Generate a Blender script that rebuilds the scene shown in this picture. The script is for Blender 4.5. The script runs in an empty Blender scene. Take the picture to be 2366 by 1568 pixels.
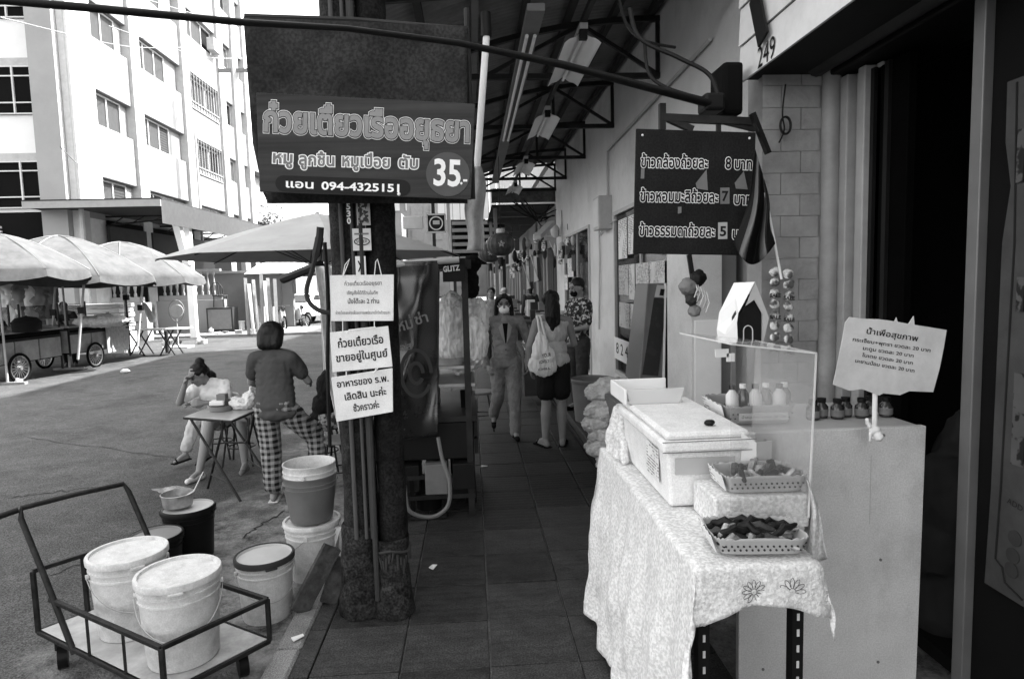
import bpy, bmesh, math, random
import numpy as np
from mathutils import Vector, Matrix, noise
from mathutils.geometry import delaunay_2d_cdt
R = math.radians
rnd = random.Random(7)
sc = bpy.context.scene
COL = sc.collection

# ------------------------------------------------------------------ camera, sky, sun
FL = 1500.0; CX = 1183.0; CY = 784.0; EYE = 1.70
_psi = math.atan(89.4/1500); _th = R(5.12); _ro = R(1.54)
F_ = Vector((math.sin(_psi)*math.cos(_th), math.cos(_psi)*math.cos(_th), -math.sin(_th)))
R0 = Vector((math.cos(_psi), -math.sin(_psi), 0)); U0 = R0.cross(F_)
RC = math.cos(_ro)*R0 - math.sin(_ro)*U0
UC = math.sin(_ro)*R0 + math.cos(_ro)*U0
cam = bpy.data.objects.new('camera', bpy.data.cameras.new('camera')); COL.objects.link(cam)
cam.matrix_world = Matrix(((RC.x, UC.x, -F_.x, 0), (RC.y, UC.y, -F_.y, 0), (RC.z, UC.z, -F_.z, EYE), (0, 0, 0, 1)))
cam.data.sensor_width = 36; cam.data.lens = 36*FL/2366
cam.data.clip_start = 0.05; cam.data.clip_end = 1500
sc.camera = cam
SUN_EL = R(50); SUN_AZ = R(68)
w = bpy.data.worlds.new('World'); sc.world = w; w.use_nodes = True
wn = w.node_tree.nodes; wl = w.node_tree.links
sky = wn.new('ShaderNodeTexSky'); sky.sky_type = 'NISHITA'; sky.sun_disc = False
sky.sun_elevation = SUN_EL; sky.sun_rotation = SUN_AZ; sky.dust_density = 4.0
bw = wn.new('ShaderNodeRGBToBW'); wl.new(sky.outputs[0], bw.inputs[0])
wl.new(bw.outputs[0], wn['Background'].inputs[0]); wn['Background'].inputs[1].default_value = 0.15
sl = bpy.data.lights.new('sun', 'SUN'); sl.energy = 2.5; sl.angle = R(0.6); sl.color = (1, 1, 1)
so = bpy.data.objects.new('sun', sl); COL.objects.link(so)
so.rotation_euler = Vector((math.cos(SUN_EL)*math.sin(SUN_AZ), math.cos(SUN_EL)*math.cos(SUN_AZ), math.sin(SUN_EL))).to_track_quat('Z', 'Y').to_euler()
sc.view_settings.view_transform = 'Standard'; sc.view_settings.look = 'None'
sc.view_settings.gamma = 1; sc.view_settings.exposure = 3.0
sc.cycles.max_bounces = 8; sc.cycles.transparent_max_bounces = 12

# ------------------------------------------------------------------ finding points
def ray(u, v): return (F_ + (u-CX)/FL*RC - (v-CY)/FL*UC)
def gp(u, v, z=0.0):
    d = ray(u, v); t = (z-EYE)/d.z; return Vector((d.x*t, d.y*t, z))
def yp(u, v, Y):
    d = ray(u, v); t = Y/d.y; return Vector((d.x*t, Y, EYE+d.z*t))
def xp(u, v, X):
    d = ray(u, v); t = X/d.x; return Vector((X, d.y*t, EYE+d.z*t))
RD = -0.07   # road level

# ------------------------------------------------------------------ materials
MATS = {}
def mat(name, v, rough=.65, metal=0., var=.12, sc_=6., bump=0., bs=60., spec=.4, alpha=None, coords='Object', dirt=0., speck=0., sps=160.):
    if v < .12 and spec == .4: spec = .1
    if name in MATS: return MATS[name]
    m = bpy.data.materials.new(name); m.use_nodes = True; nt = m.node_tree; N = nt.nodes; L = nt.links
    p = N['Principled BSDF']; p.inputs['Roughness'].default_value = rough; p.inputs['Metallic'].default_value = metal
    p.inputs['Specular IOR Level'].default_value = spec
    tc = N.new('ShaderNodeTexCoord')
    n1 = N.new('ShaderNodeTexNoise'); n1.inputs['Scale'].default_value = sc_; n1.inputs['Detail'].default_value = 8; n1.inputs['Roughness'].default_value = .65
    L.new(tc.outputs[coords], n1.inputs['Vector'])
    mr = N.new('ShaderNodeMapRange'); mr.inputs['From Min'].default_value = .3; mr.inputs['From Max'].default_value = .7
    mr.inputs['To Min'].default_value = v*(1-var); mr.inputs['To Max'].default_value = min(.95, v*(1+var))
    L.new(n1.outputs['Fac'], mr.inputs['Value']); out = mr.outputs[0]
    if dirt:
        n2 = N.new('ShaderNodeTexNoise'); n2.inputs['Scale'].default_value = sc_*.35; n2.inputs['Detail'].default_value = 10; n2.inputs['Roughness'].default_value = .75
        L.new(tc.outputs[coords], n2.inputs['Vector'])
        r2 = N.new('ShaderNodeMapRange'); r2.inputs['From Min'].default_value = .5; r2.inputs['From Max'].default_value = .68
        r2.inputs['To Min'].default_value = 1; r2.inputs['To Max'].default_value = 1-dirt; L.new(n2.outputs['Fac'], r2.inputs['Value'])
        mu = N.new('ShaderNodeMath'); mu.operation = 'MULTIPLY'; L.new(out, mu.inputs[0]); L.new(r2.outputs[0], mu.inputs[1]); out = mu.outputs[0]
    if speck:
        ns_ = N.new('ShaderNodeTexNoise'); ns_.inputs['Scale'].default_value = sps; ns_.inputs['Detail'].default_value = 2; L.new(tc.outputs[coords], ns_.inputs['Vector'])
        rs_ = N.new('ShaderNodeMapRange'); rs_.inputs['From Min'].default_value = .36; rs_.inputs['From Max'].default_value = .64; rs_.inputs['To Min'].default_value = 1-speck; rs_.inputs['To Max'].default_value = 1+speck
        L.new(ns_.outputs['Fac'], rs_.inputs['Value']); ms_ = N.new('ShaderNodeMath'); ms_.operation = 'MULTIPLY'; L.new(out, ms_.inputs[0]); L.new(rs_.outputs[0], ms_.inputs[1]); out = ms_.outputs[0]
    L.new(out, p.inputs['Base Color'])
    n3 = N.new('ShaderNodeMapRange'); n3.inputs['To Min'].default_value = max(.03, rough-.1); n3.inputs['To Max'].default_value = min(1, rough+.12)
    L.new(n1.outputs['Fac'], n3.inputs['Value']); L.new(n3.outputs[0], p.inputs['Roughness'])
    if bump:
        nb = N.new('ShaderNodeTexNoise'); nb.inputs['Scale'].default_value = bs; nb.inputs['Detail'].default_value = 6; L.new(tc.outputs[coords], nb.inputs['Vector'])
        b = N.new('ShaderNodeBump'); b.inputs['Strength'].default_value = bump; b.inputs['Distance'].default_value = .01
        L.new(nb.outputs['Fac'], b.inputs['Height']); L.new(b.outputs[0], p.inputs['Normal'])
    MATS[name] = m; return m
def clear(name, fac=.12, v=1., rough=.05, tint=1.):
    if name in MATS: return MATS[name]
    m = bpy.data.materials.new(name); m.use_nodes = True; N = m.node_tree.nodes; L = m.node_tree.links
    N.remove(N['Principled BSDF']); t = N.new('ShaderNodeBsdfTransparent'); t.inputs[0].default_value = (tint, tint, tint, 1)
    g = N.new('ShaderNodeBsdfPrincipled'); g.inputs['Base Color'].default_value = (v, v, v, 1); g.inputs['Roughness'].default_value = rough; g.inputs['Specular IOR Level'].default_value = .8
    lw = N.new('ShaderNodeLayerWeight'); lw.inputs[0].default_value = .35
    mr = N.new('ShaderNodeMapRange'); mr.inputs['To Min'].default_value = fac; mr.inputs['To Max'].default_value = min(1, fac+.5); L.new(lw.outputs['Facing'], mr.inputs['Value'])
    mx = N.new('ShaderNodeMixShader'); L.new(mr.outputs[0], mx.inputs[0]); L.new(t.outputs[0], mx.inputs[1]); L.new(g.outputs[0], mx.inputs[2])
    L.new(mx.outputs[0], N['Material Output'].inputs[0]); MATS[name] = m; return m
def patt(name, kind, a, b, scale, rough=.8, thr=.5, soft=.02, stretch=(1, 1, 1), rot=(0, 0, 0)):
    """two-tone printed or woven patterns"""
    if name in MATS: return MATS[name]
    m = bpy.data.materials.new(name); m.use_nodes = True; N = m.node_tree.nodes; L = m.node_tree.links
    p = N['Principled BSDF']; p.inputs['Roughness'].default_value = rough; p.inputs['Specular IOR Level'].default_value = .25
    tc = N.new('ShaderNodeTexCoord'); mp = N.new('ShaderNodeMapping'); mp.inputs['Scale'].default_value = stretch; mp.inputs['Rotation'].default_value = rot
    L.new(tc.outputs['Object'], mp.inputs['Vector'])
    def rng(src, lo, hi, a_, b_):
        r = N.new('ShaderNodeMapRange'); r.inputs['From Min'].default_value = lo; r.inputs['From Max'].default_value = hi
        r.inputs['To Min'].default_value = a_; r.inputs['To Max'].default_value = b_; L.new(src, r.inputs['Value']); return r.outputs[0]
    if kind == 'plaid':
        outs = []
        for ax in ('X', 'Z'):
            wv = N.new('ShaderNodeTexWave'); wv.bands_direction = ax; wv.inputs['Scale'].default_value = scale; L.new(mp.outputs[0], wv.inputs['Vector'])
            outs.append(rng(wv.outputs['Fac'], .4, .6, 0, .5))
        ad = N.new('ShaderNodeMath'); ad.operation = 'ADD'; L.new(outs[0], ad.inputs[0]); L.new(outs[1], ad.inputs[1])
        out = rng(ad.outputs[0], 0, 1, a, b)
    elif kind == 'noise':
        n = N.new('ShaderNodeTexNoise'); n.inputs['Scale'].default_value = scale; n.inputs['Detail'].default_value = 3; L.new(mp.outputs[0], n.inputs['Vector'])
        out = rng(n.outputs['Fac'], thr-soft, thr+soft, a, b)
    elif kind == 'stripe':
        wv = N.new('ShaderNodeTexWave'); wv.bands_direction = 'Z'; wv.inputs['Scale'].default_value = scale; wv.inputs['Distortion'].default_value = 1.5; L.new(mp.outputs[0], wv.inputs['Vector'])
        out = rng(wv.outputs['Fac'], thr-soft, thr+soft, a, b)
    elif kind == 'text':
        wv = N.new('ShaderNodeTexWave'); wv.bands_direction = 'Z'; wv.inputs['Scale'].default_value = scale; L.new(mp.outputs[0], wv.inputs['Vector'])
        n = N.new('ShaderNodeTexNoise'); n.inputs['Scale'].default_value = scale*1.6; n.inputs['Detail'].default_value = 2; L.new(mp.outputs[0], n.inputs['Vector'])
        n4 = N.new('ShaderNodeTexNoise'); n4.inputs['Scale'].default_value = 3.5; n4.inputs['Detail'].default_value = 1; L.new(mp.outputs[0], n4.inputs['Vector'])
        w1 = rng(wv.outputs['Fac'], .45, .6, 0, 1); w2 = rng(n.outputs['Fac'], .45, .52, 0, 1); w3 = rng(n4.outputs['Fac'], .42, .47, 0, 1)
        m1 = N.new('ShaderNodeMath'); m1.operation = 'MULTIPLY'; L.new(w1, m1.inputs[0]); L.new(w2, m1.inputs[1])
        m2_ = N.new('ShaderNodeMath'); m2_.operation = 'MULTIPLY'; L.new(m1.outputs[0], m2_.inputs[0]); L.new(w3, m2_.inputs[1]); out = rng(m2_.outputs[0], 0, 1, a, b)
    elif kind == 'vor':
        n = N.new('ShaderNodeTexVoronoi'); n.inputs['Scale'].default_value = scale; n.feature = 'DISTANCE_TO_EDGE'; L.new(mp.outputs[0], n.inputs['Vector'])
        out = rng(n.outputs['Distance'], thr, thr+soft, a, b)
    n1 = N.new('ShaderNodeTexNoise'); n1.inputs['Scale'].default_value = 9; n1.inputs['Detail'].default_value = 6; L.new(tc.outputs['Object'], n1.inputs['Vector'])
    f = rng(n1.outputs['Fac'], .3, .7, .85, 1.1); mu = N.new('ShaderNodeMath'); mu.operation = 'MULTIPLY'; L.new(out, mu.inputs[0]); L.new(f, mu.inputs[1])
    L.new(mu.outputs[0], p.inputs['Base Color']); MATS[name] = m; return m

# ------------------------------------------------------------------ objects
def tag(o, label=None, cat=None, group=None, kind=None):
    if label: o['label'] = label
    if cat: o['category'] = cat
    if group: o['group'] = group
    if kind: o['kind'] = kind
    return o
def thing(name, label, cat, loc=(0, 0, 0), rz=0, group=None, kind=None):
    o = bpy.data.objects.new(name, None); COL.objects.link(o); o.location = loc; o.rotation_euler = (0, 0, rz); o.empty_display_size = .1
    return tag(o, label, cat, group, kind)
def copy_tree(o, loc=None, rz=None, label=None, parent=None):
    c = o.copy(); COL.objects.link(c)
    if parent: c.parent = parent
    if loc is not None: c.location = loc
    if rz is not None: c.rotation_euler = (0, 0, rz)
    if label: c['label'] = label
    for ch in list(o.children): copy_tree(ch, parent=c)
    return c
class MB:
    def __init__(s, M=None): s.v = []; s.f = []; s.M = M or Matrix.Identity(4); s.fm = []; s.cur = 0
    def add(s, vs, fs):
        b = len(s.v); s.v += [s.M @ Vector(p) for p in vs]; s.f += [tuple(b+i for i in f) for f in fs]; s.fm += [s.cur]*len(fs); return s
    def box(s, x0, x1, y0, y1, z0, z1):
        vs = [(x, y, z) for z in (z0, z1) for y in (y0, y1) for x in (x0, x1)]
        return s.add(vs, [(0, 2, 3, 1), (4, 5, 7, 6), (0, 1, 5, 4), (1, 3, 7, 5), (3, 2, 6, 7), (2, 0, 4, 6)])
    def bar(s, p, q, a, b=None, up=(0, 0, 1)):
        """rectangular bar from p to q, a wide and b high"""
        b = b or a; p = Vector(p); q = Vector(q); d = (q-p).normalized(); u = Vector(up)
        if abs(d.dot(u)) > .98: u = Vector((0, 1, 0))
        r = d.cross(u).normalized(); u = r.cross(d)
        vs = [c + r*(i*a/2) + u*(j*b/2) for c in (p, q) for j in (-1, 1) for i in (-1, 1)]
        return s.add(vs, [(0, 1, 3, 2), (4, 6, 7, 5), (0, 4, 5, 1), (1, 5, 7, 3), (3, 7, 6, 2), (2, 6, 4, 0)])
    def tube(s, pts, r, n=8, caps=True):
        pts = [Vector(p) for p in pts]; rs = r if isinstance(r, (list, tuple)) else [r]*len(pts); vs = []; fs = []; ref = None
        for i, p in enumerate(pts):
            d = (pts[min(i+1, len(pts)-1)] - pts[max(i-1, 0)]).normalized()
            if ref is None:
                ref = Vector((0, 0, 1)) if abs(d.z) < .9 else Vector((1, 0, 0))
            a = d.cross(ref).normalized(); b = a.cross(d).normalized(); ref = b
            for k in range(n):
                t = 2*math.pi*k/n; vs.append(p + a*rs[i]*math.cos(t) + b*rs[i]*math.sin(t))
        for i in range(len(pts)-1):
            for k in range(n): fs.append((i*n+k, i*n+(k+1) % n, (i+1)*n+(k+1) % n, (i+1)*n+k))
        if caps: fs.append(tuple(range(n-1, -1, -1))); fs.append(tuple((len(pts)-1)*n+k for k in range(n)))
        return s.add(vs, fs)
    def lathe(s, prof, c=(0, 0, 0), n=32, sx=1, sy=1, cap=True):
        vs = []; fs = []; c = Vector(c)
        for r, z in prof:
            for k in range(n):
                t = 2*math.pi*k/n; vs.append((c.x+r*sx*math.cos(t), c.y+r*sy*math.sin(t), c.z+z))
        for i in range(len(prof)-1):
            for k in range(n): fs.append((i*n+k, i*n+(k+1) % n, (i+1)*n+(k+1) % n, (i+1)*n+k))
        if cap and prof[0][0] > 0: fs.append(tuple(range(n-1, -1, -1)))
        if cap and prof[-1][0] > 0: fs.append(tuple((len(prof)-1)*n+k for k in range(n)))
        return s.add(vs, fs)
    def grid(s, fn, nu, nv, thick=0):
        vs = [Vector(fn(i/nu, j/nv)) for j in range(nv+1) for i in range(nu+1)]
        fs = [(j*(nu+1)+i, j*(nu+1)+i+1, (j+1)*(nu+1)+i+1, (j+1)*(nu+1)+i) for j in range(nv) for i in range(nu)]
        return s.add(vs, fs)
    def poly(s, pts, th, n):
        """flat outline pts with thickness th along n"""
        n = Vector(n).normalized()*th; k = len(pts); vs = [Vector(p) for p in pts] + [Vector(p)+n for p in pts]
        fs = [tuple(range(k-1, -1, -1)), tuple(range(k, 2*k))] + [(i, (i+1) % k, k+(i+1) % k, k+i) for i in range(k)]
        return s.add(vs, fs)
    def ball(s, c, r, n=12, sz=None):
        r3 = r if isinstance(r, (tuple, list)) else (r, r, r); m = max(6, n//2); vs = []; fs = []
        for i in range(m+1):
            a = math.pi*i/m
            for k in range(n): t = 2*math.pi*k/n; vs.append((c[0]+r3[0]*math.sin(a)*math.cos(t), c[1]+r3[1]*math.sin(a)*math.sin(t), c[2]-r3[2]*math.cos(a)))
        for i in range(m):
            for k in range(n): fs.append((i*n+k, i*n+(k+1) % n, (i+1)*n+(k+1) % n, (i+1)*n+k))
        return s.add(vs, fs)
    def build(s, name, m, parent=None, world=False, smooth=False, bevel=0, solid=0, kind=None):
        me = bpy.data.meshes.new(name); off = Vector(parent.location) if (world and parent) else Vector((0, 0, 0))
        me.from_pydata([v-off for v in s.v], [], s.f); me.validate()
        for mm in (m if isinstance(m, list) else [m]): me.materials.append(mm)
        if isinstance(m, list) and len(me.polygons) == len(s.fm): me.polygons.foreach_set('material_index', s.fm)
        if smooth: me.shade_smooth()
        o = bpy.data.objects.new(name, me); COL.objects.link(o)
        if parent: o.parent = parent
        if smooth == 'auto' or (smooth and not solid):
            try: me.set_sharp_from_angle(angle=R(38))
            except Exception: pass
        if solid: md = o.modifiers.new('s', 'SOLIDIFY'); md.thickness = solid; md.offset = 0
        if bevel: md = o.modifiers.new('b', 'BEVEL'); md.width = bevel; md.segments = 2; md.limit_method = 'ANGLE'
        if kind: o['kind'] = kind
        return o
def frame(o, ex, ey, ez):
    ex, ey, ez, o = Vector(ex), Vector(ey), Vector(ez), Vector(o)
    return Matrix(((ex.x, ey.x, ez.x, o.x), (ex.y, ey.y, ez.y, o.y), (ex.z, ey.z, ez.z, o.z), (0, 0, 0, 1)))

# soft shapes: closed lumps fused into one continuous surface
_uv = {}
def _sphere(n=10):
    if n not in _uv:
        bm = bmesh.new(); bmesh.ops.create_icosphere(bm, subdivisions=2, radius=1)
        _uv[n] = ([v.co.copy() for v in bm.verts], [tuple(v.index for v in f.verts) for f in bm.faces]); bm.free()
    return _uv[n]
def blob(name, prims, m, parent=None, vox=.01, wr=0., ws=8., smooth=2, world=True, disp=None, seed=0, aniso=(1, 1, 1)):
    """prims: ('c',p,r,q,r2) tapered limb; ('e',c,(rx,ry,rz)[,Matrix3]) lump; ('b',x0,x1,y0,y1,z0,z1) block"""
    mb = MB(); sv, sf = _sphere()
    for p in prims:
        if p[0] == 'c':
            a, ra, b, rb = Vector(p[1]), p[2], Vector(p[3]), p[4]
            n = max(2, int((b-a).length/max(.004, min(ra, rb)*.45))+1); n = min(n, 40)
            mb.tube([a.lerp(b, i/n) for i in range(n+1)], [ra+(rb-ra)*i/n for i in range(n+1)], 14)
            for c, r in ((a, ra), (b, rb)): mb.add([c+v*r for v in sv], sf)
        elif p[0] == 'e':
            c = Vector(p[1]); r = p[2]; M = p[3] if len(p) > 3 else Matrix.Identity(3)
            mb.add([c + M @ Vector((v.x*r[0], v.y*r[1], v.z*r[2])) for v in sv], sf)
        elif p[0] == 'b': mb.box(*p[1:])
    o = mb.build(name, m, None)
    md = o.modifiers.new('r', 'REMESH'); md.mode = 'VOXEL'; md.voxel_size = vox
    if smooth: s2 = o.modifiers.new('s', 'SMOOTH'); s2.iterations = smooth; s2.factor = .5
    dg = bpy.context.evaluated_depsgraph_get(); me = bpy.data.meshes.new_from_object(o.evaluated_get(dg))
    bpy.data.objects.remove(o)
    me.shade_smooth()
    if wr or disp:
        co = [v.co.copy() for v in me.vertices]; no = [v.normal.copy() for v in me.vertices]
        for i, v in enumerate(me.vertices):
            q = Vector((co[i].x*ws*aniso[0]+seed*7.3, co[i].y*ws*aniso[1], co[i].z*ws*aniso[2]))
            d = 0
            if wr:
                d = wr*(.6*noise.noise(q)+.4*(1-2.4*abs(noise.noise(q*1.9+Vector((5, 2, 9)))))-.15+.15*noise.noise(q*5.3))
            if disp: d += disp(co[i], no[i])
            v.co = co[i] + no[i]*d
    off = Vector(parent.location) if (world and parent) else Vector((0, 0, 0))
    if off.length: me.transform(Matrix.Translation(-off))
    if not me.materials: me.materials.append(m)
    ob = bpy.data.objects.new(name, me); COL.objects.link(ob)
    if parent: ob.parent = parent
    return ob

# ------------------------------------------------------------------ lettering (outlines filled by winding number)
_tc = {}
def _text(body, offset):
    k = (body, offset)
    if k in _tc: return _tc[k]
    c = bpy.data.curves.new('t', 'FONT'); c.body = body; c.size = 1; c.resolution_u = 3
    c.fill_mode = 'NONE'; o = bpy.data.objects.new('t', c); COL.objects.link(o)
    dg = bpy.context.evaluated_depsgraph_get(); me = bpy.data.meshes.new_from_object(o.evaluated_get(dg))
    vs = [Vector((v.co.x, v.co.y)) for v in me.vertices]; es = [tuple(e.vertices) for e in me.edges]
    bpy.data.objects.remove(o); bpy.data.meshes.remove(me)
    # orient every loop by vertex order
    nxt = {}; loops = []; adj = {}
    for a, b in es: adj.setdefault(a, []).append(b); adj.setdefault(b, []).append(a)
    seen = set()
    for s0 in range(len(vs)):
        if s0 in seen or s0 not in adj: continue
        lp = [s0]; seen.add(s0); cur = s0
        while True:
            nx = [x for x in adj[cur] if x not in seen]
            if not nx: break
            cur = (cur+1) if (cur+1) in nx else nx[0]; lp.append(cur); seen.add(cur)
        if len(lp) > 2: loops.append(lp)
    ars = [sum(vs[lp[i]].cross(vs[(lp[(i+1) % len(lp)])]) for i in range(len(lp))) for lp in loops]
    bbs = [(min(vs[i].x for i in lp), max(vs[i].x for i in lp), min(vs[i].y for i in lp), max(vs[i].y for i in lp)) for lp in loops]
    own = []
    for a_, b_ in enumerate(bbs):
        best = a_
        for c_, d_ in enumerate(bbs):
            if d_[0] <= b_[0] and d_[1] >= b_[1] and d_[2] <= b_[2] and d_[3] >= b_[3] and abs(ars[c_]) > abs(ars[best]): best = c_
        own.append(ars[best] < 0)
    loops = [lp[::-1] if rv else lp for lp, rv in zip(loops, own)]
    sg = 1
    if offset:
        new = list(vs)
        for lp in loops:
            n_ = len(lp)
            for i in range(n_):
                a_ = vs[lp[i]]-vs[lp[i-1]]; b_ = vs[lp[(i+1) % n_]]-vs[lp[i]]
                if a_.length < 1e-6 or b_.length < 1e-6: a_ = b_ = (a_+b_)
                if a_.length < 1e-9: continue
                a_.normalize(); b_.normalize(); t_ = a_+b_
                if t_.length < .3: t_ = b_
                t_.normalize(); nn = Vector((t_.y, -t_.x))*sg
                new[lp[i]] = vs[lp[i]] + nn*offset/max(.6, abs(t_.dot(b_)))
        vs = new
    E = np.array([(vs[lp[i]].x, vs[lp[i]].y, vs[lp[(i+1) % len(lp)]].x, vs[lp[(i+1) % len(lp)]].y) for lp in loops for i in range(len(lp))])
    ed = [(lp[i], lp[(i+1) % len(lp)]) for lp in loops for i in range(len(lp))]
    r = delaunay_2d_cdt(vs, ed, [], 0, 1e-5); V = r[0]; Fc = r[2]
    if len(Fc) == 0: _tc[k] = ([], []); return _tc[k]
    C = np.array([[sum(V[i].x for i in f)/len(f), sum(V[i].y for i in f)/len(f)] for f in Fc])
    px, py = C[:, 0:1], C[:, 1:2]; x0, y0, x1, y1 = E[:, 0], E[:, 1], E[:, 2], E[:, 3]
    up = (y0 <= py) & (y1 > py); dn = (y0 > py) & (y1 <= py)
    cr = (x1-x0)*(py-y0) - (px-x0)*(y1-y0)
    wnd = (up & (cr > 0)).sum(1) - (dn & (cr < 0)).sum(1)
    fs = [tuple(f) for f, ww in zip(Fc, wnd) if ww*sg > 0]
    _tc[k] = ([(v.x, v.y) for v in V], fs); return _tc[k]
def letters(body, p, q, nrm, m, parent, h=None, lift=.003, offset=0., name='lettering', world=True, fitw=True, shift=0):
    """line of writing whose baseline runs from p to q on a surface with outward normal nrm; h = capital height factor"""
    p = Vector(p); q = Vector(q); n = Vector(nrm).normalized(); ex = (q-p); W = ex.length; ex = ex/W
    ey = n.cross(ex).normalized()
    V0, F0 = _text(body, 0.); V, Fs = _text(body, offset)
    if not V: return None
    us = [i for f in F0 for i in f]
    xs = [V0[i][0] for i in us]; mn, mx = min(xs), max(xs); s = W/(mx-mn) if fitw else (h/.7)
    sy = (h/.7) if h else s
    mb = MB(); used = sorted({i for f in Fs for i in f}); mp = {i: j for j, i in enumerate(used)}
    mb.add([p + ex*((V[i][0]-mn)*s) + ey*(V[i][1]*sy+shift) + n*lift for i in used], [tuple(mp[i] for i in f) for f in Fs])
    return mb.build(name, m, parent, world=world)
def outlined(body, p, q, nrm, parent, layers, h=None, lift=.003):
    for k, (off, m) in enumerate(layers): letters(body, p, q, nrm, m, parent, h=h, lift=lift+.0012*k, offset=off)
# ================================================================== palette
asph = mat('asphalt', .07, rough=.85, var=.4, sc_=2.2, bump=1., bs=70, coords='Object', dirt=.45, speck=.5, sps=110)
conc = mat('concrete', .2, rough=.85, var=.3, sc_=4., bump=.4, bs=70, dirt=.35, speck=.4)
tile_m = mat('paving_tile', .045, rough=.6, var=.45, sc_=5., bump=.35, bs=45, dirt=.35, speck=.5, sps=130)
tile_d = mat('paving_tile_dark', .032, rough=.55, var=.5, sc_=7., bump=.35, bs=45, dirt=.35, speck=.5, sps=130)
white = mat('white_paint', .78, var=.05, sc_=3, dirt=.08)
offw = mat('off_white_paint', .6, var=.08, sc_=2.5, dirt=.2)
wallw = mat('shop_wall_paint', .58, rough=.65, var=.10, sc_=2., dirt=.3, speck=.08)
lgrey = mat('light_grey_paint', .42, var=.1, dirt=.15)
mgrey = mat('mid_grey_paint', .16, var=.12, dirt=.2)
dgrey = mat('dark_grey_paint', .04, var=.15, dirt=.2)
black = mat('black_paint', .006, rough=.55, var=.2, spec=.2)
blackm = mat('matt_black', .005, rough=.9, var=.2, spec=.1)
steel = mat('galvanised_steel', .35, rough=.35, metal=.8, var=.2, sc_=12)
dsteel = mat('dark_steel', .03, rough=.5, metal=.5, var=.3, sc_=10)
tinm = mat('roof_tin', .18, rough=.6, metal=.2, var=.3, sc_=3, dirt=.3)
paper = mat('paper', .72, rough=.8, var=.05)
ink = mat('ink', .015, rough=.7)
glassd = mat('dark_glass', .02, rough=.06, spec=.8, var=.1)
glass = clear('window_glass', fac=.15, v=.01, tint=.8)
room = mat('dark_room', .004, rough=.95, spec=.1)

for m_ in (tile_m, tile_d):
    nt = m_.node_tree; N = nt.nodes; L = nt.links; b_ = [n for n in N if n.type == 'BUMP'][0]
    tc = [n for n in N if n.type == 'TEX_COORD'][0]; wv = N.new('ShaderNodeTexWave'); wv.bands_direction = 'Y'; wv.inputs['Scale'].default_value = 5.2; wv.inputs['Distortion'].default_value = .3; L.new(tc.outputs['Object'], wv.inputs['Vector'])
    b2 = N.new('ShaderNodeBump'); b2.inputs['Strength'].default_value = .25; b2.inputs['Distance'].default_value = .006; L.new(wv.outputs['Fac'], b2.inputs['Height']); L.new(b_.outputs[0], b2.inputs['Normal'])
    L.new(b2.outputs[0], N['Principled BSDF'].inputs['Normal'])
# ================================================================== ground
ro = MB(); ro.grid(lambda a, b: (-150+300*a, -20+320*b, RD), 60, 64)
road = ro.build('road', asph, kind='structure')
_r = random.Random(3)
pv = thing('pavement', None, None, (0, 0, 0), kind='structure')
MB().box(-.86, 1.07, -4, 46, -.3, -.022).build('bedding', conc, pv)
cols = [(-.86, -.77), (-.77, -.37), (-.37, .03), (.03, .43), (.43, .83), (.83, 1.06)]
meshes = {}
for ci, (x0, x1) in enumerate(cols):
    for k in range(4, 26):
        y0 = -.05+k*.4; key = (round(x1-x0, 2), _r.randrange(3))
        if key not in meshes:
            g = .004; mb = MB(); wd = x1-x0; a, b = wd/2-g, .2-g
            mb.box(-a, a, -b, b, -.03, 0); meshes[key] = mb
        me = meshes[key]
        if isinstance(me, MB):
            t = me.build('tile', tile_m if key[1] else tile_d, pv, bevel=.0035); meshes[key] = t.data
        else:
            t = bpy.data.objects.new('tile', me); COL.objects.link(t); t.parent = pv; md = t.modifiers.new('b', 'BEVEL'); md.width = .0035; md.segments = 1
        t.location = ((x0+x1)/2, y0+.2, _r.uniform(-.004, .002)); t.rotation_euler = (_r.uniform(-.006, .006), _r.uniform(-.006, .006), _r.uniform(-.004, .004))
far = MB()
for (x0, x1) in cols:
    for k in list(range(26, 114))+list(range(-8, 4)):
        y0 = -.05+k*.4; dz = _r.uniform(-.003, .002); far.box(x0+.004, x1-.004, y0+.004, y0+.396, -.03, dz)
far.build('paving_beyond', tile_m, pv, kind='stuff')
kb = thing('kerb', None, None, kind='structure')
kme = None
for k in range(-3, 26):
    if kme is None:
        o = MB().box(-.06, .06, -.495, .495, -.3, 0).build('kerb_stone', conc, kb, bevel=.012); kme = o.data
    else: o = bpy.data.objects.new('kerb_stone', kme); COL.objects.link(o); o.parent = kb; m_ = o.modifiers.new('b', 'BEVEL'); m_.width = .012
    o.location = (-.925, k+.5, _r.uniform(-.004, .004))
MB().box(-.985, -.865, 26.01, 60, -.3, 0).build('kerb_run', conc, kb)
[n for n in asph.node_tree.nodes if n.type == 'TEX_NOISE'][0].inputs['Roughness'].default_value = .88
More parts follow.
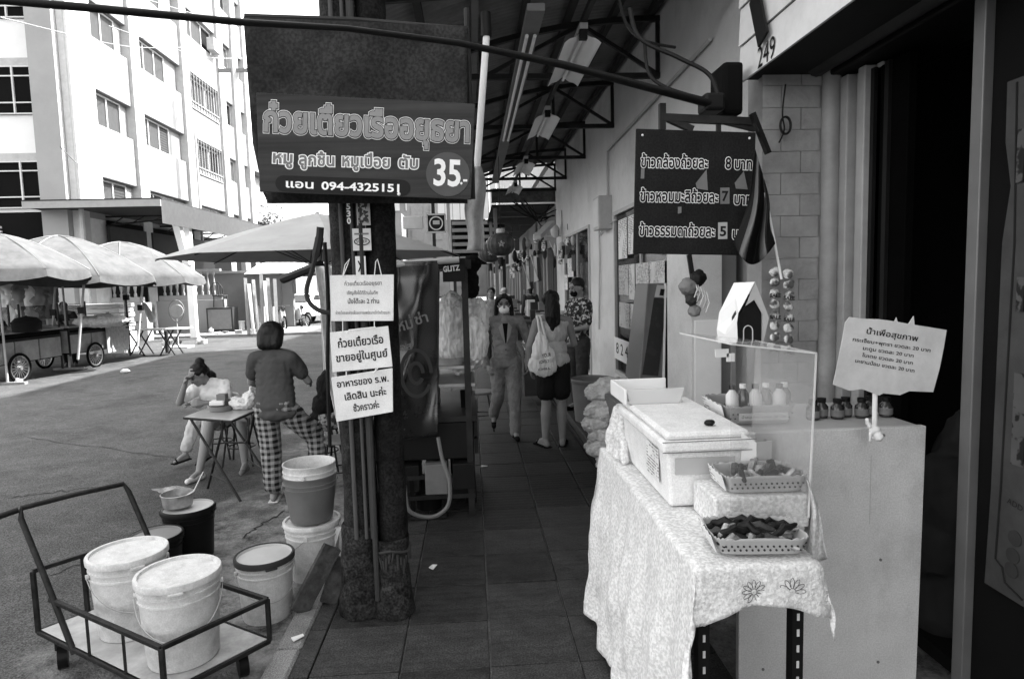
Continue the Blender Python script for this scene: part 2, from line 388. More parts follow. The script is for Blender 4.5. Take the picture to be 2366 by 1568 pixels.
# the asphalt wears into patched concrete along the kerb
nt = asph.node_tree; N = nt.nodes; L = nt.links; pb_ = N['Principled BSDF']
old = pb_.inputs['Base Color'].links[0].from_socket
tc = N.new('ShaderNodeTexCoord'); sx = N.new('ShaderNodeSeparateXYZ'); L.new(tc.outputs['Object'], sx.inputs[0])
nz = N.new('ShaderNodeTexNoise'); nz.inputs['Scale'].default_value = 1.6; nz.inputs['Detail'].default_value = 12; nz.inputs['Roughness'].default_value = .7; L.new(tc.outputs['Object'], nz.inputs['Vector'])
ad = N.new('ShaderNodeMath'); ad.operation = 'MULTIPLY_ADD'; ad.inputs[1].default_value = 2.6; L.new(nz.outputs['Fac'], ad.inputs[0]); L.new(sx.outputs['X'], ad.inputs[2])
mr = N.new('ShaderNodeMapRange'); mr.inputs['From Min'].default_value = -.95; mr.inputs['From Max'].default_value = -.45; L.new(ad.outputs[0], mr.inputs['Value'])
nz2 = N.new('ShaderNodeTexNoise'); nz2.inputs['Scale'].default_value = 5; nz2.inputs['Detail'].default_value = 12; nz2.inputs['Roughness'].default_value = .8; L.new(tc.outputs['Object'], nz2.inputs['Vector'])
m2 = N.new('ShaderNodeMapRange'); m2.inputs['From Min'].default_value = .35; m2.inputs['From Max'].default_value = .65; m2.inputs['To Min'].default_value = .03; m2.inputs['To Max'].default_value = .30; L.new(nz2.outputs['Fac'], m2.inputs['Value'])
mx = N.new('ShaderNodeMix'); mx.data_type = 'FLOAT'; L.new(mr.outputs[0], mx.inputs[0]); L.new(old, mx.inputs[2]); L.new(m2.outputs[0], mx.inputs[3]); L.new(mx.outputs[0], pb_.inputs['Base Color'])
st = MB(); st.box(1.09, 2.2, 3.3, 46, -.02, .12)
step = st.build('shop_step', mat('step_concrete', .06, rough=.6, var=.25, dirt=.3, bump=.2), kind='structure', bevel=.01)
MB().box(1.07, 1.088, 3.3, 46, -.03, .045).build('drain_edge', dsteel, step)
# cracks and dark drips on the road
_q = random.Random(17)
for i, (u0, v0, u1, v1) in enumerate(((60, 1010, 420, 1060), (330, 1240, 120, 1330), (20, 1150, 250, 1120), (650, 1180, 560, 1240))):
    a, b = gp(u0, v0, RD+.003), gp(u1, v1, RD+.003); P_ = [a.lerp(b, k/14)+Vector((_q.uniform(-.03, .03), _q.uniform(-.04, .04), 0)) for k in range(15)]; mb = MB()
    for k in range(14):
        d = (P_[k+1]-P_[k]).normalized(); n_ = Vector((-d.y, d.x, 0)); w0, w1 = .004+.004*math.sin(k*1.7)**2, .004+.004*math.sin((k+1)*1.7)**2
        mb.add([P_[k]-n_*w0, P_[k+1]-n_*w1, P_[k+1]+n_*w1, P_[k]+n_*w0], [(0, 1, 2, 3)])
    mb.build('road_crack', mat('crack_dark', .02), road)
# litter
lit = [gp(1118, 1078), gp(1000, 1312), gp(1365, 1392), gp(690, 1474)]
for i, p in enumerate(lit):
    mb = MB(Matrix.Translation(p+Vector((0, 0, .004))) @ Matrix.Rotation(i*1.3, 4, 'Z'))
    mb.poly([(-.03, -.012, 0), (.03, -.018, .004), (.035, .015, 0), (-.02, .018, .006)], .004, (0, 0, 1))
    tag(mb.build('paper_scrap', paper), ['white paper scrap lying far along the tiled walkway near the cart', 'torn white paper scrap on the dark tiles beside the post', 'white paper scrap on the tiles left of the white table cloth', 'pale scrap on the kerb near the leaning planks'][i], 'litter')
for i, (u, v) in enumerate(((290, 862), (43, 885))):
    p = gp(u, v, RD); o = blob('crumpled_paper', [('e', p+Vector((0, 0, .05)), (.1-.02*i, .06, .05))], paper, vox=.02, wr=.03, ws=20)
    tag(o, ['crumpled paper lying on the open asphalt', 'white lump beside the wheel of the leftmost cart'][i], 'litter')

# ================================================================== shophouse on the right
YW0, YW1 = 3.55, 14.4
sh = thing('shophouse', 'pale rendered shophouse with glass doors under the walkway roof', 'building', (2, 9, 0))
W = MB()
XW = 1.9
ya, yb = xp(1570, 640, XW).y, xp(1423, 640, XW).y      # window bay
yc, yd = xp(1365, 640, XW).y, xp(1307, 640, XW).y      # door bay
ZT = 2.56
W.box(XW, 2.15, YW0, ya, .0, 4.6); W.box(XW, 2.15, yb, yc, 0, 4.6); W.box(XW, 2.15, yd, YW1, 0, 4.6)
W.box(XW, 2.15, ya, yb, ZT, 4.6); W.box(XW, 2.15, yc, yd, ZT, 4.6); W.box(XW, 2.15, ya, yb, 0, .45)
W.build('wall', wallw, sh, world=True)
U = MB(); U.box(2.0, 9, YW0-6, 22.8, 4.65, 13.0); U.build('upper_floors', lgrey, sh, world=True); MB().box(2.0, 9, 22.82, 46, 4.65, 10.6).build('low_shadow_block', lgrey, sh, world=True)  # unseen storeys; the lower far box is shaped to shift the road's shadow edge
MB().box(2.16, 9, YW1, 14.6, 0, 4.6).build('party_wall', mgrey, sh, world=True)
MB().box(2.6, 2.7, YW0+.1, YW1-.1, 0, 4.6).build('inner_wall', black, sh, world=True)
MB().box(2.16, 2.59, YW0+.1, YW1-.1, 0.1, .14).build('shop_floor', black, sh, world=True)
def framed(y0, y1, z0, z1, mull, name='window', fm=lgrey, x=XW, gm=glass, parent=sh):
    d = MB(); t = .05
    for a, b in ((y0, y0+t), (y1-t, y1)): d.box(x-.03, x+.05, a, b, z0, z1)
    d.box(x-.03, x+.05, y0+t, y1-t, z1-t, z1); d.box(x-.03, x+.05, y0+t, y1-t, z0, z0+t)
    for m_ in mull: d.box(x-.02, x+.04, m_-.025, m_+.025, z0+t, z1-t)
    o = d.build(name, fm, parent, world=True, bevel=.004)
    es = [y0+t]+[q for m_ in mull for q in (m_-.025, m_+.025)]+[y1-t]
    for i in range(0, len(es), 2):
        g = MB().box(x+.005, x+.011, es[i], es[i+1], z0+t, z1-t).build('pane', gm, o); g.location = -Vector(parent.location)
        g.location = (0, 0, 0); g.data.transform(Matrix.Translation(-Vector(parent.location)))
    return o
win = framed(ya, yb, .45, ZT, [ya+(yb-ya)*.5])
dr = framed(yc, yd, .14, ZT, [yc+(yd-yc)*.45], name='glass_door')
# glass is papered with posters
pr = random.Random(5)
posts = []
pm = [patt('print_%d' % i, 'text', a, b, s, rough=.6) for i, (a, b, s) in enumerate(((.7, .1, 16), (.6, .06, 22), (.12, .55, 12), (.5, .1, 18)))]
def sheet_on_x(y0, y1, z0, z1, m, parent, x=XW-.036, name='poster', seed=0):
    mb = MB(); mb.box(x-.003, x, y0, y1, z0, z1); return mb.build(name, m, parent, world=True)
ps = thing('window_posters', 'rows of printed price sheets and posters stuck on the shop window', 'poster', (XW, ya, 1), group='papers on the shop glass')
y = yb-.12
for rw, (zt, hh) in enumerate(((2.42, .5), (1.86, .42), (1.4, .35))):
    y = yb-.34
    while y > ya+.35:
        wd = pr.uniform(.28, .55); sheet_on_x(y-wd, y, zt-hh*pr.uniform(.85, 1), zt, pm[pr.randrange(4)], ps, seed=1); y -= wd+pr.uniform(.02, .06)
sg = MB().box(XW-.05, XW-.045, ya+.4, yb-.08, .66, .94).build('notice_strip', paper, ps, world=True)
letters("8 2 4 6 6", (XW-.05, yb-.2, .74), (XW-.05, ya+1.3, .74), (-1, 0, 0), ink, ps, h=.14)
ps2 = thing('door_posters', 'small notices stuck on the glass door behind the man', 'poster', (XW, yc, 1), group='papers on the shop glass')
for a, b, c, d, k in ((.55, .8, 1.75, 2.1, 0), (.5, .75, 1.2, 1.65, 2), (.82, .96, 1.5, 1.8, 0), (.55, .9, .8, 1.1, 3)):
    sheet_on_x(yc+(yd-yc)*a, yc+(yd-yc)*b, c, d, pm[k], ps2)
# meter box and conduits
bx = xp(1392, 490, XW-.09)
eb = thing('meter_box', 'pale grey electric meter box high on the shop wall', 'electric box', (XW, bx.y, bx.z))
MB().box(XW-.18, XW, bx.y-.2, bx.y+.2, bx.z-.24, bx.z+.2).build('box', lgrey, eb, world=True, bevel=.008)
MB().box(XW-.188, XW-.18, bx.y-.17, bx.y+.17, bx.z-.2, bx.z+.17).build('cover', offw, eb, world=True, bevel=.003)
cd = MB()
q = [xp(1404, 458, XW-.03), xp(1403, 350, XW-.03), xp(1412, 338, XW-.03), xp(1640, 92, XW-.03)]
cd.tube(q, .016, 8); cd.tube([xp(1384, 530, XW-.03), xp(1386, 590, XW-.03), xp(1384, 760, XW-.03)], .014, 8)
cd.tube([xp(1384, 545, XW-.03), xp(1398, 520, XW-.03), xp(1424, 508, XW-.03)], .012, 8)
tag(cd.build('conduit', lgrey, smooth=True), 'grey conduit pipes climbing the shop wall from the meter box', 'pipe')

# -------- next block of shops, far
fb = thing('far_shophouse', 'dark old shophouse row far down the walkway beyond the pale wall', 'building', (2.2, 25, 0))
W = MB()
y = YW1+.02; ys = [14.5, 16.6, 19, 22, 26, 31, 38, 46]
for i in range(len(ys)-1):
    W.box(1.95, 2.2, ys[i]+.0, ys[i]+.35, 0, 3.4)
W.box(1.95, 2.2, 14.5, 46, 2.5, 4.4)
W.build('wall', mgrey, fb, world=True)
MB().box(2.75, 2.85, 14.5, 46, 0, 4.4).build('shop_back', dgrey, fb, world=True)
for i in range(len(ys)-1):
    o = MB(); a, b = ys[i]+.36, ys[i+1]
    n = max(3, int((b-a)/.45))
    for k in range(n):
        p = MB().box(2.02, 2.06, a+(b-a)*k/n+.03, a+(b-a)*(k+.82)/n, .15, 2.48).build('folding_door_panel', dgrey if (k+i) % 3 else mgrey, fb, world=True)
# end of the old block's lower awning
aw = thing('lower_awning', 'weathered timber awning beam hanging over the far end of the walkway', 'awning', (1, 15, 3))
ma = mat('weathered_timber', .12, rough=.9, var=.5, sc_=9, bump=.5, bs=30, dirt=.4)
MB().box(.5, 1.93, 14.6, 14.75, 3.45, 3.75).build('beam', ma, aw, world=True)
for k in range(9): MB().box(.5, 1.93, 14.8+k*1.3, 15.95+k*1.3, 3.38+.01*(k % 2), 3.42+.01*(k % 2)).build('board', dgrey, aw, world=True)
for k in range(4): MB().box(.55, .63, 15+k*3.4, 15.1+k*3.4, 0, 3.37).build('post', mgrey, aw, world=True)

# ================================================================== near shop on the right
ns = thing('corner_shop', 'dark open shop front with painted brick pier and weatherboard awning', 'building', (2, 2, 0))
pl, prr = yp(1722, 500, YW0).x, XW
brickm = mat('painted_brick', .30, rough=.7, var=.25, sc_=5, bump=.5, bs=30, dirt=.3)
MB().box(pl+.01, prr-.005, YW0-.20, YW0-.005, 0, 2.78).build('pier', mat('mortar', .30, dirt=.3), ns, world=True)
bme = None
zz = .02; row = 0
while zz < 2.7:
    x = pl-.002; first = (row % 2)
    while x < pl+.31:
        wd = (.10 if (first and x < pl) else .205); wd = min(wd, pl+.315-x)
        if wd > .03:
            o = MB().box(x+.002, x+wd-.002, YW0-.208, YW0-.195, zz+.002, zz+.109).build('brick', brickm, ns, world=True)
        x += wd; first = 0
    zz += .11; row += 1
# rounded edge trim of pier and ribbed jamb
j = MB(); j.tube([(pl+.345, YW0-.24, 0), (pl+.345, YW0-.24, 2.72)], .045, 14)
j.build('corner_trim', mat('trim_paint', .26, rough=.5, var=.2, sc_=6, dirt=.35), ns, world=True, smooth=True)
jm = mat('jamb_paint', .30, rough=.5, var=.15, sc_=6, dirt=.3)
ys_ = [xp(u, 500, XW).y for u in (1893, 1918, 1935, 1955, 1975, 1992, 2008)]
for i in range(0, 6):
    dx = (.0, .05, .015, .06, .02, .07)[i]
    MB().box(XW-.02+dx, XW+.1, ys_[i+1]+.002, ys_[i]-.002 if i else YW0-.23, 0, 2.68).build('jamb_rib', jm if i != 1 else lgrey, ns, world=True, bevel=.006)
# header over the opening
H = MB(); H.box(XW-.06, XW+.3, -3, YW0-.25, 2.69, 2.9); H.build('door_header', black, ns, world=True, bevel=.01)
H = MB(); H.tube([(XW-.12, -3, 2.74), (XW-.12, YW0-.25, 2.74)], .05, 12); H.build('shutter_roll', dgrey, ns, world=True, smooth=True)
# weatherboard awning face and soffit
FX = 1.45; ye = xp(1712, 190, FX).y; zb = xp(1712, 197, FX).z
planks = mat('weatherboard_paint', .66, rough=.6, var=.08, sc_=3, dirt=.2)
for k in range(7):
    z0 = zb+k*.19
    MB().poly([(FX-.002, -3, z0+.003), (FX-.014 if 1 else 0, -3, z0+.003), (FX-.004, -3, z0+.186), (FX+.004, -3, z0+.186)], ye+3, (0, 1, 0)).build('weatherboard', planks, ns, world=True)
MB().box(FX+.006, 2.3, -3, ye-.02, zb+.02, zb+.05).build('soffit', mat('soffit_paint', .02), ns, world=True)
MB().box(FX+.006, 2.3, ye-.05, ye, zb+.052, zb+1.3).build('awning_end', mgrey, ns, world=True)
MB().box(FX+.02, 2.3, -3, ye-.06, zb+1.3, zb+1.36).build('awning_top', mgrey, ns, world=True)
# house number on the lowest board
p0 = xp(1752, 160, FX-.012); p1 = xp(1792, 128, FX-.012)
letters("249", (FX-.012, p0.y, p0.z), (FX-.012, p1.y, p0.z), (-1, 0, 0), ink, ns, h=.10, lift=.004)
# hanging dark strap over boards
stp = MB(); a = xp(1745, -10, FX-.03); b = xp(1766, 92, FX-.03)
stp.bar((FX-.035, a.y, a.z), (FX-.035, b.y, b.z), .012, .10, up=(0, 1, 0)); tag(stp.build('banner_strap', black), 'black strip hanging down over the white weatherboards', 'strap')
# interior
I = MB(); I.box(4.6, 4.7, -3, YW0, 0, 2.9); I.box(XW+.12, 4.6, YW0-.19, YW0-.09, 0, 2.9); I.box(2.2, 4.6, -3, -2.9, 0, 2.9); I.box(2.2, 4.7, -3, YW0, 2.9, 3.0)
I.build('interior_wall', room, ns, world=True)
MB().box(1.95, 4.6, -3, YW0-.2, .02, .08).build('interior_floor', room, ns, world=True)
MB().box(1.95, 9, -3, YW0-.3, 3.02, 4.6).build('wall_above', lgrey, ns, world=True)
# sliding door leaf, aluminium post and poster door
y1_, y0_ = xp(2012, 500, XW+.05).y, xp(2092, 500, XW+.05).y
lf = MB(); lf.box(XW+.05, XW+.09, y0_, y1_, .08, 2.66); lf.build('sliding_leaf', mat('leaf_brown', .003, rough=1, spec=0.), ns, world=True, bevel=.004)
for yy in (y1_-.02, (y0_+y1_)/2): MB().box(XW+.03, XW+.048, yy-.015, yy+.015, .08, 2.66).build('leaf_stile', black, ns, world=True)
pa = xp(2262, 500, XW-.02)
MB().box(XW-.045, XW+.01, pa.y-.028, pa.y+.028, .02, 2.68).build('door_post', mat('aluminium', .15, rough=.4, metal=.3, var=.1), ns, world=True, bevel=.004)
gl = MB().box(XW-.01, XW-.004, 1.0, pa.y-.03, .1, 2.66).build('glass_leaf', blackm, ns, world=True)
# poster on the glass leaf
pcs = [xp(2330, 190, XW-.03), xp(2326, 330, XW-.03), xp(2338, 430, XW-.03), xp(2318, 560, XW-.03), xp(2292, 1130, XW-.03), xp(2277, 1345, XW-.03)]
pb = pcs[-1]; out = [(XW-.03, p.y, p.z) for p in pcs] + [(XW-.03, 1.5, pb.z-.02), (XW-.03, 1.5, pcs[0].z)]
pt = thing('menu_poster', 'tall grey menu poster with dark border and round icons on the glass door', 'poster', (XW, 2, 1))
MB().poly(out, .004, (-1, 0, 0)).build('sheet', mat('poster_grey', .05, rough=.4, var=.2, sc_=8), pt, world=True)
def on_p(u, v): return xp(u, v, XW-.036)
bl = MB()
path = [on_p(2350, 190), on_p(2344, 560), on_p(2312, 1130), on_p(2300, 1290), on_p(2316, 1310), on_p(2322, 1345), on_p(2362, 1385)]
bl.tube(path, .0035, 6); bl.build('border_line', ink, pt, world=True)
for u, v, rr in ((2345, 1243, .028), (2340, 1283, .028), (2337, 1316, .028)):
    c = on_p(u, v); mb = MB(); mb.tube([c, c+Vector((-.002, 0, 0))], rr, 18); o = mb.build('icon', dgrey, pt, world=True)
for (u0, v0, u1, v1) in ((2352, 640, 2366, 720), (2346, 860, 2366, 1080), (2354, 300, 2366, 420)):
    a, b = on_p(u0, v0), on_p(u1, v1); MB().box(XW-.04, XW-.0345, min(a.y, b.y), max(a.y, b.y), b.z, a.z).build('picture', patt('poster_pic', 'noise', .008, .07, 14, rough=.6), pt, world=True)
a, b = on_p(2328, 1160), on_p(2364, 1168); letters("ADD", (a.x, a.y, a.z), (b.x, b.y, a.z-.01), (-1, 0, 0), ink, pt, h=.02)
# faint lit goods behind the glass gap
for (u0, v0, u1, v1) in ((2294, 330, 2330, 420), (2292, 532, 2325, 560)):
    a, b = xp(u0, v0, 2.5), xp(u1, v1, 2.5)
    tag(MB().box(2.5, 2.6, min(a.y, b.y), max(a.y, b.y), b.z, a.z).build('shelf_goods', lgrey), 'pale %s seen behind the dark door glass' % ('ceiling box' if v0 < 400 else 'shelf edge'), 'shelf')
# draped cloth bundle in the dark doorway
cb = yp(2190, 1160, 2.75)
o = blob('cloth_bundle', [('e', cb, (.16, .14, .24)), ('e', cb+Vector((-.06, 0, -.2)), (.14, .14, .16)), ('e', cb+Vector((.1, .05, .15)), (.12, .12, .26)), ('c', cb+Vector((0, 0, -.3)), .13, (cb.x, cb.y, .1), .15)], mat('bundle_cloth', .022, rough=.8), vox=.014, wr=.035, ws=7, aniso=(1, 1, .5))
tag(o, 'crumpled grey clothing bundle in the dark doorway behind the counter', 'clothing')

# ================================================================== walkway roof
rf = thing('walkway_roof', 'curved corrugated tin roof on dark steel trusses over the walkway', 'roof', (.6, 8, 4))
XE = -.78
def rz(x): t = (x-XE)/(XW-XE); return 3.66+.60*(1-(1-t)**2)
me = None; L_ = .76
k = 0; y = 3.3
while y < YW1:
    if me is None:
        mb = MB(); n = 40
        mb.grid(lambda a, b: (XE-.1+(XW-XE+.1)*b, L_*a*1.02, rz(XE-.1+(XW-XE+.1)*b)+.012*math.sin(a*20*math.pi)), n, 14)
        o = mb.build('roof_sheet', tinm, rf, smooth=True, solid=.001); me = o.data
    else: o = bpy.data.objects.new('roof_sheet', me); COL.objects.link(o); o.parent = rf; m_ = o.modifiers.new('s', 'SOLIDIFY'); m_.thickness = .001
    o.location = Vector((0, y, .055+(k % 2)*.004))-Vector(rf.location)
    y += L_; k += 1
for x in (-.7, -.35, .1, .55, 1.0, 1.45, 1.82): MB().box(x-.03, x+.03, 3.3, YW1, rz(x)-.035, rz(x)+.03).build('purlin', dgrey if x != .1 else mgrey, rf, world=True)
tr = random.Random(2)
ty = 4.6
ts = [4.62, 6.45, 8.5, 10.6, 12.7, 14.3]
for i, yy in enumerate(ts):
    t = MB(); zb_ = 3.66
    n = 14; xs = [XE+(XW-XE)*k/n for k in range(n+1)]
    for k in range(n): t.bar((xs[k], yy, rz(xs[k])-.065), (xs[k+1], yy, rz(xs[k+1])-.065), .05, .05)
    t.bar((XE, yy, zb_), (XW, yy, zb_), .05, .05)
    for a, b in ((0, 5), (10, 5), (10, 14)):
        xa, xb = xs[a], xs[b]; za = rz(xa)-.07 if a in (10, 0) else zb_; t.bar((xa, yy, za), (xb, yy, zb_), .035, .035)
    for a in (5, 10, 14): t.bar((xs[a]-.02, yy, zb_), (xs[a]-.02, yy, rz(xs[a])-.07), .035, .035)
    t.build('truss', dsteel, rf, world=True)
MB().bar((XE, 3.3, 3.64), (XE, YW1, 3.64), .06, .1).build('eave_beam', dsteel, rf, world=True)
for yy in (14.3,): MB().bar((XE, yy, 0), (XE, yy, 3.6), .07, .07).build('roof_post', dsteel, rf, world=True)
# twin tube light track
lt = thing('tube_light_track', 'long grey track with two bare fluorescent tubes under the roof', 'lamp', (.5, 6, 3.5))
a = yp(1252, 72, 4.95); b = yp(1147, 448, 10.6)
a = Vector((.5, 4.6, 3.56)); b = Vector((.5, 12.4, 3.56))
MB().bar(a, b, .12, .05).build('track', mgrey, lt, world=True)
for x in (-.03, .03):
    t = MB(); 
    t.tube([(.5+x, 5.0, 3.515), (.5+x, 8.6, 3.515)], .014, 8); t.build('tube', white, lt, world=True, smooth=True)
# reflector lamps in a row
lamp0 = None
for i, (yy, ln) in enumerate(((5.05, 1.05), (7.35, 1.1), (10.2, 1.1), (12.6, 1.1))):
    lab = ['nearest', 'second nearest', 'third', 'farthest'][i]+' white fluorescent reflector lamp under the walkway roof'
    if lamp0 is None:
        lamp0 = thing('reflector_lamp', lab, 'lamp', (.9, yy, 3.5), group='reflector lamps in a row under the roof')
        def prof(a, b): x = -.13+.26*a; return (x, b*1.1, -.02+.9*abs(x)*(-.55) + (.05 if abs(x) > .02 else .02))
        MB().grid(lambda a, b: (-.14+.28*a, b*1.1, .06-abs(-.14+.28*a)*.55+(.02*math.cos((-.14+.28*a)*60))*.3), 14, 2).build('reflector', white, lamp0, solid=.002, smooth=True)
        MB().box(-.03, .03, -.05, 1.15, .07, .11).build('housing', lgrey, lamp0)
        MB().tube([(0, .02, .03), (0, 1.08, .03)], .013, 8).build('tube', white, lamp0, smooth=True)
        MB().box(-.03, .03, -.03, .015, .0, .07).build('end_cap', black, lamp0)
    else: copy_tree(lamp0, (.9, yy, 3.5), 0, lab)
rail = MB(); rail.bar((.9, 4.6, 3.66-.03), (.9, 14.2, 3.63), .04, .04); tag(rail.build('lamp_rail', dsteel), 'dark steel rail carrying the row of reflector lamps', 'rail')

# ================================================================== long dark pipe and cables
bp = [yp(-60, -4, 1.7), yp(200, 18, 1.75), yp(560, 52, 2.0), yp(800, 66, 2.3), yp(1060, 100, 2.6), yp(1300, 150, 2.85), yp(1640, 240, 3.2)]
mb = MB(); mb.tube(bp, [.009, .010, .010, .010, .012, .016, .020], 10)
tag(mb.build('awning_pipe', black, smooth=True), 'long dark pipe sagging across the top from left edge to the price board', 'pipe')
def cable(name, pts, r, m, lab, cat='cable', sag=0.):
    P = [Vector(p) for p in pts]; Q = []
    for i in range(len(P)-1):
        for k in range(10):
            t = k/10; a = P[max(i-1, 0)]; b = P[i]; c = P[i+1]; d = P[min(i+2, len(P)-1)]
            Q.append(.5*((2*b)+(c-a)*t+(2*a-5*b+4*c-d)*t*t+(3*b-a-3*c+d)*t**3))
    Q.append(P[-1]); mb = MB(); mb.tube(Q, r, 7); return tag(mb.build(name, m, smooth=True), lab, cat)
cable('cable', [yp(1455, 20, 3.4), yp(1480, 90, 3.35), yp(1570, 135, 3.3), yp(1640, 175, 3.25), yp(1665, 245, 3.2)], .011, black, 'black cable looping down to the bracket above the price board')
cable('cable', [yp(1490, 100, 3.4), yp(1500, 170, 3.35), yp(1545, 205, 3.3), yp(1650, 235, 3.2)], .009, black, 'thin black cable curving beside the loop above the price board')
cable('cable', [yp(1430, 0, 3.6), yp(1450, 60, 3.5), yp(1490, 95, 3.4), yp(1560, 110, 3.5)], .008, black, 'black wire dropping from the roof left of the weatherboards')
sunw = mat('sun_white', .3, var=.08, dirt=.1)
# ================================================================== white building across the street
Y0B, Y1B = 22.6, 48.0
BX = yp(168, 230, Y0B).x
def bpt(u, v): return xp(u, v, BX)
wb = thing('apartment_block', 'tall sunlit white concrete block with ribbon windows across the street', 'building', (-20, 32, 0))
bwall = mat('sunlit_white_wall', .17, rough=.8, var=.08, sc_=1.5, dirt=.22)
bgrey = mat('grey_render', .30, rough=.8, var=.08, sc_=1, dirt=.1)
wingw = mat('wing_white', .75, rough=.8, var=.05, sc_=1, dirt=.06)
pilm = mat('pilaster_paint', .36, dirt=.1)
pil = [Y0B+.15, bpt(318, 300).y, bpt(433, 300).y, bpt(515, 300).y, bpt(548, 300).y, bpt(572, 300).y]
z1t, z1b = bpt(181, 185).z, bpt(181, 269).z; z0t = bpt(184, 394).z; stp = z1t-z0t; hh_ = z1t-z1b
zs = [(z0t-hh_+stp*k, z0t+stp*k) for k in range(5)]
ZTOP = zs[-1][1]+1.2
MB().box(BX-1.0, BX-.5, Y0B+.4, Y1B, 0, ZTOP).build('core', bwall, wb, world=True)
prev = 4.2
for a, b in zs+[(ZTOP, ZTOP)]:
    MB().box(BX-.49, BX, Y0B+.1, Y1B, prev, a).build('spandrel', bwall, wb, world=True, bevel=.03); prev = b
for i, y in enumerate(pil): MB().box(BX-.49, BX+(.13 if i else .012), y-.35 if i else y-.04, y+.35 if i else y+.25, 0, ZTOP).build('pilaster', pilm, wb, world=True)
winm = patt('curtained_glass', 'stripe', .014, .04, 3.0, rough=.95, thr=.5, soft=.3)
winl = mat('pale_curtain', .045, rough=.95, spec=.1)
brn = random.Random(11)
RC_ = .24
for i in range(5):
    for fi, (z0, z1) in enumerate(zs):
        rng_ = ((178, 262, 230), (325, 381, 310), (438, 486, 330), (521, 537, 260), (553, 562, 260))[i]
        y0, y1 = pil[i]+.36, min(bpt(rng_[1], rng_[2]).y+.75, pil[i+1]-.4)
        if i == 2 and fi in (1, 2, 3) and fi != 0: y1 = pil[3]-.5
        MB().box(BX-.49, BX-.20, y1+.03, pil[i+1]-.352, z0+.003, z1-.003).build('infill', bwall, wb, world=True)
        fr = MB(); t = .07
        for ya_, yb_ in ((y0, y0+t), (y1-t, y1)): fr.box(BX-RC_, BX-RC_+.07, ya_, yb_, z0+.02, z1-.02)
        fr.box(BX-RC_, BX-RC_+.07, y0+t, y1-t, z0+.02, z0+.09); fr.box(BX-RC_, BX-RC_+.07, y0+t, y1-t, z1-.09, z1-.02)
        n = 3 if y1-y0 > 1.5 else 2; ms = [y0+(y1-y0)*k/n for k in range(1, n)]
        for m_ in ms: fr.box(BX-RC_+.01, BX-RC_+.06, m_-.04, m_+.04, z0+.09, z1-.09)
        f = fr.build('window', sunw, wb, world=True)
        es = [y0+t]+[q for m_ in ms for q in (m_-.04, m_+.04)]+[y1-t]
        for k in range(0, 2*n, 2):
            g = MB().box(BX-RC_+.015, BX-RC_+.025, es[k], es[k+1], z0+.09, z1-.09).build('pane', brn.choice([winm, winl, blackm, winm, winl]), f)
            g.data.transform(Matrix.Translation(-Vector(wb.location)))
        if i == 2 and fi in (1, 2):
            gr = MB()
            for k in range(12): yy = y0+(y1-y0)*k/11; gr.box(BX+.02, BX+.05, yy-.02, yy+.02, z0-.3, z1+.15)
            for zz_ in (z0-.3, z0, z1+.12): gr.box(BX+.02, BX+.05, y0, y1, zz_-.03, zz_+.03)
            gr.build('window_grille', mgrey, wb, world=True)
for (u, v) in ((485, 108), ):
    p_ = bpt(u, v); MB().box(BX+.01, BX+.38, p_.y-.45, p_.y+.45, p_.z-.3, p_.z+.3).build('air_conditioner', lgrey, wb, world=True, bevel=.02)
a = bpt(185, 300).y; b = bpt(445, 300).y; MB().tube([(BX+.1, a-.5, 3), (BX+.1, a-.5, 13.5)], .08, 8).build('drain_pipe', lgrey, wb, world=True); MB().tube([(BX+.1, b, 4), (BX+.1, b, 9)], .06, 8).build('drain_pipe', lgrey, wb, world=True)
# street front wing facing the camera
wg = thing('front_wing', 'white wing with black barred windows facing down the street', 'building', (-18, 23, 0))
xc0, xc1 = yp(72, 230, Y0B-.25).x, yp(133, 230, Y0B-.25).x
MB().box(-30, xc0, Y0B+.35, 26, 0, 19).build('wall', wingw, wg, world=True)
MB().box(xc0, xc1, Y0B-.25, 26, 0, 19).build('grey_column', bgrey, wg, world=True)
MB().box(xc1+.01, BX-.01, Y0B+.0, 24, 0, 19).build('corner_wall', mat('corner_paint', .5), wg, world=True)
zw_ = yp(30, 152, Y0B+.3).z; zw2 = yp(30, 372, Y0B+.3).z
for zt in (zw_, zw2, 2*zw_-zw2):
    z0, z1 = zt-1.55, zt
    x1 = xc0-.02; x0 = x1-2.6
    MB().box(x0, x1, Y0B+.30, Y0B+.36, z1, z1+.25).build('lintel', lgrey, wg, world=True)
    f = MB()
    for x in (x0, x0+.87, x0+1.73, x1-.05): f.box(x, x+.05, Y0B+.25, Y0B+.31, z0, z1)
    for z in (z0, z0+.35, z1-.35, z1-.05): f.box(x0, x1, Y0B+.26, Y0B+.30, z, z+.04)
    fo = f.build('window', offw, wg, world=True)
    g = MB().box(x0, x1, Y0B+.315, Y0B+.345, z0, z1).build('pane', blackm, fo); g.data.transform(Matrix.Translation(-Vector(wg.location)))
